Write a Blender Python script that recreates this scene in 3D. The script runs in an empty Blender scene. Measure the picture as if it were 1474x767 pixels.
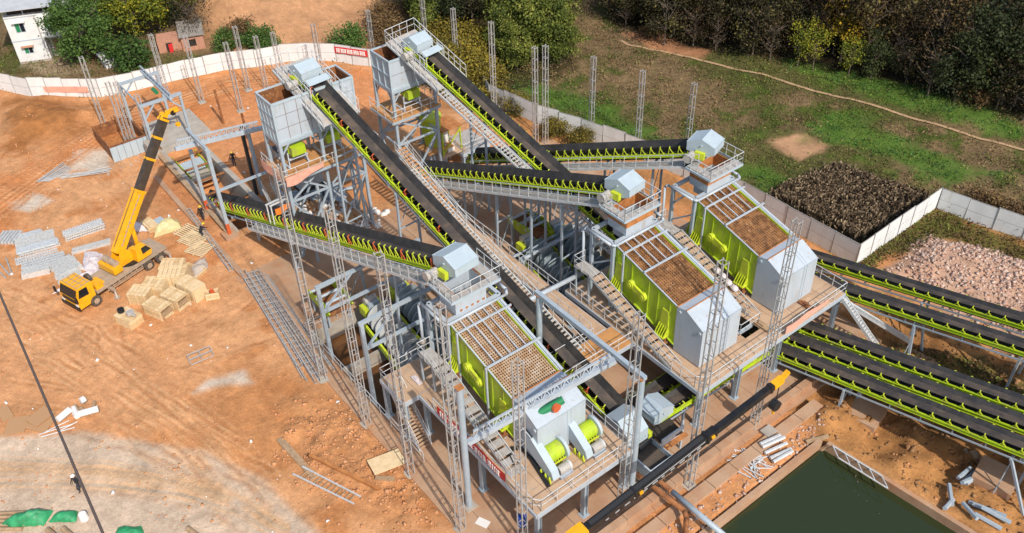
import bpy, math, random
import numpy as np
from mathutils import Vector, Matrix
random.seed(7); RNG = np.random.default_rng(7)
S = bpy.context.scene; COL = S.collection
# ------------------------------------------------------------------ camera, sky, sun, exposure
FPX = 1308.14; CXP, CYP = 737.0, 383.5; HCAM = 52.0
TH, RO, YAW = (math.radians(a) for a in (39.02476, -1.69649, -52.77241))
FWD = np.array([math.sin(YAW)*math.cos(TH), math.cos(YAW)*math.cos(TH), -math.sin(TH)])
RGT = np.array([math.cos(YAW), -math.sin(YAW), 0.0]); UPV = np.cross(RGT, FWD)
RGT, UPV = RGT*math.cos(RO)+UPV*math.sin(RO), -RGT*math.sin(RO)+UPV*math.cos(RO)
cam = bpy.data.cameras.new('camera'); cam.sensor_width = 36; cam.lens = FPX/1474*36
cam.clip_start = 0.5; cam.clip_end = 3000
co = bpy.data.objects.new('camera', cam); COL.objects.link(co); S.camera = co
co.matrix_world = Matrix(((RGT[0], UPV[0], -FWD[0], 0), (RGT[1], UPV[1], -FWD[1], 0), (RGT[2], UPV[2], -FWD[2], HCAM), (0, 0, 0, 1)))
SUN_AZ, SUN_EL = math.radians(353), math.radians(44)     # direction towards the sun (from +X)
w = bpy.data.worlds.new('World'); S.world = w; w.use_nodes = True
nt = w.node_tree; bg = nt.nodes['Background']
sky = nt.nodes.new('ShaderNodeTexSky'); sky.sky_type = 'NISHITA'; sky.sun_disc = False
sky.sun_elevation = SUN_EL; sky.sun_rotation = math.pi/2-SUN_AZ; sky.air_density = 1.2; sky.dust_density = 2.0
nt.links.new(sky.outputs[0], bg.inputs[0]); bg.inputs[1].default_value = 0.13
sl = bpy.data.lights.new('sun', 'SUN'); sl.energy = 3.6; sl.angle = math.radians(0.9); sl.color = (1, 0.93, 0.82)
so = bpy.data.objects.new('sun', sl); COL.objects.link(so)
sd = Vector((math.cos(SUN_AZ)*math.cos(SUN_EL), math.sin(SUN_AZ)*math.cos(SUN_EL), math.sin(SUN_EL)))
so.rotation_euler = sd.to_track_quat('Z', 'Y').to_euler()
S.view_settings.view_transform = 'Standard'; S.view_settings.look = 'None'
S.view_settings.exposure = 0.26; S.view_settings.gamma = 1

def at(px, py, z=0.0):
    """the point at height z that the photograph shows at pixel px, py (used to survey the site)"""
    d = FWD+RGT*(px-CXP)/FPX-UPV*(py-CYP)/FPX
    t = (z-HCAM)/d[2]; p = d*t; return Vector((p[0], p[1], z))
def atY(px, py, Y):
    d = FWD+RGT*(px-CXP)/FPX-UPV*(py-CYP)/FPX; t = Y/d[1]; return Vector((d[0]*t, Y, HCAM+d[2]*t))
def atX(px, py, X):
    d = FWD+RGT*(px-CXP)/FPX-UPV*(py-CYP)/FPX; t = X/d[0]; return Vector((X, d[1]*t, HCAM+d[2]*t))

# ------------------------------------------------------------------ materials
def mat(name, col, rough=0.6, metal=0.0, col2=None, sc=3.0, lo=0.42, hi=0.62, grime=None, gsc=0.8, glo=0.55, ghi=0.75, bump=0.0, bsc=20, stretch=None):
    m = bpy.data.materials.new(name); m.use_nodes = True
    n = m.node_tree.nodes; l = m.node_tree.links; b = n['Principled BSDF']
    b.inputs['Roughness'].default_value = rough; b.inputs['Metallic'].default_value = metal
    b.inputs['Base Color'].default_value = (*col, 1)
    if col2 is None and grime is None and not bump: return m
    g = n.new('ShaderNodeNewGeometry'); vec = g.outputs['Position']
    if stretch:
        mp = n.new('ShaderNodeMapping'); mp.inputs['Scale'].default_value = stretch; l.new(vec, mp.inputs[0]); vec = mp.outputs[0]
    cur = None
    def layer(cur, c, scale, a, bb, det=5):
        t = n.new('ShaderNodeTexNoise'); t.inputs['Scale'].default_value = scale; t.inputs['Detail'].default_value = det
        t.inputs['Roughness'].default_value = 0.65; l.new(vec, t.inputs[0])
        r = n.new('ShaderNodeMapRange'); r.inputs[1].default_value = a; r.inputs[2].default_value = bb; l.new(t.outputs[0], r.inputs[0])
        mx = n.new('ShaderNodeMix'); mx.data_type = 'RGBA'; l.new(r.outputs[0], mx.inputs[0])
        if cur is None: mx.inputs[6].default_value = (*col, 1)
        else: l.new(cur, mx.inputs[6])
        mx.inputs[7].default_value = (*c, 1); return mx.outputs[2]
    if col2 is not None: cur = layer(cur, col2, sc, lo, hi)
    if grime is not None: cur = layer(cur, grime, gsc, glo, ghi, 8)
    if cur is not None: l.new(cur, b.inputs['Base Color'])
    if bump:
        t = n.new('ShaderNodeTexNoise'); t.inputs['Scale'].default_value = bsc; t.inputs['Detail'].default_value = 6; l.new(vec, t.inputs[0])
        bp = n.new('ShaderNodeBump'); bp.inputs['Strength'].default_value = bump; bp.inputs['Distance'].default_value = 0.1
        l.new(t.outputs[0], bp.inputs['Height']); l.new(bp.outputs[0], b.inputs['Normal'])
    return m
DUST = (0.40, 0.24, 0.14)
M = dict(
 steel=mat('painted_grey_blue_steel', (0.31, 0.375, 0.435), 0.45, 0, (0.36, 0.415, 0.47), 2, grime=(0.42, 0.37, 0.32), gsc=1.3, glo=0.6, ghi=0.85),
 white=mat('white_grey_painted_steel', (0.42, 0.475, 0.54), 0.42, 0, (0.39, 0.44, 0.49), 1.2, grime=(0.33, 0.25, 0.18), gsc=2.2, glo=0.56, ghi=0.82, stretch=(1, 1, .28)),
 hood=mat('pale_blue_sheet_steel', (0.41, 0.485, 0.54), 0.38, 0, (0.37, 0.45, 0.505), 0.9, grime=(0.36, 0.30, 0.24), gsc=2.4, glo=0.58, ghi=0.85, stretch=(1, 1, .3)),
 rail=mat('pale_galvanised_rail', (0.56, 0.575, 0.59), 0.4, 0.0, (0.47, 0.49, 0.50), 3),
 galv=mat('galvanised_lattice_steel', (0.42, 0.42, 0.42), 0.45, 0.1, (0.36, 0.34, 0.32), 2, grime=(0.32, 0.22, 0.16), gsc=1, glo=0.62, ghi=0.85),
 lime=mat('lime_green_paint', (0.40, 0.54, 0.015), 0.5, 0, (0.33, 0.46, 0.015), 1.5, grime=(0.32, 0.25, 0.11), gsc=1.9, glo=0.50, ghi=0.80, stretch=(1, 1, .45)),
 yel=mat('yellow_green_paint', (0.52, 0.60, 0.03), 0.5, 0, (0.42, 0.49, 0.025), 2, grime=(0.34, 0.27, 0.12), gsc=2.5, glo=0.58, ghi=0.8),
 red=mat('red_orange_paint', (0.52, 0.10, 0.03), 0.5),
 belt=mat('black_rubber_belt', (0.024, 0.024, 0.026), 0.62, 0, (0.05, 0.045, 0.043), 1.2, grime=(0.10, 0.075, 0.058), gsc=2.5, glo=0.62, ghi=0.85),
 beltmid=mat('worn_dusty_belt_middle', (0.045, 0.038, 0.035), 0.8, 0, (0.12, 0.088, 0.066), 0.8, 0.42, 0.7, grime=(0.17, 0.125, 0.09), gsc=3.5, glo=0.62, ghi=0.78),
 roller=mat('dark_roller', (0.03, 0.03, 0.032), 0.5),
 rust=mat('rusty_steel', (0.27, 0.105, 0.035), 0.85, 0, (0.15, 0.055, 0.022), 2.2, grime=(0.42, 0.22, 0.09), gsc=3, glo=0.55, ghi=0.72),
 rustlight=mat('orange_rusty_plate', (0.46, 0.19, 0.06), 0.8, 0, (0.33, 0.12, 0.035), 1.8, grime=(0.2, 0.08, 0.03), gsc=2.5, glo=0.6, ghi=0.8),
 meshp=mat('pale_perforated_screen_mesh', (0.44, 0.31, 0.20), 0.8, 0, (0.30, 0.16, 0.07), 1.4, grime=(0.58, 0.50, 0.42), gsc=2.0, glo=0.52, ghi=0.7),
 mesh=mat('rust_stained_screen_mesh', (0.28, 0.13, 0.045), 0.8, 0, (0.12, 0.05, 0.016), 1.9, lo=0.40, hi=0.60, grime=(0.52, 0.34, 0.20), gsc=3.5, glo=0.58, ghi=0.72),
 dark=mat('dark_void_paint', (0.03, 0.022, 0.016), 0.9),
 deck=mat('dusty_deck_plate', (0.50, 0.34, 0.22), 0.8, 0, (0.42, 0.27, 0.17), 0.8, grime=(0.33, 0.28, 0.25), gsc=1.4, glo=0.55, ghi=0.8),
 decko=mat('clay_stained_deck_plate', (0.52, 0.26, 0.09), 0.75, 0, (0.42, 0.20, 0.08), 1.2),
 grate=mat('steel_grating_plate', (0.40, 0.385, 0.37), 0.7, 0, (0.33, 0.30, 0.275), 2.5, grime=(0.44, 0.32, 0.22), gsc=1.5, glo=0.55, ghi=0.75),
 conc=mat('dusty_concrete', (0.43, 0.275, 0.175), 0.9, 0, (0.36, 0.21, 0.125), 0.5, grime=(0.42, 0.18, 0.075), gsc=0.35, glo=0.5, ghi=0.8, bump=0.2, bsc=6),
 concg=mat('grey_concrete', (0.40, 0.36, 0.31), 0.9, 0, (0.33, 0.29, 0.25), 0.9, grime=(0.42, 0.26, 0.16), gsc=0.5, glo=0.52, ghi=0.8, bump=0.2, bsc=6),
 sump=mat('wet_brown_sump_floor', (0.13, 0.055, 0.018), 0.35, 0, (0.08, 0.034, 0.013), 0.9),
 fence=mat('white_fence_sheet', (0.70, 0.715, 0.72), 0.6, 0, (0.63, 0.64, 0.64), 1.0, grime=(0.45, 0.36, 0.28), gsc=0.8, glo=0.62, ghi=0.9, stretch=(1, 1, .4)),
 fencepost=mat('fence_post_grey', (0.30, 0.29, 0.28), 0.6),
 wood2=mat('darker_pine_boards', (0.60, 0.43, 0.23), 0.8, 0, (0.52, 0.35, 0.18), 2.5),
 wood=mat('pine_boards', (0.70, 0.54, 0.33), 0.8, 0, (0.62, 0.45, 0.25), 2.5, stretch=(1, 1, 6)),
 plank=mat('weathered_planks', (0.40, 0.27, 0.16), 0.9, 0, (0.30, 0.20, 0.12), 3),
 crane=mat('crane_yellow', (0.80, 0.40, 0.01), 0.4, 0, (0.72, 0.33, 0.01), 1.5, grime=(0.38, 0.22, 0.10), gsc=2, glo=0.62, ghi=0.85),
 cbrown=mat('dusty_chassis', (0.33, 0.25, 0.18), 0.85, 0, (0.42, 0.31, 0.22), 2),
 boom=mat('dark_brown_boom', (0.050, 0.038, 0.030), 0.45, 0, (0.075, 0.055, 0.040), 2),
 bboom=mat('black_boom', (0.012, 0.012, 0.013), 0.3, 0, (0.02, 0.02, 0.02), 2),
 litter2=mat('grey_litter', (0.45, 0.43, 0.40), 0.9),
 scuff=mat('scuffed_pale_paint', (0.35, 0.35, 0.36), 0.6),
 tyre=mat('dusty_tyre', (0.05, 0.042, 0.036), 0.9, 0, (0.13, 0.095, 0.07), 5),
 glass=mat('dark_glass', (0.012, 0.016, 0.02), 0.08),
 black=mat('black_plastic', (0.015, 0.015, 0.016), 0.5),
 cloth=mat('black_cloth', (0.014, 0.014, 0.018), 0.9),
 jean=mat('dark_trousers', (0.03, 0.033, 0.045), 0.9),
 skin=mat('skin', (0.32, 0.17, 0.11), 0.6),
 helmet=mat('yellow_helmet', (0.75, 0.50, 0.02), 0.4), whelmet=mat('white_helmet', (0.8, 0.8, 0.78), 0.4),
 silver=mat('bright_galvanised', (0.62, 0.64, 0.65), 0.38, 0.25, (0.52, 0.53, 0.54), 4),
 banner=mat('red_banner_cloth', (0.60, 0.025, 0.025), 0.7), bwhite=mat('white_lettering', (0.82, 0.80, 0.78), 0.7),
 pinkcloth=mat('faded_pink_cloth', (0.70, 0.36, 0.27), 0.9, 0, (0.62, 0.30, 0.22), 2),
 orange=mat('orange_mesh_cloth', (0.80, 0.20, 0.02), 0.8),
 tarp=mat('green_tarp', (0.03, 0.30, 0.12), 0.55, 0, (0.02, 0.20, 0.08), 2.0), ytarp=mat('pale_yellow_sheet', (0.58, 0.50, 0.25), 0.5, 0, (0.50, 0.42, 0.22), 2),
 wsheet=mat('crumpled_white_sheet', (0.62, 0.58, 0.60), 0.6, 0, (0.55, 0.45, 0.45), 2.5),
 green=mat('hoist_green', (0.02, 0.20, 0.08), 0.4), motor=mat('grey_motor', (0.42, 0.40, 0.38), 0.6, 0, (0.34, 0.31, 0.28), 6),
 blue=mat('blue_plastic', (0.02, 0.09, 0.45), 0.5),
 slatelit=mat('sunlit_dusty_screw_flight', (0.58, 0.60, 0.61), 0.6, 0, (0.46, 0.49, 0.51), 1.6, grime=(0.50, 0.46, 0.42), gsc=1.2, glo=0.5, ghi=0.75),  # dusty slate, with sunlight on the left screw painted into its pale colour
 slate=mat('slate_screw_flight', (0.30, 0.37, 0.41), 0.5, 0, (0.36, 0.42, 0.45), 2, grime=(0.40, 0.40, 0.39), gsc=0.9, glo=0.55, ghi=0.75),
 brick=mat('pink_brick', (0.50, 0.25, 0.17), 0.9, 0, (0.40, 0.19, 0.12), 4), tile=mat('grey_roof_tile', (0.26, 0.23, 0.20), 0.9, 0, (0.18, 0.16, 0.14), 5),
 wall=mat('white_house_render', (0.70, 0.70, 0.70), 0.8, 0, (0.64, 0.63, 0.62), 1.2), sheet=mat('grey_roof_sheet', (0.46, 0.47, 0.49), 0.5, 0, (0.40, 0.41, 0.43), 1),
 bark=mat('bark', (0.17, 0.135, 0.105), 0.9, 0, (0.085, 0.06, 0.045), 4),
 stone=mat('pale_rubble', (0.46, 0.30, 0.225), 0.9, 0, (0.36, 0.19, 0.13), 2.4, grime=(0.58, 0.50, 0.44), gsc=4.5, glo=0.52, ghi=0.58),
 clod=mat('clay_clods', (0.54, 0.27, 0.13), 0.95, 0, (0.45, 0.20, 0.085), 1.2, grime=(0.60, 0.44, 0.32), gsc=1.8, glo=0.6, ghi=0.75),
 mud=mat('brown_earth_clods', (0.33, 0.175, 0.075), 0.95, 0, (0.24, 0.12, 0.05), 1.0),
 powder=mat('pale_grit', (0.46, 0.40, 0.35), 0.95, 0, (0.40, 0.32, 0.26), 2),
 card=mat('cardboard', (0.42, 0.24, 0.12), 0.9), litter=mat('white_litter', (0.7, 0.68, 0.66), 0.8),
 cable=mat('brown_cable', (0.10, 0.075, 0.065), 0.7), pathm=mat('bare_earth_path', (0.42, 0.28, 0.16), 0.95, 0, (0.36, 0.23, 0.12), 2),
)
wm = bpy.data.materials.new('green_pond_water'); wm.use_nodes = True
b_ = wm.node_tree.nodes['Principled BSDF']; b_.inputs['Base Color'].default_value = (0.024, 0.034, 0.012, 1); b_.inputs['Roughness'].default_value = 0.06
t_ = wm.node_tree.nodes.new('ShaderNodeTexNoise'); t_.inputs['Scale'].default_value = 1.2; p_ = wm.node_tree.nodes.new('ShaderNodeBump'); p_.inputs['Strength'].default_value = 0.10
g_ = wm.node_tree.nodes.new('ShaderNodeNewGeometry'); wm.node_tree.links.new(g_.outputs['Position'], t_.inputs[0])
wm.node_tree.links.new(t_.outputs[0], p_.inputs['Height']); wm.node_tree.links.new(p_.outputs[0], b_.inputs['Normal']); M['water'] = wm
def leafmat(name, cols, tr=0.25):
    m = bpy.data.materials.new(name); m.use_nodes = True; n = m.node_tree.nodes; l = m.node_tree.links; b = n['Principled BSDF']
    a = n.new('ShaderNodeAttribute'); a.attribute_name = 'rnd'; r = n.new('ShaderNodeValToRGB'); e = r.color_ramp.elements
    oi = n.new('ShaderNodeObjectInfo'); ad = n.new('ShaderNodeMath'); ad.operation = 'MULTIPLY_ADD'
    l.new(oi.outputs['Random'], ad.inputs[0]); ad.inputs[1].default_value = 0.24; l.new(a.outputs['Fac'], ad.inputs[2])
    sb = n.new('ShaderNodeMath'); sb.operation = 'SUBTRACT'; l.new(ad.outputs[0], sb.inputs[0]); sb.inputs[1].default_value = 0.12
    while len(e) < len(cols): e.new(0.5)
    for i, c in enumerate(cols): e[i].position = i/(len(cols)-1); e[i].color = (*c, 1)
    l.new(sb.outputs[0], r.inputs[0]); l.new(r.outputs[0], b.inputs['Base Color']); b.inputs['Roughness'].default_value = 0.7
    b.inputs['Specular IOR Level'].default_value = 0.25
    return m
L = dict(
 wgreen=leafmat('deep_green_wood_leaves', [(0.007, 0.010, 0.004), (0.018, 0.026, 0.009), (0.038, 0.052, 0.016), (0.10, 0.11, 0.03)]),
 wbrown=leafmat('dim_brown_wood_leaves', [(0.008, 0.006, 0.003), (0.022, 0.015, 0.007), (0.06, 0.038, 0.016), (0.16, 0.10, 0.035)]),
 dkgreen=leafmat('dark_green_leaves', [(0.014, 0.030, 0.008), (0.035, 0.075, 0.014), (0.07, 0.13, 0.025), (0.12, 0.19, 0.04)]),
 ygreen=leafmat('yellow_green_leaves', [(0.03, 0.045, 0.008), (0.10, 0.13, 0.015), (0.26, 0.25, 0.02), (0.42, 0.33, 0.02)]),
 yellow=leafmat('yellow_autumn_leaves', [(0.09, 0.06, 0.012), (0.28, 0.18, 0.018), (0.42, 0.28, 0.02), (0.55, 0.36, 0.03)]),
 brown=leafmat('dry_brown_leaves', [(0.035, 0.022, 0.012), (0.085, 0.052, 0.025), (0.16, 0.095, 0.04), (0.26, 0.17, 0.06)]),
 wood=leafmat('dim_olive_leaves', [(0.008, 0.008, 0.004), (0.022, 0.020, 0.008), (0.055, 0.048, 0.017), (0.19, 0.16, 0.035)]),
 shrub=leafmat('ochre_shrub_leaves', [(0.03, 0.03, 0.01), (0.09, 0.075, 0.016), (0.20, 0.155, 0.022), (0.36, 0.28, 0.03)]),
 bamboo=leafmat('bamboo_leaves', [(0.02, 0.035, 0.008), (0.06, 0.085, 0.014), (0.13, 0.155, 0.025), (0.25, 0.25, 0.05)]),
 grass=leafmat('field_grass', [(0.035, 0.036, 0.010), (0.075, 0.088, 0.018), (0.14, 0.165, 0.03), (0.26, 0.26, 0.07)]),
 veg=leafmat('vegetable_leaves', [(0.018, 0.045, 0.010), (0.045, 0.105, 0.024), (0.08, 0.17, 0.04), (0.17, 0.27, 0.07)]),
 dry=leafmat('dry_grass', [(0.07, 0.045, 0.02), (0.16, 0.105, 0.05), (0.28, 0.19, 0.095), (0.44, 0.33, 0.18)]),
 stalk=leafmat('dark_dry_stalks', [(0.05, 0.036, 0.024), (0.14, 0.098, 0.060), (0.25, 0.18, 0.115), (0.40, 0.31, 0.20)]),
)
# ------------------------------------------------------------------ builders
ORG = {}
class MB:
    def __init__(s): s.v = []; s.f = []; s.m = []
    def add(s, vs, fs, mi=0):
        k = len(s.v); s.v += [tuple(p) for p in vs]; s.f += [tuple(i+k for i in f) for f in fs]; s.m += [mi]*len(fs); return s
    def hexa(s, p, mi=0): return s.add(p, [(0, 3, 2, 1), (4, 5, 6, 7), (0, 1, 5, 4), (1, 2, 6, 5), (2, 3, 7, 6), (3, 0, 4, 7)], mi)
    def bx(s, x0, x1, y0, y1, z0, z1, mi=0):
        return s.hexa([(x0, y0, z0), (x1, y0, z0), (x1, y1, z0), (x0, y1, z0), (x0, y0, z1), (x1, y0, z1), (x1, y1, z1), (x0, y1, z1)], mi)
    def beam(s, p, q, w, h=None, mi=0):
        h = h or w; p = Vector(p); q = Vector(q); d = (q-p)
        if d.length < 1e-5: return s
        d.normalize(); u = Vector((0, 0, 1)) if abs(d.z) < 0.95 else Vector((1, 0, 0)); a = d.cross(u).normalized()*w/2; b = a.cross(d).normalized()*h/2
        return s.hexa([p-a-b, p+a-b, p+a+b, p-a+b, q-a-b, q+a-b, q+a+b, q-a+b], mi)
    def tube(s, p, q, r, n=8, r2=None, mi=0):
        p = Vector(p); q = Vector(q); d = (q-p)
        if d.length < 1e-5: return s
        d.normalize(); u = Vector((0, 0, 1)) if abs(d.z) < 0.95 else Vector((1, 0, 0)); a = d.cross(u).normalized(); b = a.cross(d); r2 = r if r2 is None else r2
        vs = []; 
        for c, rr in ((p, r), (q, r2)): vs += [c+(a*math.cos(2*math.pi*i/n)+b*math.sin(2*math.pi*i/n))*rr for i in range(n)]
        return s.add(vs, [(i, (i+1) % n, n+(i+1) % n, n+i) for i in range(n)]+[tuple(range(n))[::-1], tuple(range(n, 2*n))], mi)
    def path(s, pts, r, n=6, mi=0):
        for a, b in zip(pts[:-1], pts[1:]): s.tube(a, b, r, n, mi=mi)
        return s
    def prism(s, poly, vec, mi=0):
        n = len(poly); vec = Vector(vec); vs = [Vector(p) for p in poly]+[Vector(p)+vec for p in poly]
        return s.add(vs, [tuple(range(n))[::-1], tuple(range(n, 2*n))]+[(i, (i+1) % n, n+(i+1) % n, n+i) for i in range(n)], mi)
    def rail(s, pts, h=1.1, sp=1.4, r=0.03, mi=0, mids=(0.5,)):
        for a, b in zip(pts[:-1], pts[1:]):
            a = Vector(a); b = Vector(b); n = max(1, round((b-a).length/sp)); z = Vector((0, 0, h))
            for i in range(n+1): p = a.lerp(b, i/n); s.tube(p, p+z, r, 5, mi=mi)
            s.tube(a+z, b+z, r*1.1, 5, mi=mi)
            for k in mids: s.tube(a+z*k, b+z*k, r*0.8, 5, mi=mi)
        return s
    def mesh(s, name, mats):
        me = bpy.data.meshes.new(name); me.from_pydata(s.v, [], s.f)
        for m in (mats if isinstance(mats, (list, tuple)) else [mats]): me.materials.append(m)
        if any(s.m): me.polygons.foreach_set('material_index', s.m)
        return me
    def build(s, name, mats, parent=None, loc=None, smooth=False):
        o0 = ORG.get(parent.name, Vector()) if parent else Vector(loc or (0, 0, 0))
        if o0.length: s.v = [(p[0]-o0.x, p[1]-o0.y, p[2]-o0.z) for p in s.v]
        me = s.mesh(name, mats)
        if smooth: me.polygons.foreach_set('use_smooth', [True]*len(me.polygons))
        o = bpy.data.objects.new(name, me); COL.objects.link(o)
        if parent: o.parent = parent; ORG[o.name] = o0
        else: o.location = o0; ORG[o.name] = o0
        return o
def tag(o, label, cat, group=None, kind=None):
    if label: o['label'] = label
    if cat: o['category'] = cat
    if group: o['group'] = group
    if kind: o['kind'] = kind
    return o
def thing(name, loc, label, cat, group=None, rz=0.0, local=False):
    o = bpy.data.objects.new(name, None); COL.objects.link(o); o.location = loc; o.rotation_euler.z = rz; o.empty_display_size = 0.3
    ORG[o.name] = Vector() if local else Vector(loc)
    return tag(o, label, cat, group)
def inst(name, me, parent, loc, rot=(0, 0, 0), scale=(1, 1, 1)):
    o = bpy.data.objects.new(name, me); COL.objects.link(o); o.location = Vector(loc)-ORG.get(parent.name, Vector()) if parent else loc
    o.rotation_euler = rot; o.scale = scale
    if parent: o.parent = parent; ORG[o.name] = ORG.get(parent.name, Vector())
    return o
_cub = {}
def cube(mk):
    if mk not in _cub: _cub[mk] = MB().bx(-.5, .5, -.5, .5, -.5, .5).mesh('block', M[mk])
    return _cub[mk]
def piece(name, mk, parent, c, size, rot=(0, 0, 0)): return inst(name, cube(mk), parent, c, rot, size)
def copy_tree(o, parent=None):
    c = o.copy(); COL.objects.link(c); c.parent = parent; ORG[c.name] = ORG.get(o.name, Vector())
    for ch in o.children: copy_tree(ch, c)
    return c
def struct(o): o['kind'] = 'structure'; return o
def cloud(name, V, F, mats, rnd=None, parent=None, loc=(0, 0, 0)):
    """fast mesh from arrays, quads"""
    me = bpy.data.meshes.new(name); nv = len(V); nf = len(F); k = F.shape[1]
    me.vertices.add(nv); me.vertices.foreach_set('co', np.ascontiguousarray(V, dtype=np.float32).ravel())
    me.loops.add(nf*k); me.loops.foreach_set('vertex_index', np.ascontiguousarray(F, dtype=np.int32).ravel())
    me.polygons.add(nf); me.polygons.foreach_set('loop_start', np.arange(0, nf*k, k, dtype=np.int32))
    me.update(calc_edges=True); me.materials.append(mats)
    if rnd is not None:
        a = me.attributes.new('rnd', 'FLOAT', 'FACE'); a.data.foreach_set('value', np.ascontiguousarray(rnd, dtype=np.float32))
    if parent is False: return me
    o = bpy.data.objects.new(name, me); COL.objects.link(o); o.location = loc
    if parent: o.parent = parent
    return o
def leaf_arrays(P, size, up=0.0, asp=0.6):
    """one bent-free leaf quad per point, random facing; up>0 makes blades stand up"""
    n = len(P); a = RNG.normal(size=(n, 3)); a[:, 2] += up*2.0; a /= np.linalg.norm(a, axis=1)[:, None]
    b = np.cross(a, RNG.normal(size=(n, 3))); b /= np.linalg.norm(b, axis=1)[:, None]
    s = (np.asarray(size)*RNG.uniform(0.6, 1.4, n))[:, None] if np.ndim(size) else size*RNG.uniform(0.6, 1.4, n)[:, None]
    a = a*s; b = b*s*asp
    V = np.stack([P-a*0.5, P+b*0.5, P+a*0.5, P-b*0.5], 1).reshape(-1, 3); F = np.arange(4*n).reshape(n, 4)
    return V, F
# ------------------------------------------------------------------ value noise and polygon masks for the terrain
_N = RNG.random((256, 256))
def vnoise(x, y):
    xi = np.floor(x).astype(int); yi = np.floor(y).astype(int); fx = x-xi; fy = y-yi; fx = fx*fx*(3-2*fx); fy = fy*fy*(3-2*fy)
    g = lambda i, j: _N[i & 255, j & 255]
    return (g(xi, yi)*(1-fx)+g(xi+1, yi)*fx)*(1-fy)+(g(xi, yi+1)*(1-fx)+g(xi+1, yi+1)*fx)*fy
def fbm(x, y, o=4):
    s = 0; a = 0.5
    for i in range(o): s = s+a*vnoise(x*2**i+17*i, y*2**i+31*i); a *= 0.5
    return s/(1-0.5**o)
def sdist(poly, x, y):
    """signed distance, positive inside"""
    d = np.full(x.shape, 1e9); ins = np.zeros(x.shape, bool); n = len(poly)
    for i in range(n):
        ax, ay = poly[i][0], poly[i][1]; bx, by = poly[(i+1) % n][0], poly[(i+1) % n][1]
        ex, ey = bx-ax, by-ay; t = np.clip(((x-ax)*ex+(y-ay)*ey)/(ex*ex+ey*ey+1e-9), 0, 1)
        d = np.minimum(d, np.hypot(x-ax-t*ex, y-ay-t*ey))
        c = ((ay > y) != (by > y)) & (x < (bx-ax)*(y-ay)/(by-ay+1e-12)+ax); ins ^= c
    return np.where(ins, d, -d)
def pline(pts, x, y):
    d = np.full(x.shape, 1e9)
    for (ax, ay), (bx, by) in zip(pts[:-1], pts[1:]):
        ex, ey = bx-ax, by-ay; t = np.clip(((x-ax)*ex+(y-ay)*ey)/(ex*ex+ey*ey+1e-9), 0, 1)
        d = np.minimum(d, np.hypot(x-ax-t*ex, y-ay-t*ey))
    return d
def sst(v, a, b): t = np.clip((v-a)/(b-a), 0, 1); return t*t*(3-2*t)
def pxpoly(*pts): return [tuple(at(*p)[:2]) for p in pts]
FENCE_L = [(-122, 6), (-118.4, 11.9), (-114.0, 14.5), (-108.6, 21.0), (-106.8, 26.9), (-106.3, 31.1), (-105.1, 35.3), (-103.3, 38.9), (-102.4, 42.0), (-100.6, 44.6), (-97.9, 47.4), (-94.1, 49.9), (-90, 53.5), (-85.2, 57.7)]
FENCE_R = [(-81.2, 57.3), (-76.6, 55.6), (-69.1, 56.6), (-63.9, 58.6), (-55.8, 60.7), (-44.4, 62.4), (-31.4, 62.5)]
SITE = [(p[0], p[1]) for p in FENCE_L]+FENCE_R+[(-31.7, 75.9), (-20, 78), (20, 80), (20, -40), (-140, -40)]
PONDP = [(-20.9, -5), (-20.9, 43.6), (-20.3, 43.7), (-9.8, 44.8), (20, 48), (20, -5)]
SLAB_HOLES = [(-55.0, -42.9, 20.3, 30.0), (-52.5, -42.2, 39.2, 47.5)]
TRENCH = (-91.0, -72.6, 21.9, 25.3)
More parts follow.
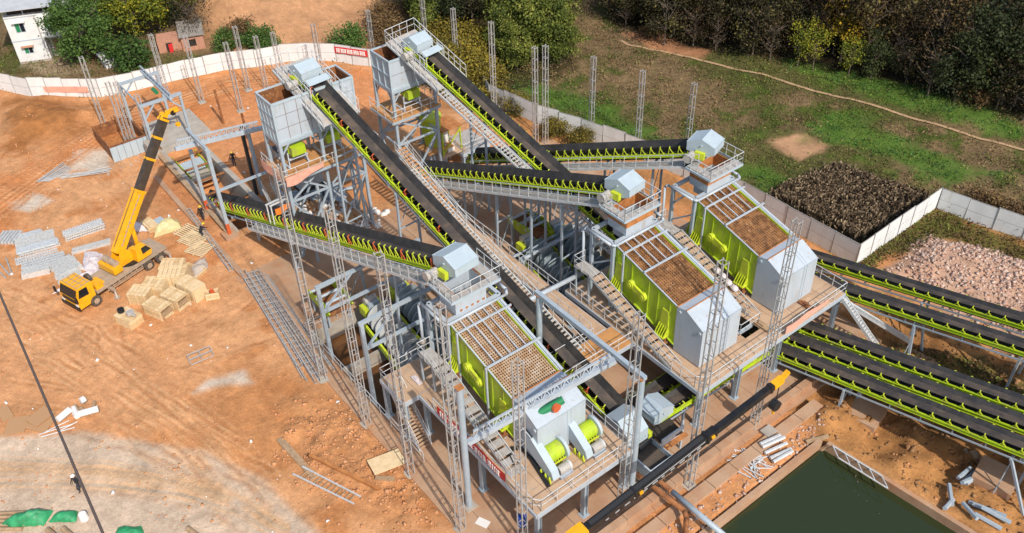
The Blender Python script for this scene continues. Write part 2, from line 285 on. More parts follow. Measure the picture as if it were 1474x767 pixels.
def terrain(x, y):
    h = (fbm(x*0.25, y*0.25, 4)-0.5)*0.5+(fbm(x*1.1, y*1.1, 3)-0.5)*0.16
    site = sst(sdist(SITE, x, y), -1, 1)
    h = h*(1-0.45*site)
    rough = sst(sdist([(-27, 43.5), (-27, 62), (-10, 66), (20, 66), (20, 46), (-9, 45.5), (-20, 44.2)], x, y), -0.5, 2.5)
    h += rough*((fbm(x*0.5+9, y*0.5, 4)-0.5)*2.2-0.25)
    rub = sst(sdist([(-29.5, 63.5), (-29.5, 72), (-20, 75), (5, 74), (5, 62), (-17, 63)], x, y), -1, 3); h += rub*(0.9+1.2*(fbm(x*0.3, y*0.3)-0.4))
    heap = sst(sdist(pxpoly((0, 150), (70, 135), (145, 160), (100, 195), (0, 200)), x, y), -1, 4); h += heap*(0.7+1.6*(fbm(x*0.35+3, y*0.35)-0.4))
    deb = sst(sdist(pxpoly((400, 590), (520, 560), (640, 720), (600, 767), (500, 720), (420, 690)), x, y), -1, 2); h += deb*(fbm(x*0.8, y*0.8)-0.35)*0.9
    lit = np.exp(-((x+70)**2+(y-50)**2)/30)*1.2; h += lit*fbm(x, y)
    bank = np.clip((-108-0.25*(y-50)-x)*0.30, 0, 9)*sst(y, 36, 46)*sst(y, 84, 70); h += bank*(1+0.5*(fbm(x*0.2, y*0.2)-0.5))
    wd = sst(sdist(pxpoly((880, 10), (900, 32), (1000, 66), (1100, 80), (1200, 98), (1300, 116), (1474, 165), (1700, 230))+[(-20, 180), (-190, 180), (-150, 90)], x, y), 0, 14); h += wd*2.5
    slab = sst(sdist([(-68, 19.6), (-66, 19.3), (-49.6, 18.4), (-24.2, 18.4), (-24.2, 56), (-68, 56)], x, y), -0.4, 0.4); h = h*(1-slab)-0.12*slab
    for (x0, x1, y0, y1) in SLAB_HOLES:
        k = (x > x0-.2) & (x < x1+.2) & (y > y0-.2) & (y < y1+.2); h = np.where(k, -2.1, h)
    x0, x1, y0, y1 = TRENCH; k = (x > x0) & (x < x1) & (y > y0-.15) & (y < y1+.15)
    h = np.where(k, np.clip(-0.3-(x-x0)*0.5, -3.4, 0), h)
    pd = sdist(PONDP, x, y); h = np.where(pd > -0.15, -2.0, np.where(pd > -1.2, np.minimum(h, 0.02), h))
    return h
def axis(parts):
    r = []
    for a, b, s in parts: r += list(np.arange(a, b, s))
    return np.array(r+[parts[-1][1]])
gx = axis([(-900, -260, 40), (-260, -190, 6), (-190, -112, 0.9), (-112, -86, 0.27), (-86, -30, 0.135), (-30, -6, 0.3), (-6, 40, 4), (40, 400, 40)])
gy = axis([(-400, -60, 40), (-60, -12, 4), (-12, 20, 0.135), (20, 62, 0.40), (62, 110, 0.7), (110, 190, 3), (190, 900, 40)])
GX, GY = np.meshgrid(gx, gy, indexing='ij'); GZ = terrain(GX, GY)
def gz(x, y): return float(terrain(np.array([x], float), np.array([y], float))[0])
def on(px, py): p = at(px, py); p.z = gz(p.x, p.y); return p
C3 = np.zeros(GX.shape+(3,)); TUF = np.zeros(GX.shape)
n1 = fbm(GX*0.12, GY*0.12, 5); n2 = fbm(GX*0.5+50, GY*0.5, 4); n3 = fbm(GX*1.6, GY*1.6+20, 3)
def lerp(a, b, t): return a+(np.array(b)-a)*t[..., None]
C3[:] = (0.43, 0.20, 0.090); C3 = lerp(C3, (0.47, 0.25, 0.130), sst(n1, 0.42, 0.62)); C3 = lerp(C3, (0.36, 0.14, 0.05), sst(n2, 0.55, 0.75)*0.7)
def zone(poly, col, soft=1.0, amp=2.0, k=1.0):
    global C3
    m = sst(sdist(poly, GX, GY)+(n2-0.5)*2*amp, -soft, soft)*k; C3 = lerp(C3, col, m); return m
zone(pxpoly((-100, 480), (140, 470), (330, 520), (330, 620), (-100, 640)), (0.48, 0.245, 0.125), 3, 3, 0.8)
zone(pxpoly((-200, 640), (120, 622), (300, 650), (380, 690), (470, 780), (-200, 900)), (0.44, 0.345, 0.275), 0.45, 0.3)
zone(pxpoly((-60, 310), (0, 250), (60, 230), (180, 150), (330, 105), (520, 98), (560, 150), (330, 170), (190, 190), (60, 260), (20, 330), (-60, 400)), (0.42, 0.155, 0.055), 2, 2, 0.9)
zone(pxpoly((0, 140), (70, 132), (145, 160), (100, 195), (0, 215)), (0.25, 0.105, 0.036), 2, 2.5, 0.85)
zone(pxpoly((300, 150), (380, 120), (480, 105), (545, 110), (560, 190), (530, 240), (330, 250)), (0.47, 0.21, 0.10), 2, 1.5, 0.8)
zone(pxpoly((250, 560), (380, 510), (520, 560), (650, 740), (560, 780), (440, 720)), (0.36, 0.165, 0.07), 2, 2.5, 0.6)
zone(pxpoly((200, 270), (260, 230), (345, 370), (330, 380), (240, 300)), (0.40, 0.17, 0.075), 1.5, 1.5, 0.8)
for q in (((15, 292), (50, 280), (75, 290), (45, 305), (18, 304)), ((110, 215), (160, 215), (155, 245), (95, 245)), ((300, 545), (350, 535), (360, 550), (280, 565))):
    zone(pxpoly(*q), (0.46, 0.42, 0.38), 0.5, 0.5, 0.85)
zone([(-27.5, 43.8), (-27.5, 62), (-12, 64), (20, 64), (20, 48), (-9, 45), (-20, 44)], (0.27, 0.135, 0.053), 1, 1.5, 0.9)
zone([(-26, 18), (-26, 42), (-21, 43.5), (-21, 18)], (0.45, 0.22, 0.10), 0.6, 0.8, 0.7)
zone(pxpoly((1190, 600), (1474, 720), (1474, 800), (1398, 767), (1192, 642)), (0.38, 0.19, 0.075), 0.8, 1, 0.8)
out = sst(-sdist(SITE, GX, GY), -0.3, 0.6)
fieldc = np.zeros_like(C3); fieldc[:] = (0.105, 0.095, 0.034)
fieldc = lerp(fieldc, (0.20, 0.135, 0.07), sst(n1, 0.38, 0.54)); fieldc = lerp(fieldc, (0.075, 0.10, 0.02), sst(n2, 0.56, 0.72)); fieldc = lerp(fieldc, (0.07, 0.05, 0.025), sst(n3, 0.62, 0.8)*0.6)
fieldc *= .92; C3 = C3+(fieldc-C3)*out[..., None]; TUF = out.copy()
def outzone(poly, col, soft=1.0, amp=1.5, k=1.0, tuft=1.0):
    global TUF
    m = zone(poly, col, soft, amp, k); TUF = TUF*(1-m)+m*tuft; return m
outzone(pxpoly((290, -160), (290, 55), (330, 80), (540, 82), (580, 45), (600, -160)), (0.46, 0.245, 0.125), 3, 3, 1, 0.05)
outzone(pxpoly((540, -60), (540, 60), (640, 60), (630, -60)), (0.26, 0.16, 0.085), 2, 2, .8, .3)
outzone(pxpoly((35, 95), (95, 82), (130, 95), (110, 108), (60, 108)), (0.30, 0.23, 0.15), 1, 1, 1, 0.1)
outzone(pxpoly((895, 50), (930, 38), (1035, 66), (1010, 85), (930, 70)), (0.34, 0.165, 0.085), 0.5, 0.8, 1, 0.06)
outzone(pxpoly((1105, 205), (1150, 188), (1195, 210), (1152, 230)), (0.40, 0.23, 0.13), 0.5, 0.8, 1, 0.06)
outzone(pxpoly((1105, 285), (1200, 243), (1335, 290), (1235, 352)), (0.11, 0.078, 0.048), 0.6, 0.9, 1, 0)
GREENS = [pxpoly((735, 125), (775, 115), (860, 150), (965, 205), (880, 190)), pxpoly((1140, 190), (1220, 160), (1330, 215), (1440, 250), (1360, 270), (1240, 215)), pxpoly((1070, 245), (1110, 240), (1150, 265), (1090, 285)), pxpoly((1130, 60), (1300, 110), (1474, 180), (1474, 205), (1300, 155), (1120, 90))]
for g in GREENS: outzone(g, (0.075, 0.15, 0.022), 1.2, 2, 0.85, 1)
outzone([(-29.5, 63.5), (-29.5, 71), (-20, 75), (5, 74), (5, 62), (-17, 63)], (0.42, 0.27, 0.20), 0.8, 1.5, 1, 0)
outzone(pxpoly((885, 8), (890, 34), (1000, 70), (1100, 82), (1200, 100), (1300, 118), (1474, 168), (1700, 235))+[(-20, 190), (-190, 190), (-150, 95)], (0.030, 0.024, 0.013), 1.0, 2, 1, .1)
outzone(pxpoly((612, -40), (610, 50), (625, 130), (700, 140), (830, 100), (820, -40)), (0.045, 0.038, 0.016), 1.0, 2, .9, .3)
zone(pxpoly((1280, 500), (1420, 520), (1474, 545), (1474, 590), (1340, 560)), (0.075, 0.075, 0.025), 1.0, 2.5, 0.8)
zone([(-33, 62.3), (-33, 77), (-31.7, 75.5), (-20, 77.5), (-20, 74), (-29.5, 71.5), (-30, 63)], (0.08, 0.09, 0.022), 0.8, 1.5, 0.9)
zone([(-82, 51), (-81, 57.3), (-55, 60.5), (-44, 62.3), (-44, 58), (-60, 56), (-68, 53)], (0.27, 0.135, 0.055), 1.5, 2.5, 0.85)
# wheel tracks worn into the clay
def track(pts, wd=0.08, gap=1.9, col=(0.30, 0.135, 0.058), k=0.5):
    global C3
    P = np.array([at(*p)[:2] for p in pts]); t = np.gradient(P, axis=0); t /= np.linalg.norm(t, axis=1)[:, None]; nn = np.stack([-t[:, 1], t[:, 0]], 1)
    for s in (-1, 1):
        d = pline([tuple(q) for q in P+nn*s*gap/2], GX, GY); fade = np.clip(0.25+1.5*(n2-.35), 0, 1)
        C3 = lerp(C3, col, (1-sst(d, wd, wd+0.14))*k*fade); C3 = lerp(C3, (0.54, 0.33, 0.19), sst(d, wd+.1, wd+.2)*(1-sst(d, wd+.2, wd+.38))*.4*fade); GZ[:] = GZ-(gap > 1)*(1-sst(d, wd, wd+.25))*.015*fade+(gap > 1)*sst(d, wd+.1, wd+.28)*(1-sst(d, wd+.28, wd+.55))*.010*fade
for pts in ([(126, 470), (122, 495), (125, 510), (145, 530), (210, 590), (300, 650)], [(160, 470), (158, 490), (165, 505), (230, 560), (330, 640), (400, 720)], [(0, 500), (80, 520), (180, 580), (280, 640), (380, 690)], [(0, 560), (120, 580), (260, 640), (360, 680)],
            [(0, 690), (150, 692), (250, 705), (330, 730), (380, 765)], [(0, 275), (70, 235), (190, 165), (330, 120), (470, 105)], [(0, 310), (60, 255), (170, 185), (300, 140), (450, 120)], [(200, 500), (300, 470), (350, 430)], [(0, 420), (80, 460), (200, 530), (330, 560)], [(0, 470), (90, 500), (190, 570), (290, 650), (370, 740)], [(0, 520), (110, 545), (230, 620), (330, 690)], [(170, 480), (260, 520), (380, 480), (420, 470)], [(0, 600), (100, 605), (250, 650), (380, 720), (430, 767)], [(0, 245), (60, 215), (170, 160), (300, 118), (420, 100)], [(20, 330), (50, 290), (130, 215), (220, 170)], [(150, 250), (200, 300), (230, 330)], [(10, 360), (60, 310), (120, 270)]):
    track(pts)
for i in range(7):
    y0_ = RNG.uniform(-60, 60); q_ = RNG.uniform(-45, 45); pts = [(-20+RNG.uniform(0, 60), 470+y0_*.8+q_), (110+RNG.uniform(-30, 30), 520+y0_), (230+RNG.uniform(-30, 30), 600+y0_-q_*.5), (340+RNG.uniform(-30, 40), 690+y0_-q_)]
    track(pts, .04, .02, (0.35, 0.165, 0.075), .28)
for i in range(12):
    o_ = RNG.uniform(-22, 22); track([(-10, 690+o_*1.4), (150, 694+o_*1.2), (260, 708+o_), (350, 735+o_), (410, 775+o_)], .05, .02, (0.335, 0.255, 0.185), .3)
for i in range(14):
    o_ = RNG.uniform(-26, 22); track([(-10, 300+o_*1.3), (60, 250+o_), (180, 165+o_*.8), (330, 118+o_*.5), (500, 100+o_*.4)], .06, .02, (0.34, 0.12, 0.04), .55)
nx, ny = GX.shape; V = np.stack([GX, GY, GZ], -1).reshape(-1, 3); I = np.arange(nx*ny).reshape(nx, ny)
F = np.stack([I[:-1, :-1], I[1:, :-1], I[1:, 1:], I[:-1, 1:]], -1).reshape(-1, 4)
gm = bpy.data.materials.new('clay_and_field_ground'); gm.use_nodes = True; n = gm.node_tree.nodes; l = gm.node_tree.links; b = n['Principled BSDF']; b.inputs['Roughness'].default_value = 0.95; b.inputs['Specular IOR Level'].default_value = 0.1
a = n.new('ShaderNodeAttribute'); a.attribute_name = 'soil'; g = n.new('ShaderNodeNewGeometry')
cur = a.outputs['Color']
for sc_, lo_, hi_, f0, f1 in ((0.35, 0.35, 0.65, 0.82, 1.16), (1.6, 0.32, 0.68, 0.82, 1.15), (7.0, 0.3, 0.7, 0.84, 1.13)):
    t = n.new('ShaderNodeTexNoise'); t.inputs['Scale'].default_value = sc_; t.inputs['Detail'].default_value = 6; t.inputs['Roughness'].default_value = 0.7; t.inputs['Distortion'].default_value = 0.4; l.new(g.outputs['Position'], t.inputs[0])
    r = n.new('ShaderNodeMapRange'); r.inputs[1].default_value = lo_; r.inputs[2].default_value = hi_; r.inputs[3].default_value = f0; r.inputs[4].default_value = f1; l.new(t.outputs[0], r.inputs[0])
    vm = n.new('ShaderNodeVectorMath'); vm.operation = 'SCALE'; l.new(cur, vm.inputs[0]); l.new(r.outputs[0], vm.inputs['Scale']); cur = vm.outputs[0]
l.new(cur, b.inputs['Base Color'])
t = n.new('ShaderNodeTexNoise'); t.inputs['Scale'].default_value = 3.5; t.inputs['Detail'].default_value = 8; t.inputs['Roughness'].default_value = 0.7; l.new(g.outputs['Position'], t.inputs[0])
bp = n.new('ShaderNodeBump'); bp.inputs['Strength'].default_value = 0.45; bp.inputs['Distance'].default_value = 0.25; l.new(t.outputs[0], bp.inputs['Height']); l.new(bp.outputs[0], b.inputs['Normal'])
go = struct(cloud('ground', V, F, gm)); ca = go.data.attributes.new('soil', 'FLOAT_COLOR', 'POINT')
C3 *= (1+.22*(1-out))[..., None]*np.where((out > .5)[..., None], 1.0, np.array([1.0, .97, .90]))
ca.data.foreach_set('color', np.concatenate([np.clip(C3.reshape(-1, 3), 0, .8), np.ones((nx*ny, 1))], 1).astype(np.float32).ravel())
go.data.polygons.foreach_set('use_smooth', [True]*len(go.data.polygons))
# ------------------------------------------------------------------ concrete slab, pits, pond, kerbs
slab = bpy.data.objects.new('concrete_slab', None); COL.objects.link(slab); struct(slab); ORG['concrete_slab'] = Vector()
xs = [-66, -61, -55.0, -52.5, -47.5, -42.9, -42.2, -37.6, -33, -28.5, -24.2]; ys = [18.6, 20.3, 25, 30, 34.5, 39.2, 43.3, 47.5, 52, 56]
for i in range(len(xs)-1):
    for j in range(len(ys)-1):
        cx, cy = (xs[i]+xs[i+1])/2, (ys[j]+ys[j+1])/2
        if any(h[0] < cx < h[1] and h[2] < cy < h[3] for h in SLAB_HOLES): continue
        piece('slab_panel', 'conc', slab, (cx, cy, -0.15+random.uniform(-.006, .006)), (xs[i+1]-xs[i]-.03, ys[j+1]-ys[j]-.03, 0.3))
for k, (x0, x1, y0, y1) in enumerate(SLAB_HOLES):
    m = MB().bx(x0-.25, x1+.25, y0-.25, y1+.25, -2.0, -1.8); struct(m.build('sump_floor', M['sump']))
    m = MB()
    m.bx(x0-.3, x1+.3, y0-.28, y0, -2, -.01).bx(x0-.3, x1+.3, y1, y1+.28, -2, -.01).bx(x0-.3, x0, y0, y1, -2, -.01).bx(x1, x1+.3, y0, y1, -2, -.01)
    struct(m.build('sump_wall', M['concg']))
    m = MB().bx(x0+.4*(x1-x0), x0+.4*(x1-x0)+.3, y0, y1, -1.8, -.5); struct(m.build('sump_divider', M['concg']))
x0, x1, y0, y1 = TRENCH
m = MB(); zt = 0.25
m.bx(x0-.4, x1+.4, y0-.55, y0, -3.6, zt); m.bx(x0-.4, x1+.4, y1, y1+.55, -3.6, zt+.1); m.bx(x0-.9, x0, y0, y1, -3.6, zt-.1); m.bx(x1, x1+.5, y0, y1, -3.6, -.1)
struct(m.build('trench_wall', M['concg']))
# sloping back ramp behind the hopper trench
m = MB().hexa([(-91.3, 21.9, -0.2), (-91.3, 27.6, 0.0), (-97.5, 27.6, 0.35), (-97.5, 22.0, 0.3), (-91.3, 21.9, 0.32), (-91.3, 27.6, 0.42), (-97.5, 27.6, 0.62), (-97.5, 22.0, 0.55)])
struct(m.build('loading_ramp', M['concg']))
pv = MB().add([(-20.7, -30, -0.62), (40, -30, -0.62), (40, 49, -0.62), (-20.6, 43.9, -0.62)], [(0, 1, 2, 3)])
struct(pv.build('pond', M['water']))
m = MB().bx(-21.05, -20.7, -6, 43.55, -1.9, .12); m.beam((-20.4, 43.75, -.75), (6, 46.35, -.75), .34, 1.75); struct(m.build('pond_edge', M['conc']))
k = thing('concrete_kerb', (-25, 36, 0), 'long low concrete kerb wall on the near side of the works slab beside the black crane boom', 'kerb wall')
for i in range(14): piece('kerb_block', 'conc', k, (-24.75-0.012*i, 18.5+2.3*i+1.13, .2), (.55, 2.26, .75))
k = thing('concrete_kerb', (-23, 36, 0), 'second flat concrete strip between the kerb wall and the pond bank', 'kerb wall')
for i in range(11): piece('kerb_block', 'conc', k, (-23.2, 20+2.4*i+1.18, .06), (.9, 2.35, .3))
# long plank walls along the trench and the slab edge
def beamrow(name, label, cat, a, b, mk, wd, ht, seg=4.0):
    a = Vector(a); b = Vector(b); t = thing(name, a, label, cat); n = max(1, round((b-a).length/seg)); rz = math.atan2(b.y-a.y, b.x-a.x)
    for i in range(n):
        c = a.lerp(b, (i+.5)/n); piece('beam', mk, t, c+Vector((0, 0, ht/2)), ((b-a).length/n-.04, wd, ht), (0, -math.atan2(b.z-a.z, math.hypot(b.x-a.x, b.y-a.y)), rz))
    return t
beamrow('timber_edging', 'pale timber edging along the left lip of the hopper trench', 'edging', (-91.5, 21.2, .25), (-72.2, 20.9, .22), 'plank', .45, .25, 3)
beamrow('timber_edging', 'dusty kerb along the left side of the mud strip by the lattice bundle', 'edging', at(224, 255), at(352, 400), 'conc', .5, .22, 3)
for i in range(6):
    x = -89+2.9*i; t = MB().tube((x, 21.6, -.1), (x+.15, 25.6, -.05), .13, 8).build('trench_strut', M['rust'], loc=(x, 23.5, 0))
    tag(t, ['rusty strut across the hopper trench, farthest from the conveyor', 'rusty strut across the hopper trench, second from the far end', 'rusty strut across the trench in front of the lime feeder', 'rusty strut across the trench by the first gantry leg', 'rusty strut across the trench between the gantry legs', 'rusty strut across the trench nearest the conveyor belt'][i], 'strut', 'rusty struts across the hopper trench')
# ------------------------------------------------------------------ site fence
FH = 2.5
def fence(label, pts, h=FH, sp=2.4, near=True):
    a0 = Vector((*pts[0], gz(*pts[0]))); t = thing('site_fence', a0, label, 'fence', 'white sheet fences round the site')
    pm = MB().bx(-.5, .5, -.02, .02, 0, .485).bx(-.5, .5, -.012, .012, .485, .505, 1).bx(-.5, .5, -.02, .02, .505, .985).bx(-.5, .5, -.03, .03, .985, 1.0, 1)
    me = pm.mesh('panel', [M['fence'], M['fencepost']]); 
    for a, b in zip(pts[:-1], pts[1:]):
        a = Vector((*a, 0)); b = Vector((*b, 0)); n = max(1, round((b-a).length/sp)); rz = math.atan2(b.y-a.y, b.x-a.x)
        for i in range(n):
            p = a.lerp(b, i/n); q = a.lerp(b, (i+1)/n); c = (p+q)/2; z0 = max(min(gz(c.x, c.y), 6), -0.4)-.1
            inst('panel', me, t, (c.x, c.y, z0), (random.uniform(-.02, .02), 0, rz), ((q-p).length-.03, 1, h+random.uniform(-.04, .04)))
            piece('post', 'fencepost', t, (p.x, p.y, z0+h/2-.02), (.10, .10, h+.06))
    return t
fence('white sheet fence at the left edge below the white house', FENCE_L[:5])
fence('white sheet fence curving behind the clay yard and hopper gantry', FENCE_L[4:9])
fence('white sheet fence below the cut clay bank carrying a red banner', FENCE_L[8:14])
fence('short white sheet fence standing askew behind the far silo', FENCE_R[:3])
fence('grey sheet fence running along the green field behind the screens', FENCE_R[2:])
fence('pale sheet fence turning back from the corner past the dark reed plot', [(-31.4, 62.5), (-31.75, 75.7)])
fence('grey sheet fence at the right edge with dead creepers on it', [(-31.7, 75.9), (-24, 77.4), (-14, 79)])
# banners with lettering strokes
def banner(label, a, b, h, mk='banner', n=14, z0=None):
    a = Vector(a); b = Vector(b); t = thing('banner', a, label, 'banner', None); d = (b-a); nrm = Vector((d.y, -d.x, 0)).normalized()
    m = MB(); K = 10
    for i in range(K):
        p = a.lerp(b, i/K); q = a.lerp(b, (i+1)/K); off = nrm*(.03*math.sin(i*1.7)); of2 = nrm*(.03*math.sin((i+1)*1.7))
        m.hexa([p+off, q+of2, q+of2+nrm*.012, p+off+nrm*.012, p+off+Vector((0, 0, h)), q+of2+Vector((0, 0, h)), q+of2+nrm*.012+Vector((0, 0, h)), p+off+nrm*.012+Vector((0, 0, h))])
    m.build('cloth', M[mk], t)
    if not n: return t
    lt = MB()
    for i in range(n):   # the photograph resolves only rows of blocky white characters here
        u = (i+.5)/n*.9+.05; c = a.lerp(b, u)+nrm*.06; ww = d.length*.9/n*.36; e = d.normalized()
        for k in range(3):
            zz = h*(.22+.26*k); lt.beam(c-e*ww+Vector((0, 0, zz)), c+e*ww*(1 if (i*3+k) % 4 else .2)+Vector((0, 0, zz)), .012, h*.10)
        for s in (-.8, .1, .8):
            if (i+int(s*3)) % 3: lt.beam(c+e*ww*s+Vector((0, 0, h*.18)), c+e*ww*s+Vector((0, 0, h*.8)), .012 if False else .05, .05)
    lt.build('lettering', M['bwhite'], t)
    return t
pa = Vector((*FENCE_L[10], 0)); pb = Vector((*FENCE_L[11], 0))
fa = at(490, 84); fb = at(528, 93)
f0, f1 = Vector((-97.9, 47.4, 1.25)), Vector((-94.1, 49.9, 1.25)); nn_ = Vector((.55, -.83, 0))*.12
banner('red banner with white characters on the fence under the clay bank', f0+nn_, f1+nn_, .85)
f0, f1 = Vector((-113.0, 15.9, .55)), Vector((-109.4, 20.0, .55)); nn_ = Vector((.75, -.66, 0))*.12
banner('sun-faded pink banner hanging low on the left fence', f0+nn_, f1+nn_,   .8, 'pinkcloth', 0)
# ------------------------------------------------------------------ belt conveyors
def conveyor(name, label, A, B, head='B', w=1.4, sp=0.95, walks=(), legs=(), redk=0, hood=True, deep=True, group='belt conveyors', railh=1.1, hoodlen=2.4, yoff=0, motor=True, idler_h=0.46, gstart=0.0, gend=1.0, slats=False):
    A = Vector(A); B = Vector(B); d = B-A; Lp = math.hypot(d.x, d.y); s = d.z/Lp; yaw = math.atan2(d.y, d.x)
    t = thing(name, (A.x, A.y, 0), label, 'conveyor', group, yaw, local=True)
    P = lambda x, y, h: Vector((x, y, A.z+s*x+h)); hw = w/2
    for sg in (-1, 1):
        m = MB(); y = sg*(hw+.12)
        m.beam(P(0, y, 0), P(Lp, y, 0), .07, .26); m.beam(P(0, y+sg*.06, .13), P(Lp, y+sg*.06, .13), .16, .03); m.beam(P(0, y+sg*.06, -.13), P(Lp, y+sg*.06, -.13), .16, .03)
        m.build('stringer', M['lime'], t)
    wing = .58 if deep else .24; cw = .27*w
    prof = [(-hw, .16+wing), (-cw, .16), (cw, .16), (hw, .16+wing)]
    n = max(6, int(Lp/1.5)); m = MB(); vs = []; fs = []; mi = []
    for i in range(n+1):
        x = Lp*i/n
        for (y, h) in prof: vs.append(P(x, y, h))
        for (y, h) in prof: vs.append(P(x, y, h-.03))
    for i in range(n):
        a = i*8; b2 = a+8
        for k in range(3): fs += [(a+k, b2+k, b2+k+1, a+k+1), (a+4+k, a+5+k, b2+5+k, b2+4+k)]; mi += [1 if k == 1 else 0, 0]
        fs += [(a, a+4, b2+4, b2), (a+3, b2+3, b2+7, a+7)]; mi += [0, 0]
    m.v = [tuple(v) for v in vs]; m.f = fs; m.m = mi; m.build('belt', [M['belt'], M['beltmid']], t)
    m = MB(); m.hexa([P(.3, -hw, -.40), P(.3, hw, -.40), P(.3, hw, -.43), P(.3, -hw, -.43), P(Lp-.3, -hw, -.40), P(Lp-.3, hw, -.40), P(Lp-.3, hw, -.43), P(Lp-.3, -hw, -.43)]); m.build('return_belt', M['belt'], t)
    # one idler set, shared by all
    def idler(mk):
        q = MB(); ih0 = idler_h+(.2 if deep else 0)
        for sg in (-1, 1):
            ih = ih0-(0 if sg == -1 else (.34 if redk else .14) if deep else .1)
            y = sg*(hw+.14); q.beam((-.22, y, .10), (.06, y+sg*.04, ih), .06, .05, 0); q.beam((.26, y, .10), (.06, y+sg*.04, ih), .05, .05, 0)
            q.beam((.06, y+sg*.04, ih), (.02, sg*(hw-.02), ih+.04), .075, .06, 0); q.beam((-.16, y, .11), (.16, y, .11), .08, .06, 0)
            q.tube((0, sg*(cw+.05), .08), (0, sg*(hw+.02), .08+wing), .055, 6, mi=1)
        q.tube((0, -cw, .07), (0, cw, .07), .055, 6, mi=1); q.beam((0, -hw-.2, -.02), (0, hw+.2, -.02), .08, .07, 0)
        return q.mesh('idler', [M[mk], M['roller']])
    me = idler('yel'); mr = idler('red') if redk else None; ni = int((Lp-.6)/sp)
    for i in range(ni):
        x = .4+i*sp
        if head == 'B' and x > Lp-1.0 or head == 'A' and x < 1.0: continue
        o = inst('idler', mr if redk and i % redk == 2 else me, t, P(x, 0, 0), (0, -math.atan(s), 0))
    m = MB()
    for x, sg in ((0, 1), (Lp, -1)): MB().tube(P(x, -hw, -.12), P(x, hw, -.12), .30, 14).build('drum', M['roller'], t)
    # underside truss
    m = MB(); nt_ = max(2, int(Lp/2.2))
    for sg in (-1, 1):
        y = sg*(hw+.16); m.beam(P(.5, y, -.62), P(Lp-.5, y, -.62), .09, .12)
        for i in range(nt_):
            x = .5+(Lp-1)*i/nt_; x2 = .5+(Lp-1)*(i+1)/nt_; m.beam(P(x, y, -.14), P(x, y, -.6), .06)
    for i in range(nt_+1):
        x = .5+(Lp-1)*i/nt_; m.beam(P(x, -hw-.16, -.64), P(x, hw+.16, -.64), .06)
    m.build('truss', M['steel'], t)
    xs0, xs1 = Lp*gstart, Lp*gend
    for sg in walks:
        yi, yo = sg*(hw+.38), sg*(hw+(1.2 if not slats else 1.15))
        m = MB(); m.hexa([P(xs0, yi, -.55), P(xs0, yo, -.55), P(xs0, yo, -.60), P(xs0, yi, -.60), P(xs1, yi, -.55), P(xs1, yo, -.55), P(xs1, yo, -.60), P(xs1, yi, -.60)])
        if not slats: m.build('walkway', M['grate'], t)
        else:
            for i in range(int((xs1-xs0)/.34)): x = xs0+.2+i*.34; piece('slat', 'grate', t, P(x, (yi+yo)/2, -.57), (.16, abs(yo-yi), .03), (0, -math.atan(s), 0))
            MB().beam(P(xs0, yi, -.62), P(xs1, yi, -.62), .06, .14).build('walkway_beam', M['rail'], t)
        m = MB(); m.beam(P(xs0, yo, -.62), P(xs1, yo, -.62), .08, .2); 
        m.rail([P(xs0, yo, -.55), P(xs1, yo, -.55)], railh, 1.15, .028)
        for i in range(int((xs1-xs0)/2.2)): x = xs0+1+i*2.2; m.beam(P(x, sg*(hw+.1), -.63), P(x, yo, -.63), .06)
        m.build('handrail', M['rail'], t)
    for lg in legs:
        x, z0 = lg[0], lg[1]; sp_ = lg[2] if len(lg) > 2 else .1
        m = MB(); top = P(x, 0, -.68).z; ya = hw+.16; yb = ya+sp_
        for sg in (-1, 1): m.beam((x, sg*ya, top), (x+(lg[3] if len(lg) > 3 else 0), sg*yb, z0), .17, .17)
        hh = top-z0; k = max(1, round(hh/3.4))
        for i in range(k):
            u, v = i/k, (i+1)/k; yy = lambda q: yb+(ya-yb)*q
            zz = lambda q: z0+hh*q
            if i: m.beam((x, -yy(u), zz(u)), (x, yy(u), zz(u)), .10)
            if i % 2 == 0: m.beam((x, -yy(u), zz(u)+.15), (x, yy(v), zz(v)-.1), .06)
        m.beam((x, -ya-.15, top), (x, ya+.15, top), .14)
        m.build('support_leg', M['steel'], t)
    if hood:
        sgn = 1 if head == 'B' else -1; x0 = Lp if head == 'B' else 0; zb = P(x0, 0, 0).z; X = lambda u: x0+sgn*u
        hl = hoodlen; W2 = hw+.24
        prof = [(-.62*hl, .02), (-.62*hl, .78), (-.12*hl, 1.28), (.36*hl, .82), (.38*hl, .18), (.1*hl, -.15), (-.25*hl, -.1)]
        m = MB().prism([(X(u), -W2, zb+h) for u, h in prof], (0, 2*W2, 0))
        m.tube((X(-.1*hl), -W2-.02, zb+.75), (X(-.1*hl), -W2-.12, zb+.75), .09, 8)
        for u in (-.62, -.12, .37): m.beam((X(u*hl), -W2-.02, zb+(.78 if u < -.5 else 1.29 if u < 0 else .80)), (X(u*hl), W2+.02, zb+(.78 if u < -.5 else 1.29 if u < 0 else .80)), .05, .05)
        m.build('head_cover', M['hood'], t)
        if motor:
            m = MB(); m.tube((X(-.35*hl), -W2-.25, zb-.05), (X(-.35*hl), -W2-1.15, zb-.05), .30, 12); m.tube((X(-.35*hl), -W2-1.0, zb-.05), (X(-.35*hl), -W2-1.25, zb-.05), .36, 12); m.bx(X(-.35*hl)-.25, X(-.35*hl)+.25, -W2-1.0, -W2-.3, zb-.42, zb-.3)
            m.build('motor', M['motor'], t)
            m = MB(); m.bx(X(-.1*hl)-.4, X(-.1*hl)+.4, -W2-.35, -W2-.03, zb-.35, zb+.25); m.build('gearbox', M['yel'], t)
        # crossover gate behind the hood
    return t, P, Lp
YW = 0.096
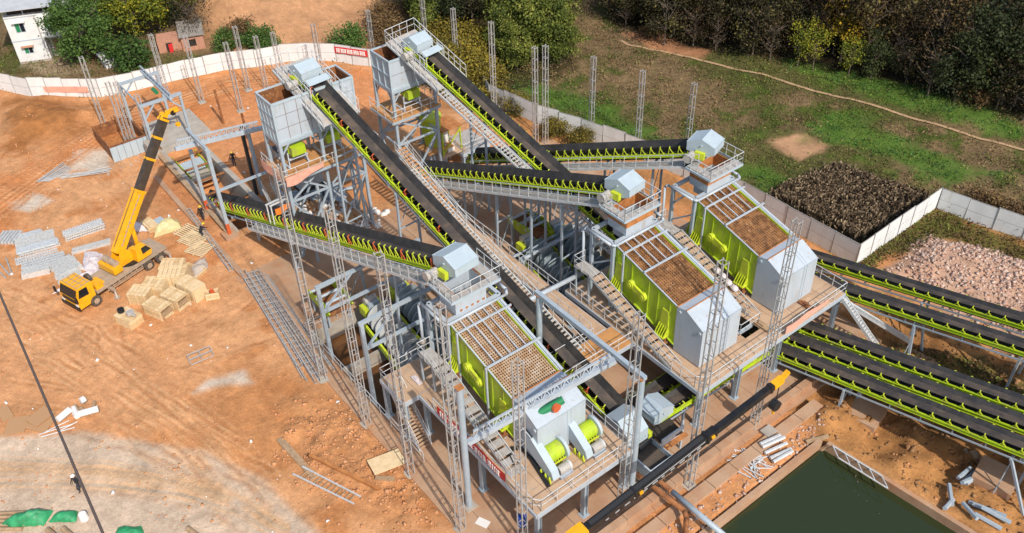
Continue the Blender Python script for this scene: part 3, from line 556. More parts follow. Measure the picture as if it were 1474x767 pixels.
def headplat(label, xf, y0, y1, z, chx0, chx1, chy0, chy1, ztop, rusty=True):
    """platform under a conveyor head, and the rusty feed chute below it"""
    t = thing('head_platform', (xf, y0, z), label, 'platform', 'conveyor head platforms above the screens')
    xb = xf-2.6
    m = MB(); m.bx(xb, chx0-.05, y0, y1, z-.05, z).bx(chx1+.05, xf, y0, y1, z-.05, z).bx(chx0-.05, chx1+.05, y0, chy0-.05, z-.05, z).bx(chx0-.05, chx1+.05, chy1+.05, y1, z-.05, z)
    m.build('floor_grating', M['grate'], t)
    m = MB(); 
    for a, b in (((xb, y0), (xf, y0)), ((xf, y0), (xf, y1)), ((xf, y1), (xb, y1)), ((xb, y1), (xb, y0))): m.beam((*a, z-.08), (*b, z-.08), .10, .18)
    m.build('edge_beam', M['hood'], t)
    MB().rail([(xb-.2, y0+.04, z), (xf-.04, y0+.04, z), (xf-.04, y1-.04, z), (xb, y1-.04, z)], 1.1, .75, .028).build('handrail', M['rail'], t)
    f = thing('feed_chute', (chx1, chy0, 10.3), label.replace('grated platform round', 'pale feed chute under').replace(' the head of', '')+(', rusty along its top' if rusty else ', no rusty lip'), 'chute', 'feed chutes above the screens')
    zm = 11.0 if rusty else 12.1; m = MB()
    for zz0, zz1, mi in ((10.3, zm, 0), (zm, ztop, 1)):
        th = .04; e = .012 if mi else 0
        m.bx(chx0-e, chx1+e, chy0-e, chy0+th, zz0, zz1, mi).bx(chx0-e, chx1+e, chy1-th, chy1+e, zz0, zz1, mi).bx(chx0-e, chx0+th, chy0+th, chy1-th, zz0, zz1, mi).bx(chx1-th, chx1+e, chy0+th, chy1-th, zz0, zz1, mi)
    m.bx(chx0+.3, chx1-.3, chy0+.3, chy1-.3, 9.5, 10.35, 0)
    o = m.build('chute_box', [M['white'], M['rustlight']], f)
    m = MB()
    for k in range(0 if rusty else 5): yy = chy0+.35+k*(chy1-chy0-.7)/4; m.bx(chx1+.014, chx1+.05, yy, yy+.18, 10.45, 10.62)
    if not rusty: m.build('rust_streak', M['rustlight'], f)['kind'] = 'stuff'
    return t
c1 = conveyor('feed_conveyor', 'long feed conveyor with red and lime idlers rising from the trench', (-83.5, 22.7, -2.4), (-40.6, 26.3, 13.0), 'B', 1.6, .72, (-1,), [(8.6, -.3), (13.8, 0), (20.6, 0, .2), (28, 0, .3), (36.5, 0, .4)], redk=5, idler_h=.62, gstart=.33)
headplat('grated platform round the head of the near feed conveyor', -38.6, 24.2, 28.3, 12.2, -41.2, -39.25, 24.9, 27.5, 12.15, False)
s2 = .37
H2 = Vector((-39.9, 41.5, 13.0)); T2 = H2-Vector((24.5, 24.5*.135, 24.5*.36)); T2.z = max(T2.z, 3.9)
c2 = conveyor('feed_conveyor', 'middle feed conveyor crossing in front, its pale hood above the middle screen', T2, H2, 'B', 1.4, .78, (-1,), [(5.0, 0, .2), (11.3, 0, .1), (15.5, 0, .1), (19.0, 0.4, .1)], gstart=.05)
headplat('grated platform round the head of the middle feed conveyor', -37.75, 39.2, 42.95, 12.3, -40.3, -38.3, 40.0, 42.8, 12.15)
H3 = Vector((-39.7, 50.2, 13.2)); T3 = H3-Vector((22.5, 22.5*.33, 22.5*.36*1.05)); T3.z = 4.7
c3 = conveyor('feed_conveyor', 'farthest feed conveyor, rising level across the back to the farthest screen', T3, H3, 'B', 1.4, .82, (-1,), [(3.5, 0), (9.5, 0, .1), (15.0, 0, .1), (19.5, 0, .1)], gstart=.05)
headplat('grated platform round the head of the farthest feed conveyor', -37.3, 47.9, 51.7, 12.4, -40.2, -38.25, 48.9, 51.6, 12.2)
c4 = conveyor('inclined_conveyor', 'steep black belt conveyor climbing from the sunken hopper to the open silo on the left', (-66.9, 29.2, 16.3), (-28.0, 32.6, 1.6), 'A', 1.5, .8, (1,), [(4.6, 0, .2), (13.0, 0, .2), (19.5, 0, .1), (26, 0, .1), (31.5, 0, .1)], redk=5, hoodlen=2.0, motor=True, gstart=.30, gend=.83, slats=True)
c5 = conveyor('inclined_conveyor', 'steep black belt conveyor climbing to the farther silo beside the fence', (-66.6, 40.35, 15.5), (-36.5, 45.2, 3.2), 'A', 1.45, .8, (-1,), [(7.5, 0, .1), (14.0, 0, .1), (20.0, 0, .1)], hoodlen=2.0, gstart=.15, gend=.9, slats=True)
# head platforms with railings around the tops of the two inclined conveyors
def toprail(label, t, P, W, x0, x1, parent_name='head_platform'):
    yaw = t.rotation_euler.z; o = t.location
    r = thing(parent_name, o, label, 'platform', 'railed platforms at the tops of the inclined conveyors', yaw, local=True)
    m = MB()
    for sg in (-1, 1):
        a, b = sg*W, sg*(W+.75); m.hexa([P(x0, a, -.45), P(x0, b, -.45), P(x0, b, -.5), P(x0, a, -.5), P(x1, a, -.45), P(x1, b, -.45), P(x1, b, -.5), P(x1, a, -.5)])
    m.hexa([P(x0-.9, -W-.75, -.44), P(x0-.9, W+.75, -.44), P(x0-.9, W+.75, -.5), P(x0-.9, -W-.75, -.5), P(x0, -W-.75, -.44), P(x0, W+.75, -.44), P(x0, W+.75, -.5), P(x0, -W-.75, -.5)])
    m.build('floor_grating', M['grate'], r)
    m = MB(); m.rail([P(x1, -W-.75, -.45), P(x0-.9, -W-.75, -.45), P(x0-.9, W+.75, -.45), P(x1, W+.75, -.45)], 1.15, .8, .03); m.rail([P(x0-.2, -W-.1, -.45), P(x1*.5, -W-.1, -.45)], 1.1, .7, .025)
    for sg in (-1, 1): m.beam(P(x1, sg*(W+.75), -.55), P(x0-.9, sg*(W+.75), -.55), .08, .2)
    # crossover gate with pale plate roof
    for sg in (-1, 1): m.rail([P(1.7, sg*(W+.05), .1), P(2.5, sg*(W+.05), .1)], 1.1, .4, .03)
    m.build('handrail', M['rail'], r)
    m = MB(); m.hexa([P(1.75, -W-.1, 1.0), P(1.75, W+.1, 1.0), P(1.75, W+.1, 1.04), P(1.75, -W-.1, 1.04), P(2.4, -W-.1, 1.0), P(2.4, W+.1, 1.0), P(2.4, W+.1, 1.04), P(2.4, -W-.1, 1.04)]); m.build('crossover_plate', M['hood'], r)
toprail('railed grating platform round the top pulley above the left silo', c4[0], c4[1], 1.05, -1.2, 5.0)
toprail('railed grating platform round the top pulley above the farther silo', c5[0], c5[1], 1.05, -1.2, 4.5)
# ------------------------------------------------------------------ silos
def silo(label, x0, x1, y0, y1, zb, zt, nx_, ny_, nz_, zp, feeders, rusty=True):
    t = thing('open_silo', ((x0+x1)/2, (y0+y1)/2, 0), label, 'silo', 'open topped aggregate silos')
    core = MB(); th = .05
    core.bx(x0+th, x1-th, y0+th, y0+2*th, zb, zt-.02).bx(x0+th, x1-th, y1-2*th, y1-th, zb, zt-.02).bx(x0+th, x0+2*th, y0+2*th, y1-2*th, zb, zt-.02).bx(x1-2*th, x1-th, y0+2*th, y1-2*th, zb, zt-.02)
    core.build('rusty_lining', M['rust'], t)
    zs = [zb+(zt-zb)*i/nz_ for i in range(nz_+1)]
    for k in range(nz_):
        for i in range(ny_):
            a, b = y0+(y1-y0)*i/ny_, y0+(y1-y0)*(i+1)/ny_
            for x in (x1-.02, x0+.02): piece('wall_panel', 'white' if x > x0+1 else 'hood', t, (x, (a+b)/2, (zs[k]+zs[k+1])/2), (.035, b-a-.045, zs[k+1]-zs[k]-.05))
        for i in range(nx_):
            a, b = x0+(x1-x0)*i/nx_, x0+(x1-x0)*(i+1)/nx_
            for y in (y0+.02, y1-.02): piece('wall_panel', 'hood', t, ((a+b)/2, y, (zs[k]+zs[k+1])/2), (b-a-.045, .035, zs[k+1]-zs[k]-.05))
    m = MB()
    for i in range(nx_+1):
        x = x0+(x1-x0)*i/nx_
        for y in (y0-.03, y1+.03): m.bx(x-.05, x+.05, y-.06, y+.06, zb, zt)
    for i in range(ny_+1):
        y = y0+(y1-y0)*i/ny_
        if i in (0, ny_): m.bx(x1-.06, x1+.06, y-.07, y+.07, zb, zt+.02)
    for k, z in enumerate(zs):
        e = .1 if k in (0, nz_) else .05
        m.bx(x0-.08, x1+.08, y0-.09, y0+.045, z-e, z+e-.01).bx(x0-.08, x1+.08, y1-.045, y1+.09, z-e, z+e-.01)
        if k in (0, nz_): m.bx(x1-.045, x1+.09, y0+.05, y1-.05, z-e, z+e).bx(x0-.09, x0+.045, y0+.05, y1-.05, z-e, z+e)
    m.build('stiffener', M['hood'], t)
    m = MB(); cx, cy = (x0+x1)/2, (y0+y1)/2
    for (fy, wy) in feeders:
        top = [(x0, fy-wy, zb), (x1, fy-wy, zb), (x1, fy+wy, zb), (x0, fy+wy, zb)]; bot = [(cx-.7, fy-.8, zb-1.0), (cx+.7, fy-.8, zb-1.0), (cx+.7, fy+.8, zb-1.0), (cx-.7, fy+.8, zb-1.0)]
        m.hexa(bot+top)
    m.build('outlet_cone', M['steel'], t)
    m = MB(); np_ = len(feeders)+1 if len(feeders) > 1 else 2
    pys = [y0+(y1-y0)*i/(np_-1) for i in range(np_)]
    for x in (x0, x1):
        for i, y in enumerate(pys):
            m.beam((x, y, 0), (x, y, zb-.1), .26, .26)
            for sg in (-1, 1):
                if y0-.1 < y+sg*.9 < y1+.1: m.beam((x, y, zb-1.3), (x, y+sg*.95, zb-.15), .13)
            ox = .95 if x == x0 else -.95; m.beam((x, y, zb-1.3), (x+ox, y, zb-.15), .13)
        m.beam((x, y0, zb-.2), (x, y1, zb-.2), .2, .25)
        for i in range(len(pys)-1):
            a, b = pys[i], pys[i+1]; hm = zp*.68
            m.beam((x, a, zp-.3), (x, b, hm), .14); m.beam((x, b, zp-.3), (x, a, hm), .14); m.beam((x, a, hm), (x, b, hm), .17); m.beam((x, a, .2), (x, b, hm), .14); m.beam((x, b, .2), (x, a, hm), .14)
    for y in (y0, y1):
        m.beam((x0, y, zb-.2), (x1, y, zb-.2), .2, .25); hm = zp*.68
        m.beam((x0, y, hm), (x1, y, hm), .17); m.beam((x0, y, .2), (x1, y, hm), .14); m.beam((x1, y, .2), (x0, y, hm), .14); m.beam((x0, y, hm), (x1, y, zp-.3), .14)
    m.build('leg_frame', M['steel'], t)
    # working floor below the silo
    px0, px1, py0, py1 = x0-.4, x1+(1.0 if ny_ > 3 else .5), y0-.6, y1+(1.3 if ny_ > 3 else .2)
    nn = 5
    for i in range(nn):
        a, b = py0+(py1-py0)*i/nn, py0+(py1-py0)*(i+1)/nn
        piece('floor_plate', 'decko', t, ((px0+px1)/2, (a+b)/2, zp), (px1-px0, b-a-.02, .05))
    m = MB()
    for (a, b) in (((px0, py0), (px1, py0)), ((px1, py0), (px1, py1)), ((px1, py1), (px0, py1)), ((px0, py1), (px0, py0))): m.beam((*a, zp-.15), (*b, zp-.15), .12, .24)
    m.build('floor_beam', M['steel'], t)
    MB().rail([(px0, py0, zp), (px1, py0, zp), (px1, py1, zp), (px0, py1, zp)], 1.1, 1.2, .03).build('handrail', M['rail'], t)
    return t
silo('wide open silo with rusty inside under the nearer steep conveyor', -67.6, -64.8, 24.9, 32.5, 12.1, 15.75, 4, 7, 3, 8.9, [(26.8, 1.2), (30.1, 1.2)])
silo('narrow open silo with two rows of blue panels beside the fence', -69.5, -66.4, 37.2, 41.8, 12.1, 15.0, 3, 2, 2, 9.2, [(39.5, 2.0)])
def feeder(label, x, y, z):
    t = thing('vibrating_feeder', (x, y, z), label, 'feeder', 'lime vibrating feeders under the silos')
    m = MB().prism([(x-1.3, y-.65, z+.55), (x+1.5, y-.65, z+.35), (x+1.5, y-.65, z+1.15), (x-1.3, y-.65, z+1.3)], (0, 1.3, 0)); m.bx(x-.2, x-.1, y-.7, y+.7, z+.4, z+1.25).bx(x+.7, x+.8, y-.7, y+.7, z+.35, z+1.2); m.build('trough', M['lime'], t)
    m = MB()
    for sx in (-1, 1):
        for sy in (-1, 1): m.beam((x+sx, y+sy*.9, z-.9), (x+sx*.8, y+sy*.8, z+.5), .1)
        m.beam((x+sx, y-.95, z-.1), (x+sx, y+.95, z-.1), .14)
    m.beam((x-1.1, y-.95, z-.85), (x+1.1, y-.95, z-.85), .14).beam((x-1.1, y+.95, z-.85), (x+1.1, y+.95, z-.85), .14); m.build('stand', M['white'], t)
    m = MB()
    for k in (-.35, .35): m.tube((x+.3, y+k-.25, z+.1), (x+.3, y+k+.25, z+.1), .22, 10)
    m.build('motor', M['motor'], t)
feeder('lime vibrating feeder under the left half of the wide silo', -66.3, 26.5, 10.0)
feeder('lime vibrating feeder under the right half of the wide silo', -66.3, 29.9, 10.0)
feeder('lime vibrating feeder under the narrow farther silo', -67.9, 39.5, 10.2)
# faded cloth hung on the silo floor rail
def cloth(name, label, cat, pts, mk, sag=.1, group=None):
    m = MB(); n = len(pts)
    for (a, b, ha, hb) in pts:
        a = Vector(a); b = Vector(b); K = 8; d = (b-a); nr = Vector((d.y, -d.x, 0)).normalized()
        for i in range(K):
            u, v = i/K, (i+1)/K; p = a.lerp(b, u)+nr*(.08+.06*math.sin(9*u)); q = a.lerp(b, v)+nr*(.08+.06*math.sin(9*v))
            h0 = (ha+(hb-ha)*u)*(1+.25*math.sin(5*u)); h1 = (ha+(hb-ha)*v)*(1+.25*math.sin(5*v))
            e = nr*.02; m.hexa([p-Vector((0, 0, h0)), q-Vector((0, 0, h1)), q+e-Vector((0, 0, h1)), p+e-Vector((0, 0, h0)), p, q, q+e, p+e])
    return tag(m.build(name, M[mk], loc=pts[0][0]), label, cat, group)
cloth('cloth', 'faded pink cloth draped along the floor rail of the wide silo', 'cloth', [((-68.0, 24.2, 9.5), (-63.5, 24.2, 9.5), .75, .75), ((-63.45, 24.25, 9.6), (-63.45, 27.9, 9.7), .9, .5)], 'pinkcloth')
# ------------------------------------------------------------------ stairs and decks
def stair(label, a, b, wd, rail=True, side=(0, 1, 0), mk='deck', group='steel stairs', n=None, name='steel_stair'):
    """a = bottom, b = top (middle of the flight)"""
    a = Vector(a); b = Vector(b); t = thing(name, a, label, 'stair', group); d = b-a; hz = Vector((d.x, d.y, 0)).normalized(); sd_ = Vector((-hz.y, hz.x, 0))
    n = n or int(d.z/.19); rz = math.atan2(hz.y, hz.x)
    for i in range(n): piece('tread', mk, t, a.lerp(b, (i+.5)/n), (math.hypot(d.x, d.y)/n*(.86 if n < 40 else .97), wd, .04), (0, 0, rz))
    m = MB()
    for sg in (-1, 1): m.beam(a+sd_*sg*(wd/2+.04), b+sd_*sg*(wd/2+.04), .05, .26)
    m.build('stringer', M['rail'], t)
    m = MB()
    for sg in ((-1, 1) if rail is True else (rail,) if rail else ()):
        o = sd_*sg*(wd/2+.05); m.rail([a+o, b+o], .95, 1.3, .022)
    if rail: m.build('handrail', M['rail'], t)
    return t
def deck(label, x0, x1, y0, y1, z, nx_, ny_, legs, rails, mk='deck', holes=(), z0=0):
    t = thing('steel_deck', ((x0+x1)/2, (y0+y1)/2, 0), label, 'platform', 'steel decks of the screening plant')
    for i in range(nx_):
        for j in range(ny_):
            cx, cy = x0+(x1-x0)*(i+.5)/nx_, y0+(y1-y0)*(j+.5)/ny_
            if any(h[0] < cx < h[1] and h[2] < cy < h[3] for h in holes): continue
            piece('floor_plate', mk, t, (cx, cy, z-.03+random.uniform(-.004, .004)), ((x1-x0)/nx_-.025, (y1-y0)/ny_-.025, .06))
    m = MB()
    for a, b in (((x0, y0), (x1, y0)), ((x1, y0), (x1, y1)), ((x1, y1), (x0, y1)), ((x0, y1), (x0, y0))): m.beam((*a, z-.24), (*b, z-.24), .16, .36)
    m.build('edge_beam', M['white'], t)
    m = MB(); k = max(2, int((x1-x0)/2.4))
    for i in range(1, k): x = x0+(x1-x0)*i/k; m.beam((x, y0+.1, z-.26), (x, y1-.1, z-.26), .14, .3)
    m.build('joist', M['steel'], t)
    for (lx, ly) in legs:
        q = MB(); q.bx(lx-.18, lx+.18, ly-.17, ly-.14, z0, z-.42).bx(lx-.18, lx+.18, ly+.14, ly+.17, z0, z-.42).bx(lx-.02, lx+.02, ly-.14, ly+.14, z0, z-.42).bx(lx-.3, lx+.3, ly-.3, ly+.3, z0-.02, z0+.05)
        q.build('leg', M['steel'], t)
    m = MB()
    for r in rails: m.rail(r, 1.1, 1.3, .03)
    m.build('handrail', M['rail'], t); return t
D1 = deck('near lower steel deck carrying the near screen and two lime drums', -40.0, -26.75, 21.7, 30.0, 4.0, 8, 5, [(-27, 22), (-27, 26), (-27, 29.7), (-33, 22), (-33, 29.7), (-39.7, 22), (-39.7, 29.7)],
     [[(-38.2, 21.75, 4), (-27.2, 21.75, 4), (-26.8, 22.1, 4), (-26.8, 29.95, 4), (-39.8, 29.95, 4)]])
D2 = deck('wide rear steel deck carrying the middle and farthest screens', -42.0, -27.4, 37.3, 54.2, 4.0, 9, 10, [(-27.7, 37.7), (-27.7, 42), (-27.7, 46.6), (-27.7, 53.8), (-34, 37.7), (-34, 45.5), (-34, 53.8), (-41.6, 37.7), (-41.6, 45.5), (-41.6, 53.8)],
     [[(-41.5, 37.35, 4), (-28, 37.35, 4), (-27.45, 37.9, 4), (-27.45, 54.15, 4), (-31, 54.15, 4)]], holes=[(-36, -29.6, 44.0, 46.0)])
MB().rail([(-36, 43.9, 4), (-29.5, 43.9, 4), (-29.5, 46.1, 4), (-36, 46.1, 4)], 1.1, 1.3, .03).build('handrail', M['rail'], D2)
deck('grated landing between the near deck and the sump at the foot of the near screen', -43.2, -40.1, 20.4, 24.6, 3.9, 2, 3, [(-43, 20.6), (-43, 24.4), (-40.3, 20.6)], [[(-41.1, 20.45, 3.9), (-43.15, 20.45, 3.9), (-43.15, 24.5, 3.9)]], mk='deck')
p0 = atY(735, 383, 36.6)
deck('long clay-dusted catwalk beside the nearer steep conveyor', -56.5, -36.6, 35.3, 36.7, 4.0, 9, 1, [(-55, 36), (-49, 36), (-43, 36), (-37.2, 36)], [[(-56, 35.35, 4), (-36.8, 35.35, 4)], [(-56, 36.65, 4), (-42.2, 36.65, 4)]])
deck('short orange-stained bridge between the two decks', -36.5, -34.2, 30.2, 37.2, 3.95, 1, 4, [(-35.3, 33.2)], [[(-36.4, 30.2, 3.95), (-36.4, 35.2, 3.95)], [(-34.25, 30.2, 3.95), (-34.25, 37.2, 3.95)]], mk='decko')
stair('long stair along the lime side of the middle screen', (-30.2, 37.80, 4), (-39.2, 37.90, 7.0), .95, rail=1)
stair('long stair along the lime side of the farthest screen with white bags on it', (-30.5, 46.65, 4), (-39.0, 46.65, 7.0), .95, rail=1)
stair('long grated stair along the lime side of the near screen', (-29.9, 22.75, 4), (-39.2, 23.15, 6.6), 1.0, rail=1, mk='grate')
stair('stair from the slab up to the landing beside the sump', (-38.6, 20.9, .05), (-42.0, 20.9, 3.8), .95)
stair('narrow stair hanging off the far end of the rear deck by the stockpile conveyors', tuple(at(1263, 500, .4)), (-27.2, 53.8, 3.8), .42, rail=False, mk='rail')
stair('short stair up to the floor of the wide silo with pale treads', tuple(at(401, 302, 2.2)), tuple(at(384, 268, 4.6)), 1.0)
stair('catwalk stair running down under the nearer steep conveyor', (-54.5, 36, 4), (-62.6, 35.2, 8.6), 1.0, mk='decko')
for lab, y, xl in (('upper landing of the stair beside the middle screen', 37.9, -41.1), ('upper landing of the stair beside the farthest screen', 46.65, -40.9), ('upper landing of the stair beside the near screen', 23.15, -41.1)):
    zl = 6.6 if y < 30 else 7.0; t = thing('stair_landing', (xl, y, zl), lab, 'platform', 'stair landings beside the screens')
    piece('floor_plate', 'grate', t, (xl+.9, y, zl), (1.9, 1.1, .05)); m = MB().rail([(xl+1.8, y-.55, zl), (xl, y-.55, zl), (xl, y+.55, zl)], 1.1, .9, .028); m.build('handrail', M['rail'], t)
    m = MB()
    for sx in (.1, 1.6): m.beam((xl+sx, y-.4, 4), (xl+sx, y-.4, zl-.05), .14)
    m.build('post', M['steel'], t)
# ------------------------------------------------------------------ vibrating screens
def screen(label, xb, y0, L_=6.6, bars=4, near=False):
    t = thing('vibrating_screen', (xb, y0, 4), label, 'screen', 'lime vibrating screens on the decks')
    W_ = 4.0; sl = 1.75/6.6; zt = lambda x: 9.95-sl*x; zb = lambda x: 6.45-sl*(x+.7)*1.0
    side = [(0, zt(0)), (L_, zt(L_)), (L_+.1, zb(L_)), (-.75, zb(-.75)), (-.45, zb(-.5)+1.6)]
    for y in (0, W_-.08):
        MB().prism([(xb+x, y0+y, z) for x, z in side], (0, .08, 0)).build('side_plate', M['lime'], t)
    m = MB()
    for x in (.35, 1.9, 3.7, 4.7, 5.9):
        if x < L_: m.hexa([(xb+x-.04, y0-.10, zb(x)), (xb+x+.04, y0-.10, zb(x)), (xb+x+.04, y0-.004, zb(x)), (xb+x-.04, y0-.004, zb(x)), (xb+x-.04, y0-.05, zt(x)-.1), (xb+x+.04, y0-.05, zt(x)-.1), (xb+x+.04, y0-.004, zt(x)-.1), (xb+x-.04, y0-.004, zt(x)-.1)])
    m.beam((xb-.7, y0-.07, zb(-.7)+.05), (xb+L_+.05, y0-.07, zb(L_)+.05), .14, .12)
    m.build('side_rib', M['lime'], t)
    for cx in (.55, L_-1.05):           # flared spring brackets
        m = MB(); zc = zb(cx)+.15; wv = .50
        m.prism([(xb+cx-.3, y0-.01, zc+2.3), (xb+cx+.3, y0-.01, zc+2.3), (xb+cx+wv, y0-.01, zc), (xb+cx-wv, y0-.01, zc)], (0, -.10, 0))
        m.bx(xb+cx-wv, xb+cx+wv, y0-.62, y0-.11, zc-.02, zc+.08)
        for k in range(5):
            x = xb+cx-wv+.06+k*(2*wv-.12)/4; m.prism([(x-.02, y0-.11, zc+.9), (x-.02, y0-.11, zc+.08), (x-.02, y0-.58, zc+.08)], (.04, 0, 0))
        m.build('spring_bracket', M['yel'], t)
        m = MB()
        for k in range(4): x = xb+cx-.42+k*.28; m.tube((x, y0-.36, zc-.5), (x, y0-.36, zc-.02), .12, 8)
        m.bx(xb+cx-.58, xb+cx+.58, y0-.6, y0-.12, zc-.58, zc-.5); m.build('spring', M['rust'], t)
        m = MB()
        for k in range(4): x = xb+cx-.42+k*.28; m.bx(x-.08, x+.08, y0-.45, y0-.2, 4.02, zc-.58)
        m.build('spring_post', M['steel'], t)
        m = MB(); m.bx(xb+cx-.3, xb+cx+.3, y0+W_+.1, y0+W_+.4, 4.02, zc-.1); m.build('spring_post', M['steel'], t)
    # exciter guard: two discs joined by a cover
    ex = L_*.30; m = MB(); az = -math.atan(sl)
    for u in (0, 1.35):
        x = xb+ex+u; z = zt(ex+u)-1.95; m.tube((x, y0-.01, z), (x, y0-.34, z), .34, 16); m.tube((x, y0-.34, z), (x, y0-.40, z), .18, 12)
    xa, xc = ex, ex+1.35
    m.hexa([(xb+xa, y0-.28, zt(xa)-2.2), (xb+xc, y0-.28, zt(xc)-2.2), (xb+xc, y0-.1, zt(xc)-2.2), (xb+xa, y0-.1, zt(xa)-2.2), (xb+xa, y0-.28, zt(xa)-1.66), (xb+xc, y0-.28, zt(xc)-1.66), (xb+xc, y0-.1, zt(xc)-1.66), (xb+xa, y0-.1, zt(xa)-1.66)])
    m.build('exciter', M['yel'], t)
    # screening surface: lattice of rusty bars over dark
    m = MB(); nxb = int(L_/(.19 if near else .215)); nyb = 21 if near else 17; zo = -.22
    for i in range(nxb+1):
        x = .04+(L_-.08)*i/nxb; m.beam((xb+x, y0+.09, zt(x)+zo), (xb+x, y0+W_-.09, zt(x)+zo), .075 if near else .15, .05)
    for j in range(nyb+1):
        y = .14+(W_-.28)*j/nyb; m.beam((xb+.05, y0+y, zt(.05)+zo+.012), (xb+L_-.05, y0+y, zt(L_-.05)+zo+.012), .075 if near else .15, .05)
    o = m.build('screen_mesh', M['meshp'] if near else M['mesh'], t); o['kind'] = 'stuff'
    m = MB().hexa([(xb, y0+.09, zt(0)-.75), (xb+L_, y0+.09, zt(L_)-.75), (xb+L_, y0+W_-.09, zt(L_)-.75), (xb, y0+W_-.09, zt(0)-.75), (xb, y0+.09, zt(0)-.7), (xb+L_, y0+.09, zt(L_)-.7), (xb+L_, y0+W_-.09, zt(L_)-.7), (xb, y0+W_-.09, zt(0)-.7)]); m.build('lower_deck', M['rust'], t)
    for y, ww in ((-.02, .09), (W_+.02, .09), (W_+.22, .2)): MB().beam((xb, y0+y, zt(0)+.03), (xb+L_, y0+y, zt(L_)+.03), ww, .085).build('top_rail', M['white'], t)
    nb = bars
    for j in range(nb):
        y = W_*(j+1)/(nb+1); xe = L_*(.62 if near else .48)
        o = MB().beam((xb+.05, y0+y, zt(.05)+.10), (xb+xe, y0+y, zt(xe)+.10), .075, .06).build('spray_pipe', M['white'], t)
    for x, zz in ((1.05, .16), (L_*(.62 if near else .48), .22)):
        q = MB().beam((xb+x, y0-.12, zt(x)+zz), (xb+x, y0+W_+.5, zt(x)+zz), .12, .12); q.beam((xb+x, y0-.18, 4.03), (xb+x, y0-.18, zt(x)+zz), .12) if x < 2 or near else None; q.build('spray_header', M['white'], t)
    # discharge box
    prof = [(L_-.03, zt(L_)+.05), (L_+.85, zt(L_)+.25), (L_+2.55, zt(L_)-.62), (L_+2.62, 4.12), (L_+.05, 4.06)]
    m = MB().prism([(xb+x, y0-.06, z) for x, z in prof], (0, W_+.12, 0)); m.build('discharge_box', M['white'], t)
    m = MB()
    m.beam((xb+L_+.86, y0-.08, zt(L_)+.27), (xb+L_+.86, y0+W_+.08, zt(L_)+.27), .07, .05)
    m.beam((xb+L_+.02, y0-.08, zt(L_)+.08), (xb+L_+.02, y0+W_+.08, zt(L_)+.08), .10, .06)
    m.build('box_seam', M['rustlight'], t)
    m = MB()
    for yy in (W_*.62, W_*.7): m.beam((xb+L_+2.63, y0+yy, 4.2), (xb+L_+2.57, y0+yy, zt(L_)-.65), .035, .03); m.beam((xb+L_+2.56, y0+yy, zt(L_)-.62), (xb+L_+.9, y0+yy, zt(L_)+.26), .035, .03)
    m.beam((xb+L_+2.60, y0-.07, zt(L_)-.62), (xb+L_+2.60, y0+W_+.07, zt(L_)-.62), .04, .04)
    m.build('stiffener', M['hood'], t)
    for x, z in ((L_+.3, zt(L_)-.25), (L_+2.3, zt(L_)-.95)): MB().tube((xb+x, y0-.06, z), (xb+x, y0-.14, z), .13, 8).build('lifting_lug', M['hood'], t)
    # feed frame
    f = thing('screen_gantry', (xb-1.2, y0+2, 4), {'m': 'grey steel portal with a water pipe over the back of the middle screen', 'f': 'grey steel portal with a water pipe over the back of the farthest screen', 'n': 'grey steel portal with a water pipe over the back of the near screen'}[label[0]], 'steel frame', 'feed frames over the screens')
    m = MB(); X0, X1, Y0, Y1 = xb-2.4, xb-.05, y0-.2, y0+W_+.3
    for a, b in (((X0, Y0), (X1, Y0)), ((X1, Y0), (X1, Y1)), ((X1, Y1), (X0, Y1)), ((X0, Y1), (X0, Y0))): m.beam((*a, 10.12), (*b, 10.12), .28, .26)
    m.build('ring_beam', M['white'], f)
    for x in (X0, X1):
        for y in (Y0, Y1):
            if x == X1 and y == Y1: continue
            q = MB().bx(x-.13, x+.13, y-.13, y+.13, 4.02, 9.98); q.build('post', M['steel'], f)
    m = MB()
    for y in (Y0, Y1): MB().beam((X0, y, 8.4), (X0+1.3, y, 9.95), .14).build('brace', M['steel'], f)
    MB().beam((X0, Y0, 6.8), (X1, Y0, 8.6), .12).build('brace', M['steel'], f)
    # water pipe loop
    m = MB(); m.path([(X0-.6, Y0-.35, 5.4), (X0-.6, Y0-.35, 9.95), (X0-.3, Y0-.35, 10.25), (X1+.1, Y0-.35, 10.22), (X1+.35, Y0-.1, 10.2), (X1+.35, Y1+.4, 10.2), (X1-.1, Y1+.7, 10.2), (X1-.9, Y1+.7, 10.2)], .11, 10); m.build('water_pipe', M['white'], f, smooth=True)
    m = MB(); m.tube((X0-.6, Y0-.35, 6.3), (X0-.6, Y0-.35, 6.6), .24, 8); m.build('valve', M['motor'], f)
    return t
screen('middle lime screen with a rusty deck', -38.3, 39.0)
screen('farthest lime screen with a rusty deck', -38.4, 48.0)
screen('near lime screen with a pale perforated deck', -39.2, 24.3, 6.9, 5, True)
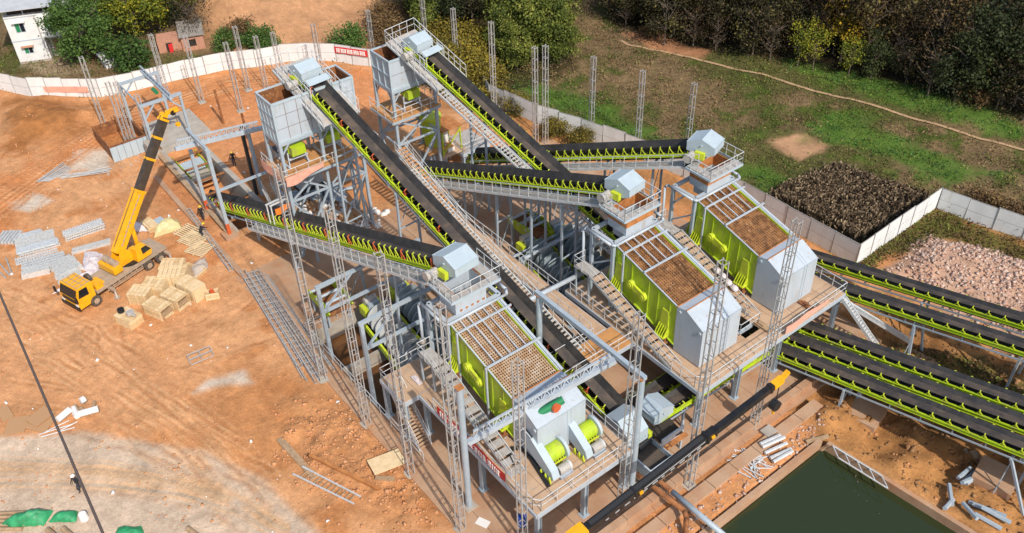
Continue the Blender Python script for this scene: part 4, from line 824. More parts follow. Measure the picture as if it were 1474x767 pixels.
# ------------------------------------------------------------------ lattice masts for the future roof
_mast = {}
def mast(px, h, label, wd=.5, dirt=0, xy=None):
    b = at(*px) if xy is None else Vector((*xy, 0)); b.z = max(gz(b.x, b.y), -.1); key = (round(h), wd)
    if key not in _mast:
        n = int(h/1.25); q = MB()
        cs = [(-wd/2, -wd/2), (wd/2, -wd/2), (wd/2, wd/2), (-wd/2, wd/2)]
        for i in range(n+1):
            z = .1+(h-.2)*i/n
            for k in range(4): a, c = cs[k], cs[(k+1) % 4]; q.beam((*a, z), (*c, z), .04, .04)
            if i < n:
                z2 = .1+(h-.2)*(i+1)/n
                a, c = cs[i % 4], cs[(i+1) % 4]; q.beam((*a, z), (*c, z2), .025, .025)
        ch = MB().bx(-.032, .032, -.032, .032, 0, h); _mast[key] = (q.mesh('lacing', M['galv']), ch.mesh('chord', M['galv']), MB().bx(-.42, .42, -.42, .42, -.06, .08).mesh('base_plate', M['concg']), cs)
    la, ch, bp_, cs = _mast[key]; t = thing('lattice_mast', b, label, 'mast', 'galvanised lattice masts standing round the works', random.uniform(-.12, .12), local=True)
    inst('lacing', la, t, (0, 0, 0)); inst('base_plate', bp_, t, (0, 0, 0))
    for c in cs: inst('chord', ch, t, (*c, 0))
    t.rotation_euler.x = random.uniform(-.006, .006); t.rotation_euler.y = random.uniform(-.006, .006); return t
for px, h, lab in [((150, 181), 8.6, 'lattice mast standing alone at the far left by the pink banner'), ((187, 214), 8.2, 'lattice mast on the rusty wall left of the hopper gantry'), ((197, 214), 7.8, 'lattice mast close beside the left leg of the hopper gantry'),
  ((222, 219), 7.0, 'short lattice mast in front of the hopper gantry beside the crane boom'), ((243, 142), 8, 'lattice mast behind the hopper gantry hoist beam'), ((291, 147), 8.6, 'lattice mast just right of the joint in the clay yard fence'),
  ((347, 160), 9, 'lattice mast right of the leaning brown pole in the clay yard'), ((358, 130), 8, 'lattice mast close under the fence behind the brown pole'), ((384, 130), 7.4, 'lattice mast left of the wide silo near the fence'), ((407, 124), 7.4, 'lattice mast just behind the left corner of the wide silo'),
  ((463, 110), 7.2, 'lattice mast rising behind the top pulley of the left conveyor'), ((536, 72), 5.5, 'lattice mast just outside the fence beside the red banner'), ((615, 84), 8.2, 'lattice mast behind the top pulley of the farther conveyor'), ((658, 102), 8.0, 'lattice mast in front of the ochre shrubs behind the fence'), ((712, 172), 11.5, 'lattice mast right of the farther conveyor near the fence bend'),
  ((771, 207), 12.3, 'left one of the two masts standing close together in front of the fence'), ((785, 205), 12, 'right one of the two masts standing close together in front of the fence'), ((851, 178), 8.5, 'lattice mast in the green field behind the farthest feed conveyor'), ((918, 205), 8.8, 'lattice mast in the field left of the farthest pale hood'), ((990, 203), 6.7, 'rightmost lattice mast in the field, behind the farthest pale hood')]:
    mast(px, h, lab, .40)
for xy, h, lab in [((-24.8, 40.8), 19, 'tall mast in front of the farthest white discharge box'), ((-24.2, 33.3), 20, 'tall mast in front of the middle white discharge box'), ((-26.3, 28.9), 17.3, 'tall mast at the right front corner of the near deck'), ((-27.6, 21.2), 16.6, 'tall mast at the left front corner of the near deck'),
   ((-31.4, 18.9), 20, 'tall mast beside the round pole at the near deck banner'), ((-37.4, 18.8), 20, 'tall mast at the foot of the landing stair'), ((-43.4, 18.8), 19.5, 'tall mast by the sump rail in front of the grey screw washer'), ((-49.6, 18.5), 19.5, 'tall mast at the far end of the sump rail')]:
    mast(None, h, lab, .44, xy=xy)
# ------------------------------------------------------------------ round poles, bracket beams and hoist beam
def pole(label, x, y, h, r=.23, bands=True):
    t = thing('round_pole', (x, y, 0), label, 'pole', 'round steel poles of the hoist frame'); MB().tube((x, y, 0), (x, y, h), r, 14).build('shaft', M['steel'], t, smooth=False)
    piece('base_plate', 'concg', t, (x, y, .03), (.9, .9, .1)); piece('cap', 'rustlight', t, (x, y, h+.02), (.5, .5, .05)); return t
pole('round pole at the left side of the near deck by the red banner', -32.5, 20.4, 11.7)
pole('round pole at the right front corner of the near deck', -26.75, 30.25, 10.6)
pole('round pole with a red collar between the near deck and the bridge', -37.0, 30.4, 10.6)
t = MB().beam((-37.3, 30.35, 10.72), (-26.5, 30.3, 10.72), .3, .34).build('roof_beam', M['steel'], loc=(-32, 30.3, 10.7)); tag(t, 'long grey beam joining the red-collared pole to the front pole', 'beam')
def truss(label, a, b, h=.75, w_=.30, n=12, name='lattice_beam', kind='white', cat='beam'):
    a = Vector(a); b = Vector(b); t = thing(name, a, label, cat); up = Vector((0, 0, h)); m = MB(); m.beam(a, b, w_, .34); m.build('bottom_flange', M[kind], t)
    MB().beam(a.lerp(b, .04)+up, a.lerp(b, .96)+up, .14, .12).build('top_chord', M[kind], t); m = MB()
    for i in range(n):
        p = a.lerp(b, .04+.92*i/n); q = a.lerp(b, .04+.92*(i+.5)/n); r = a.lerp(b, .04+.92*(i+1)/n); m.beam(p, q+up, .07); m.beam(q+up, r, .07); m.beam(p, p+up, .06)
    m.build('lacing', M[kind], t); return t
ta, tb = atY(674, 637, 20.8), atY(886, 518, 30.1)
truss('white lattice hoist beam with a green hoist, crossing above the near white box', ta, tb, .8, .36, 14)
tm = ta.lerp(tb, .545); hd = (tb-ta).normalized()
t = thing('chain_hoist', tm, 'green electric hoist with a red reel hanging from the white lattice beam', 'hoist')
MB().tube(tm-hd*.9+Vector((.3, 0, -.55)), tm+hd*.9+Vector((.3, 0, -.55)), .27, 12).build('body', M['green'], t); MB().tube(tm+Vector((.55, .15, -.5)), tm+Vector((.75, .15, -.5)), .33, 14).build('reel', M['red'], t)
m = MB(); m.tube(tm+Vector((.3, -.1, -.6)), tm+Vector((.3, -.1, -1.9)), .03, 6); m.build('chain', M['black'], t); MB().tube(tm+Vector((.3, -.1, -1.85)), tm+Vector((.3, -.1, -2.3)), .2, 8, .12).build('hook', M['crane'], t)
pa_, pb_ = atY(700, 463, 28.5), atY(846, 389, 38.9)
tag(MB().tube(pa_, pb_, .2, 10).build('water_pipe', M['white'], loc=pa_, smooth=True), 'long white water pipe bridging from the near screen to the middle screen', 'pipe')
for k, (x, zb_) in enumerate(((-51.6, 7.2), (-44.9, 8.2))):
    t = thing('steel_portal', (x, 22, 0), ['steel portal over the far end of the sump, under the red-idler conveyor', 'steel portal over the grey screw washer nearest the near screen'][k], 'steel frame', 'steel portals straddling the sump')
    for y in (20.4, 29.6): MB().bx(x-.14, x+.14, y-.14, y+.14, -1.8, zb_-.15).build('post', M['steel'], t)
    MB().beam((x, 20.2, zb_), (x, 29.8, zb_), .22, .28).build('beam', M['steel'], t); MB().beam((x, 20.4, zb_-2.6), (x, 29.6, zb_-2.6), .20, .24).build('beam', M['steel'], t)
    MB().beam((x, 20.6, zb_-2.5), (x, 23.4, zb_-.1), .16).build('brace', M['steel'], t); MB().beam((x, 29.4, zb_-2.5), (x, 26.6, zb_-.1), .16).build('brace', M['steel'], t)
# ------------------------------------------------------------------ spiral sand washers in the sumps
def washer(label, xa, xb, y, za, zb, r=1.22, mk='slate'):
    t = thing('screw_washer', (xa, y, za), label, 'sand washer', 'spiral sand washers in the sumps')
    a, b = Vector((xa, y, za)), Vector((xb, y-.25, zb)); d = (b-a).normalized(); sdv = Vector((-d.y, d.x, 0)).normalized(); upv = d.cross(sdv)*-1
    if upv.z < 0: upv = -upv
    for sg in (-1, 1):
        o = sdv*sg*(r+.16); MB().hexa([a+o-upv*1.0, b+o-upv*1.0, b+o*1.06-upv*1.0, a+o*1.06-upv*1.0, a+o-upv*.5, b+o-upv*.5, b+o*1.06-upv*.5, a+o*1.06-upv*.5]).build('trough_side', M['lime'], t)
        MB().beam(a+o-upv*.47, b+o-upv*.47, .18, .07).build('trough_lip', M['yel'], t)
    m = MB(); m.hexa([a-sdv*(r+.1)-upv*1.0, b-sdv*(r+.1)-upv*1.0, b+sdv*(r+.1)-upv*1.0, a+sdv*(r+.1)-upv*1.0, a-sdv*(r+.1)-upv*.92, b-sdv*(r+.1)-upv*.92, b+sdv*(r+.1)-upv*.92, a+sdv*(r+.1)-upv*.92]); m.build('trough_floor', M['dark'], t)
    MB().tube(a-d*.6, b+d*.2, .34, 10).build('shaft', M['slate'], t)
    m = MB(); turns = (b-a).length/.66; N = int(turns*20); vs = []; fs = []
    for i in range(N+1):
        u = i/N; th = u*turns*2*math.pi; c = a.lerp(b, u); e = sdv*math.cos(th)+upv*math.sin(th); vs += [c+e*.3, c+e*r, c+e*r+d*.07, c+e*.3+d*.07]
    for i in range(N):
        k = 4*i; fs += [(k, k+4, k+5, k+1), (k+1, k+5, k+6, k+2), (k+2, k+6, k+7, k+3)]
    m.v = [tuple(v) for v in vs]; m.f = fs; m.m = [0]*len(fs); m.build('screw_flight', M[mk], t)
    m = MB(); m.bx(xa-1.5, xa-.5, y-.9, y+.9, za-.6, za+.2); m.build('drive_frame', M['yel'], t); MB().tube((xa-1.2, y-.5, za+.55), (xa-1.2, y+.6, za+.55), .32, 12).build('motor', M['motor'], t)
    MB().bx(xa-.75, xa-.45, y-.5, y+.5, za-.1, za+.7).build('gearbox', M['steel'], t); return t
washer('dusty spiral washer coloured sunlit-pale in the near sump, the left one of the pair', -52.0, -43.6, 25.3, 1.6, .1, 1.22, 'slatelit')
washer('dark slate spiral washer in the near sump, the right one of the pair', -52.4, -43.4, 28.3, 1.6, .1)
washer('spiral washer in the rear sump, the one nearest the catwalk', -50.6, -43.0, 41.0, 1.3, -.1)
washer('spiral washer in the rear sump under the water pipe', -50.6, -43.2, 44.4, 1.3, -.1)
m = MB().rail([(-55.2, 20.1, 0), (-37.6, 20.1, 0)], 1.1, 1.5, .03); m.rail([(-55.2, 20.1, 0), (-55.2, 24.5, 0)], 1.1, 1.5, .03)
tag(m.build('sump_railing', M['rail'], loc=(-46, 20.1, 0)), 'grey tube railing along the left side of the sump', 'railing')
# linear dewatering screens behind the washers
def dewater(label, x, y, z):
    t = thing('dewatering_screen', (x, y, z), label, 'screen', 'dewatering screens beside the sumps')
    for sy in (-1.1, 1.1):
        MB().prism([(x-2.0, y+sy-.05, z+.2), (x+1.2, y+sy-.05, z-.1), (x+1.7, y+sy-.05, z+.5), (x+.8, y+sy-.05, z+1.2), (x-1.9, y+sy-.05, z+.9)], (0, .1, 0)).build('side_plate', M['lime'], t)
    m = MB().hexa([(x-2, y-1.04, z+.25), (x+1.4, y-1.04, z), (x+1.4, y+1.04, z), (x-2, y+1.04, z+.25), (x-2, y-1.04, z+.32), (x+1.4, y-1.04, z+.07), (x+1.4, y+1.04, z+.07), (x-2, y+1.04, z+.32)]); m.build('screen_floor', M['rust'], t)
    for k in range(3): MB().tube((x-1.5+k*1.1, y-1.2, z+.85), (x-1.5+k*1.1, y+1.2, z+.85), .13, 8).build('cross_tube', M['white'], t)
    m = MB()
    for sx in (-1.6, 1): 
        for sy in (-1, 1): m.beam((x+sx, y+sy, z-1.4), (x+sx, y+sy, z+.1), .16)
    m.build('stand', M['steel'], t); return t
dewater('lime dewatering screen at the head of the near sump by the railing', -55.6, 23.0, 1.4)
dewater('lime dewatering screen between the washers under the catwalk', -53.2, 33.2, 1.2)
dewater('lime dewatering screen under the middle feed conveyor legs', -53.0, 42.6, 1.3)
for k, (a, b) in enumerate((((-56, 31.0, .9), (-51, 35, .9)), ((-55.2, 30.8, .9), (-50.2, 34.8, .9)), ((-50.5, 38.5, 1.6), (-50.5, 47.5, 1.6)))):
    tag(MB().tube(a, b, .13, 8).build('steel_pipe', M['steel'], loc=a), ['left one of two parallel grey pipes beside the dewatering screen', 'right one of two parallel grey pipes beside the dewatering screen', 'blue-grey pipe running across above the rear sump'][k], 'pipe')
t = thing('pipe_bridge', (-49.6, 43, 0), 'blue-grey walkway beam with pipes in front of the rear sump washers', 'pipe bridge')
MB().beam((-49.4, 38.4, 1.9), (-49.4, 47.8, 1.9), .3, .4).build('beam', M['steel'], t)
for y in (38.8, 43, 47.3): MB().bx(-49.5, -49.3, y-.1, y+.1, -1.8, 1.7).build('post', M['steel'], t)
MB().tube((-49.0, 38.6, 2.3), (-49.0, 47.6, 2.3), .16, 8).build('pipe', M['white'], t)
# ------------------------------------------------------------------ lime drums (sand makers) on the near deck
def sandmaker(label, px):
    c = atX(px[0], px[1], -28.9) if False else at(px[0], px[1], 5.2); x, y = c.x, c.y; z = 4.0
    t = thing('drum_separator', (x, y, z), label, 'separator', 'lime drum separators on the near deck')
    side = [(x-1.75, z+2.55), (x-1.0, z+2.3), (x+1.0, z+.95), (x+1.25, z+.35), (x+.85, z+.06), (x-1.7, z+1.2)]
    MB().prism([(a, y-1.0, b) for a, b in side], (0, .55, 0)).build('chute_body', M['hood'], t)
    n = 10; arc = [(x-.2+.85*math.cos(q), z+1.05+.85*math.sin(q)) for q in [(-.5+2.7*i/n) for i in range(n+1)]]+[(x-.95, z+.5), (x-.1, z+.25)]
    MB().prism([(a, y+.72, b) for a, b in arc], (0, .2, 0)).build('end_cover', M['hood'], t)
    MB().tube((x-.2, y-.44, z+1.05), (x-.2, y+.7, z+1.05), .60, 20).build('drum', M['lime'], t)
    m = MB(); m.beam((x+.45, y-.4, z+.7), (x+.5, y+1.15, z+.75), .08); m.build('scraper', M['yel'], t)
    for k in range(5): yy = y-.3+k*.22; MB().prism([(x+.3, yy, z+.85), (x+.45, yy, z+.5), (x+.15, yy, z+.45)], (0, .06, 0)).build('tooth', M['yel'], t)
    MB().tube((x+.95, y-.35, z+.55), (x+.95, y+.45, z+.55), .32, 14).build('motor', M['motor'], t); MB().tube((x+.95, y+.45, z+.55), (x+.95, y+.6, z+.55), .36, 14).build('fan_cover', M['silver'], t); MB().bx(x+.6, x+1.35, y-.4, y+.65, z+.03, z+.2).build('motor_base', M['white'], t)
    MB().bx(x-1.9, x-1.2, y-.98, y+.6, z+1.5, z+2.35).build('feed_box', M['hood'], t)
    MB().hexa([(x-1.95, y-1.0, z+2.56), (x-1.1, y-1.0, z+2.36), (x-1.1, y+.6, z+2.36), (x-1.95, y+.6, z+2.56), (x-1.95, y-1.0, z+2.62), (x-1.1, y-1.0, z+2.42), (x-1.1, y+.6, z+2.42), (x-1.95, y+.6, z+2.62)]).build('box_lid', M['roller'], t)
    for yy in (-.98, -.2, .58): MB().beam((x-1.95, y+yy, z+2.66), (x-1.08, y+yy, z+2.46), .07).build('lid_bar', M['white'], t)
    for k in range(7): MB().bx(x-2.0, x-1.92, y-.9+k*.22, y-.82+k*.22, z+2.5, z+2.78).build('lid_bolt', M['rust'], t)
    for sx in (.1, .55, .95): MB().prism([(x+sx-.16, y-1.16, z+.02), (x+sx+.16, y-1.16, z+.02), (x+sx, y-1.16, z+.55)], (0, .1, 0)).build('foot', M['yel'], t)
    return t
sandmaker('lime drum separator in grey housing, nearer the left edge of the near deck', (796, 652))
sandmaker('lime drum separator in grey housing, nearer the conveyor side of the near deck', (844, 622))
p = at(752, 655, 4.1); q = at(790, 700, 4.1)
tag(MB().path([at(739, 668, 4.2), at(733, 655, 4.2), at(738, 645, 4.2), at(752, 645, 4.2), at(765, 660, 4.2), q], .14, 8).build('hose', M['black'], loc=p), 'thick black hose curled on the near deck beside the left drum', 'hose')
# ------------------------------------------------------------------ low transfer conveyors and hoods by the front of the works
def xconv(label, A, B, hl, w_, head='A', hood=True, sp=1.0, legs=()):
    return conveyor('transfer_conveyor', label, A, B, head, w_, sp, (), legs, 0, hood, False, 'low transfer conveyors at the front of the works', hoodlen=hl, motor=False, idler_h=.34)
xconv('low yellow-edged conveyor running under the front of the rear deck', (-29.0, 34.3, 2.4), (-29.0, 51.5, 1.2), 2.0, 1.2, 'A', legs=[(2.5, 0), (8, 0), (13, 0)])
xconv('low black conveyor under the rear deck beside the yellow-edged one', (-31.2, 33.6, 1.3), (-31.2, 50, 1.1), 2.0, 1.1, 'A', False, legs=[(3, 0), (9, 0)])
t = thing('transfer_hood', (-28.8, 31.6, 2), 'large pale hood over the sunken hopper beside the near deck front pole', 'hood')
X0 = -30.3
MB().prism([(X0, 30.75, 2.0), (X0+1.7, 30.75, 1.6), (X0+2.5, 30.75, 2.2), (X0+2.45, 30.75, 3.3), (X0+1.3, 30.75, 4.2), (X0, 30.75, 3.6)], (0, 1.9, 0)).build('cover', M['hood'], t)
m = MB()
for k in range(6): yy = 30.9+k*.3; m.tube((X0+2.48, yy, 2.6), (X0+2.56, yy, 2.6), .05, 6)
m.build('bolt_row', M['steel'], t); MB().bx(X0+2.0, X0+2.5, 32.75, 33.1, 2.0, 2.5).build('gearbox', M['yel'], t)
t = thing('receiving_hopper', (-26.9, 32.0, 0), 'open square hopper full of dark grit beside the black crane boom', 'hopper')
m = MB(); hx0, hx1, hy0, hy1 = -28.0, -25.8, 31.0, 33.2
m.bx(hx0, hx1, hy0, hy0+.06, .6, 1.7).bx(hx0, hx1, hy1-.06, hy1, .6, 1.7).bx(hx0, hx0+.06, hy0+.06, hy1-.06, .6, 1.7).bx(hx1-.06, hx1, hy0+.06, hy1-.06, .6, 1.7); m.build('wall', M['hood'], t)
MB().bx(hx0+.06, hx1-.06, hy0+.06, hy1-.06, .7, 1.25).build('grit', M['beltmid'], t)
m = MB(); m.beam((hx0-.05, hy0, 1.74), (hx1+.05, hy0, 1.74), .12, .08); m.beam((hx1, hy0+.06, 1.74), (hx1, hy1, 1.74), .12, .08); m.build('rim', M['white'], t)
for i, (x, y) in enumerate(((hx0, hy0), (hx1, hy0), (hx0, hy1), (hx1, hy1))): MB().bx(x-.08, x+.08, y-.08, y+.08, 0, .6).build('leg', M['steel'], t)
t = thing('transfer_platform', (-28, 34, 2), 'rust-specked loading lip with dark chute between the two pale hoods', 'chute')
MB().hexa([(-28.4, 33.3, 2.0), (-27.1, 33.3, 1.7), (-26.8, 35.2, 1.7), (-28.4, 35.2, 2.0), (-28.4, 33.3, 2.2), (-27.1, 33.3, 1.85), (-26.8, 35.2, 1.85), (-28.4, 35.2, 2.2)]).build('chute_floor', M['dark'], t)
MB().bx(-27.0, -26.9, 33.2, 35.4, 1.5, 2.3).build('lip', M['white'], t); MB().bx(-26.9, -26.5, 33.2, 35.5, 1.5, 1.58).build('ledge', M['rustlight'], t)
for y in (33.4, 35.2): MB().bx(-26.95, -26.8, y-.08, y+.08, 0, 1.5).build('leg', M['steel'], t)
# ------------------------------------------------------------------ stockpile conveyors leaving to the right
for lab, A, B, lg in [('nearest of the three low stockpile conveyors beside the pond', (-30.1, 47.2, 1.0), (-1.0, 50.8, 6.0), [(8.0, -.2), (19.6, -.3, .3, 2.2)]), ('middle one of the three low stockpile conveyors', (-30.3, 48.9, 1.0), (-1.0, 53.0, 6.2), [(8.5, -.2), (20.5, -.3, .2)]), ('farthest of the three low stockpile conveyors', (-30.1, 51.0, 1.0), (-1.5, 54.3, 6.6), [(9, -.2), (21, -.3, .2)]),
   ('upper stockpile conveyor nearer the works passing over the dark gully', (-34.0, 55.2, 1.7), (-1.0, 58.4, 8.4), [(12.0, -.3, .5, .6), (21, -.3, .2)]), ('farthest upper stockpile conveyor beside the pink rubble heap', (-37.2, 58.4, .9), (-2.0, 60.8, 8.6), [(14, -.2, .1), (22, 0, .3)])]:
    c = conveyor('stockpile_conveyor', lab, A, B, 'B', 1.15, 1.15, (), lg, 0, False, False, 'stockpile conveyors running off to the right', idler_h=.38)
for lab, px in (('big concrete footing under the nearest stockpile conveyor trestle', (1432, 690)), ('small concrete footing beside the pond corner under the low conveyors', (1245, 590)), ('concrete footing at the foot of the upper conveyor trestle', (1322, 520))):
    c = on(*px); t = MB().bx(c.x-1.3, c.x+1.3, c.y-1.2, c.y+1.2, c.z-.4, c.z+.3).build('concrete_footing', M['conc'], loc=c); t.rotation_euler.z = .2; tag(t, lab, 'footing', 'concrete footings of the stockpile conveyors')
t = truss('thin lattice ladder beam lying down the bank off the rear deck corner', at(1203, 428, 3.6), at(1312, 494, .6), .3, .05, 16, 'lattice_beam', 'rail')
# ------------------------------------------------------------------ hopper gantry, trench frame, bins and cabin at the back left
t = thing('hopper_gantry', (-94.2, 23.1, 0), 'blue-grey portal gantry over the loading ramp with a lattice hoist beam', 'gantry')
for x in (-97.4, -91.0):
    for y in (21.0, 25.2): MB().bx(x-.13, x+.13, y-.13, y+.13, 0, 5.9).build('post', M['steel'], t)
    MB().beam((x, 20.8, 6.02), (x, 25.4, 6.02), .26, .3).build('cross_beam', M['steel'], t)
    for y0_, y1_ in ((21.1, 22.4), (25.1, 23.8)): MB().beam((x, y0_, 4.5), (x, y1_, 5.9), .15).build('brace', M['steel'], t)
MB().beam((-97.3, 21.0, 6.0), (-91.1, 21.0, 6.0), .14).build('tie_beam', M['steel'], t)
m = MB(); a, b = Vector((-98.4, 23.9, 6.3)), Vector((-89.8, 23.9, 6.3)); m.beam(a, b, .3, .2)
for i in range(10): p = a.lerp(b, i/10); q = a.lerp(b, (i+1)/10); m.beam(p, a.lerp(b, (i+.5)/10)+Vector((0, 0, .6)), .06); m.beam(a.lerp(b, (i+.5)/10)+Vector((0, 0, .6)), q, .06)
m.beam(a+Vector((0, 0, .6)), b+Vector((0, 0, .6)), .12); m.build('hoist_beam', M['steel'], t)
MB().tube((-94.6, 23.6, 5.7), (-93.5, 23.6, 5.7), .22, 10).build('hoist', M['green'], t)
t = thing('conveyor_portal', (-74.6, 21, 0), 'tall grey portal with red-painted feet straddling the trench conveyor', 'steel frame')
for x, h in ((-77.2, 7.2), (-72.1, 9.6)):
    MB().bx(x-.16, x+.16, 20.78, 21.1, .5, h).build('leg', M['steel'], t); MB().bx(x-.165, x+.165, 20.775, 21.105, .3, 1.5).build('red_foot', M['red'], t); MB().bx(x-.7, x+.7, 20.3, 21.6, -.1, .3).build('footing', M['conc'], t)
MB().beam((-76.5, 20.95, 9.75), (-72.1, 20.95, 9.7), .22, .26).build('top_beam', M['steel'], t); MB().beam((-77.1, 20.95, .9), (-72.2, 20.95, 4.2), .16).build('brace', M['steel'], t)
MB().beam((-72.1, 21.1, 5.2), (-72.1, 26.6, 5.2), .2, .22).build('cross_beam', M['steel'], t); MB().bx(-72.3, -72.0, 26.6, 26.9, 0, 7.6).build('leg', M['steel'], t)
bl, br = atX(252, 214, -75.5), atX(378, 184, -75.5)
truss('white lattice walkway beam running from the trench portal to the wide silo', bl, br, .8, .4, 14)
for lab, x, y, h, mk in (('grey round column beside the dark pipe column left of the wide silo', -76.4, 26.5, 8.2, 'steel'), ('dark pipe column left of the wide silo', -76.9, 26.1, 8.0, 'roller')):
    tag(MB().tube((x, y, 0), (x, y, h), .2, 10).build('column', M[mk], loc=(x, y, 0)), lab, 'column')
t = thing('control_cabin', (-74, 29.6, 1.6), 'pale grey control cabin on dark legs behind the wide silo legs', 'cabin')
cx0, cx1, cy0, cy1 = -76.2, -71.5, 28.6, 31.2
MB().bx(cx0, cx1, cy0, cy1, 2.2, 4.8).build('wall', M['hood'], t); MB().bx(cx0-.15, cx1+.15, cy0-.15, cy1+.15, 4.8, 4.95).build('roof', M['roller'], t)
for i in range(3): MB().bx(cx1+.005, cx1+.04, cy0+.15+i*.8, cy0+.85+i*.8, 2.35, 4.6).build('door_panel', M['white'], t)
MB().bx(cx0-.1, cx1+.3, cy0-.1, cy1+.1, 1.95, 2.2).build('floor', M['roller'], t)
for x in (cx0+.2, cx1-.2):
    for y in (cy0+.2, cy1-.2): MB().bx(x-.09, x+.09, y-.09, y+.09, 0, 1.95).build('leg', M['roller'], t)
t = thing('rusty_bin', (-96, 19, 0), 'big rusty open steel bin beside the hopper gantry', 'bin')
for (a0, a1, b0, b1) in ((-98.6, -93.0, 17.0, 17.1), (-98.6, -93.0, 20.9, 21.0), (-98.6, -98.5, 17.1, 20.9), (-93.1, -93.0, 17.1, 20.9)): MB().bx(a0, a1, b0, b1, -.1, 1.7).build('wall', M['rust'], t)
MB().bx(-98.5, -93.1, 17.1, 20.9, -.05, .1).build('floor', M['rustlight'], t)
t = thing('wing_wall', (-92.4, 19.5, 0), 'grey ribbed wing panel in front of the rusty bin', 'wall')
for i in range(6): piece('panel', 'hood', t, (-92.6, 17.3+i*.72, .85), (.12, .69, 1.7))
tag(MB().bx(-91.6, -90.2, 20.2, 21.3, -.1, 1.8).build('concrete_pier', M['concg'], loc=(-91, 20.7, 0)), 'stout concrete pier in front of the grey wing panel', 'pier')
for lab, px, h, lean in (('brown leaning pole standing in the clay yard', (322, 178), 4.2, .25), ('short brown post near the dark roof left of the wide silo', (357, 200), 3.2, .1)):
    b = at(*px); tag(MB().tube(b, b+Vector((-lean, 0, h)), .14, 8).build('pole', M['rust'], loc=b), lab, 'pole')
t = thing('apron_feeder', (-88, 23, -.5), 'lime and grey feeder deep in the hopper trench under the rusty struts', 'feeder')
MB().bx(-90.2, -85.2, 22.3, 24.9, -1.6, -1.3).build('floor', M['concg'], t)
for y in (22.3, 24.85): MB().bx(-90.2, -85.0, y, y+.08, -1.3, -.4).build('side_plate', M['lime'], t)
MB().bx(-88.6, -87.4, 22.4, 24.8, -1.3, -.55).build('hopper', M['hood'], t)
# cone crusher set behind the farther silo
cc = at(621, 187, 5.0); x, y, z = cc
t = thing('crusher', (x, y, 0), 'lime crusher drum standing on posts right of the narrow silo', 'crusher')
MB().tube((x, y, z-.2), (x, y, z+1.6), 1.0, 20).build('bowl', M['lime'], t); MB().tube((x, y, z+1.5), (x, y, z+1.75), 1.12, 20).build('rim', M['yel'], t); MB().tube((x, y, z-1.7), (x, y, z-.2), .7, 16, .95).build('base', M['lime'], t)
MB().tube((x-.2, y-.3, z+1.7), (x-.9, y-.5, z+2.6), .35, 10).build('feed_spout', M['hood'], t)
for sx in (-.9, .9):
    for sy in (-.9, .9): MB().bx(x+sx-.1, x+sx+.1, y+sy-.1, y+sy+.1, 0, z-1.6).build('post', M['steel'], t)
MB().bx(x-1.6, x+1.6, y-1.5, y+1.6, z-1.75, z-1.68).build('floor', M['decko'], t)
cc = at(642, 212, 2.6); x, y, z = cc
t = thing('drive_house', (x, y, 0), 'open lime cage with a rusty roof holding a white drive beside the crusher', 'drive cage')
MB().bx(x-1.3, x+1.3, y-1.2, y+1.3, z+2.7, z+2.8).build('roof', M['rustlight'], t); MB().bx(x-1.5, x+1.6, y-1.5, y+1.5, z-.1, z).build('floor', M['deck'], t)
for sx in (-1.15, 1.15):
    for sy in (-1.1, 1.15): MB().beam((x+sx, y+sy, z), (x+sx*.95, y+sy*.95, z+2.7), .13).build('cage_post', M['lime'], t); MB().bx(x+sx-.1, x+sx+.1, y+sy-.1, y+sy+.1, 0, z-.1).build('post', M['steel'], t)
MB().tube((x-.2, y, z), (x-.2, y, z+1.9), .42, 12).build('drive', M['litter'], t); MB().bx(x+.3, x+1.0, y-.4, y+.4, z, z+.7).build('motor', M['litter'], t); MB().beam((x+1.2, y-1.1, z+.2), (x+1.2, y+1.1, z+2.4), .1).build('brace', M['yel'], t)
cc = at(672, 205, 2.2); x, y, z = cc
deck('small service deck with pale rails beside the crusher cage', x-2.2, x+1.6, y-1.6, y+1.8, z, 2, 2, [(x-2, y-1.4), (x+1.4, y-1.4), (x-2, y+1.6), (x+1.4, y+1.6)], [[(x-2.2, y-1.6, z), (x+1.6, y-1.6, z), (x+1.6, y+1.8, z)]], mk='grate')
tag(MB().tube((x-3.2, y-1.0, 0), (x-3.2, y-1.0, .9), .3, 12).build('blue_barrel', M['blue'], loc=(x-3.2, y-1, 0)), 'blue barrel on the ground under the crusher service deck', 'barrel')
bb = at(752, 755, 0); tag(MB().tube(bb, bb+Vector((0, 0, .9)), .3, 12).build('blue_barrel', M['blue'], loc=bb), 'blue barrel by the tall mast at the near deck front corner', 'barrel')
# orange cloth slung under the crossover of the near feed conveyor
P1 = c1[1]; X1 = 17.2; cy_ = c1[0].rotation_euler.z; o1 = Vector(c1[0].location)
def w1(x, y, h): v = P1(x, y, h); return Vector((o1.x+v.x*math.cos(cy_)-v.y*math.sin(cy_), o1.y+v.x*math.sin(cy_)+v.y*math.cos(cy_), v.z))
t = thing('crossover_gate', w1(X1, 0, 0), 'white crossover gate above the red-idler conveyor near its middle', 'gate')
for dx in (0, .8):
    for sy in (-1.05, 1.05): MB().beam(w1(X1+dx, sy, 0), w1(X1+dx, sy, 2.0), .10).build('post', M['rail'], t)
    MB().beam(w1(X1+dx, -1.15, 2.05), w1(X1+dx, 1.15, 2.05), .12).build('beam', M['rail'], t)
cloth('netting', 'orange safety netting hung across the red-idler conveyor gate', 'netting', [(w1(X1+.9, -.8, 1.6), w1(X1+.9, 1.0, 1.6), .6, .5)], 'orange')
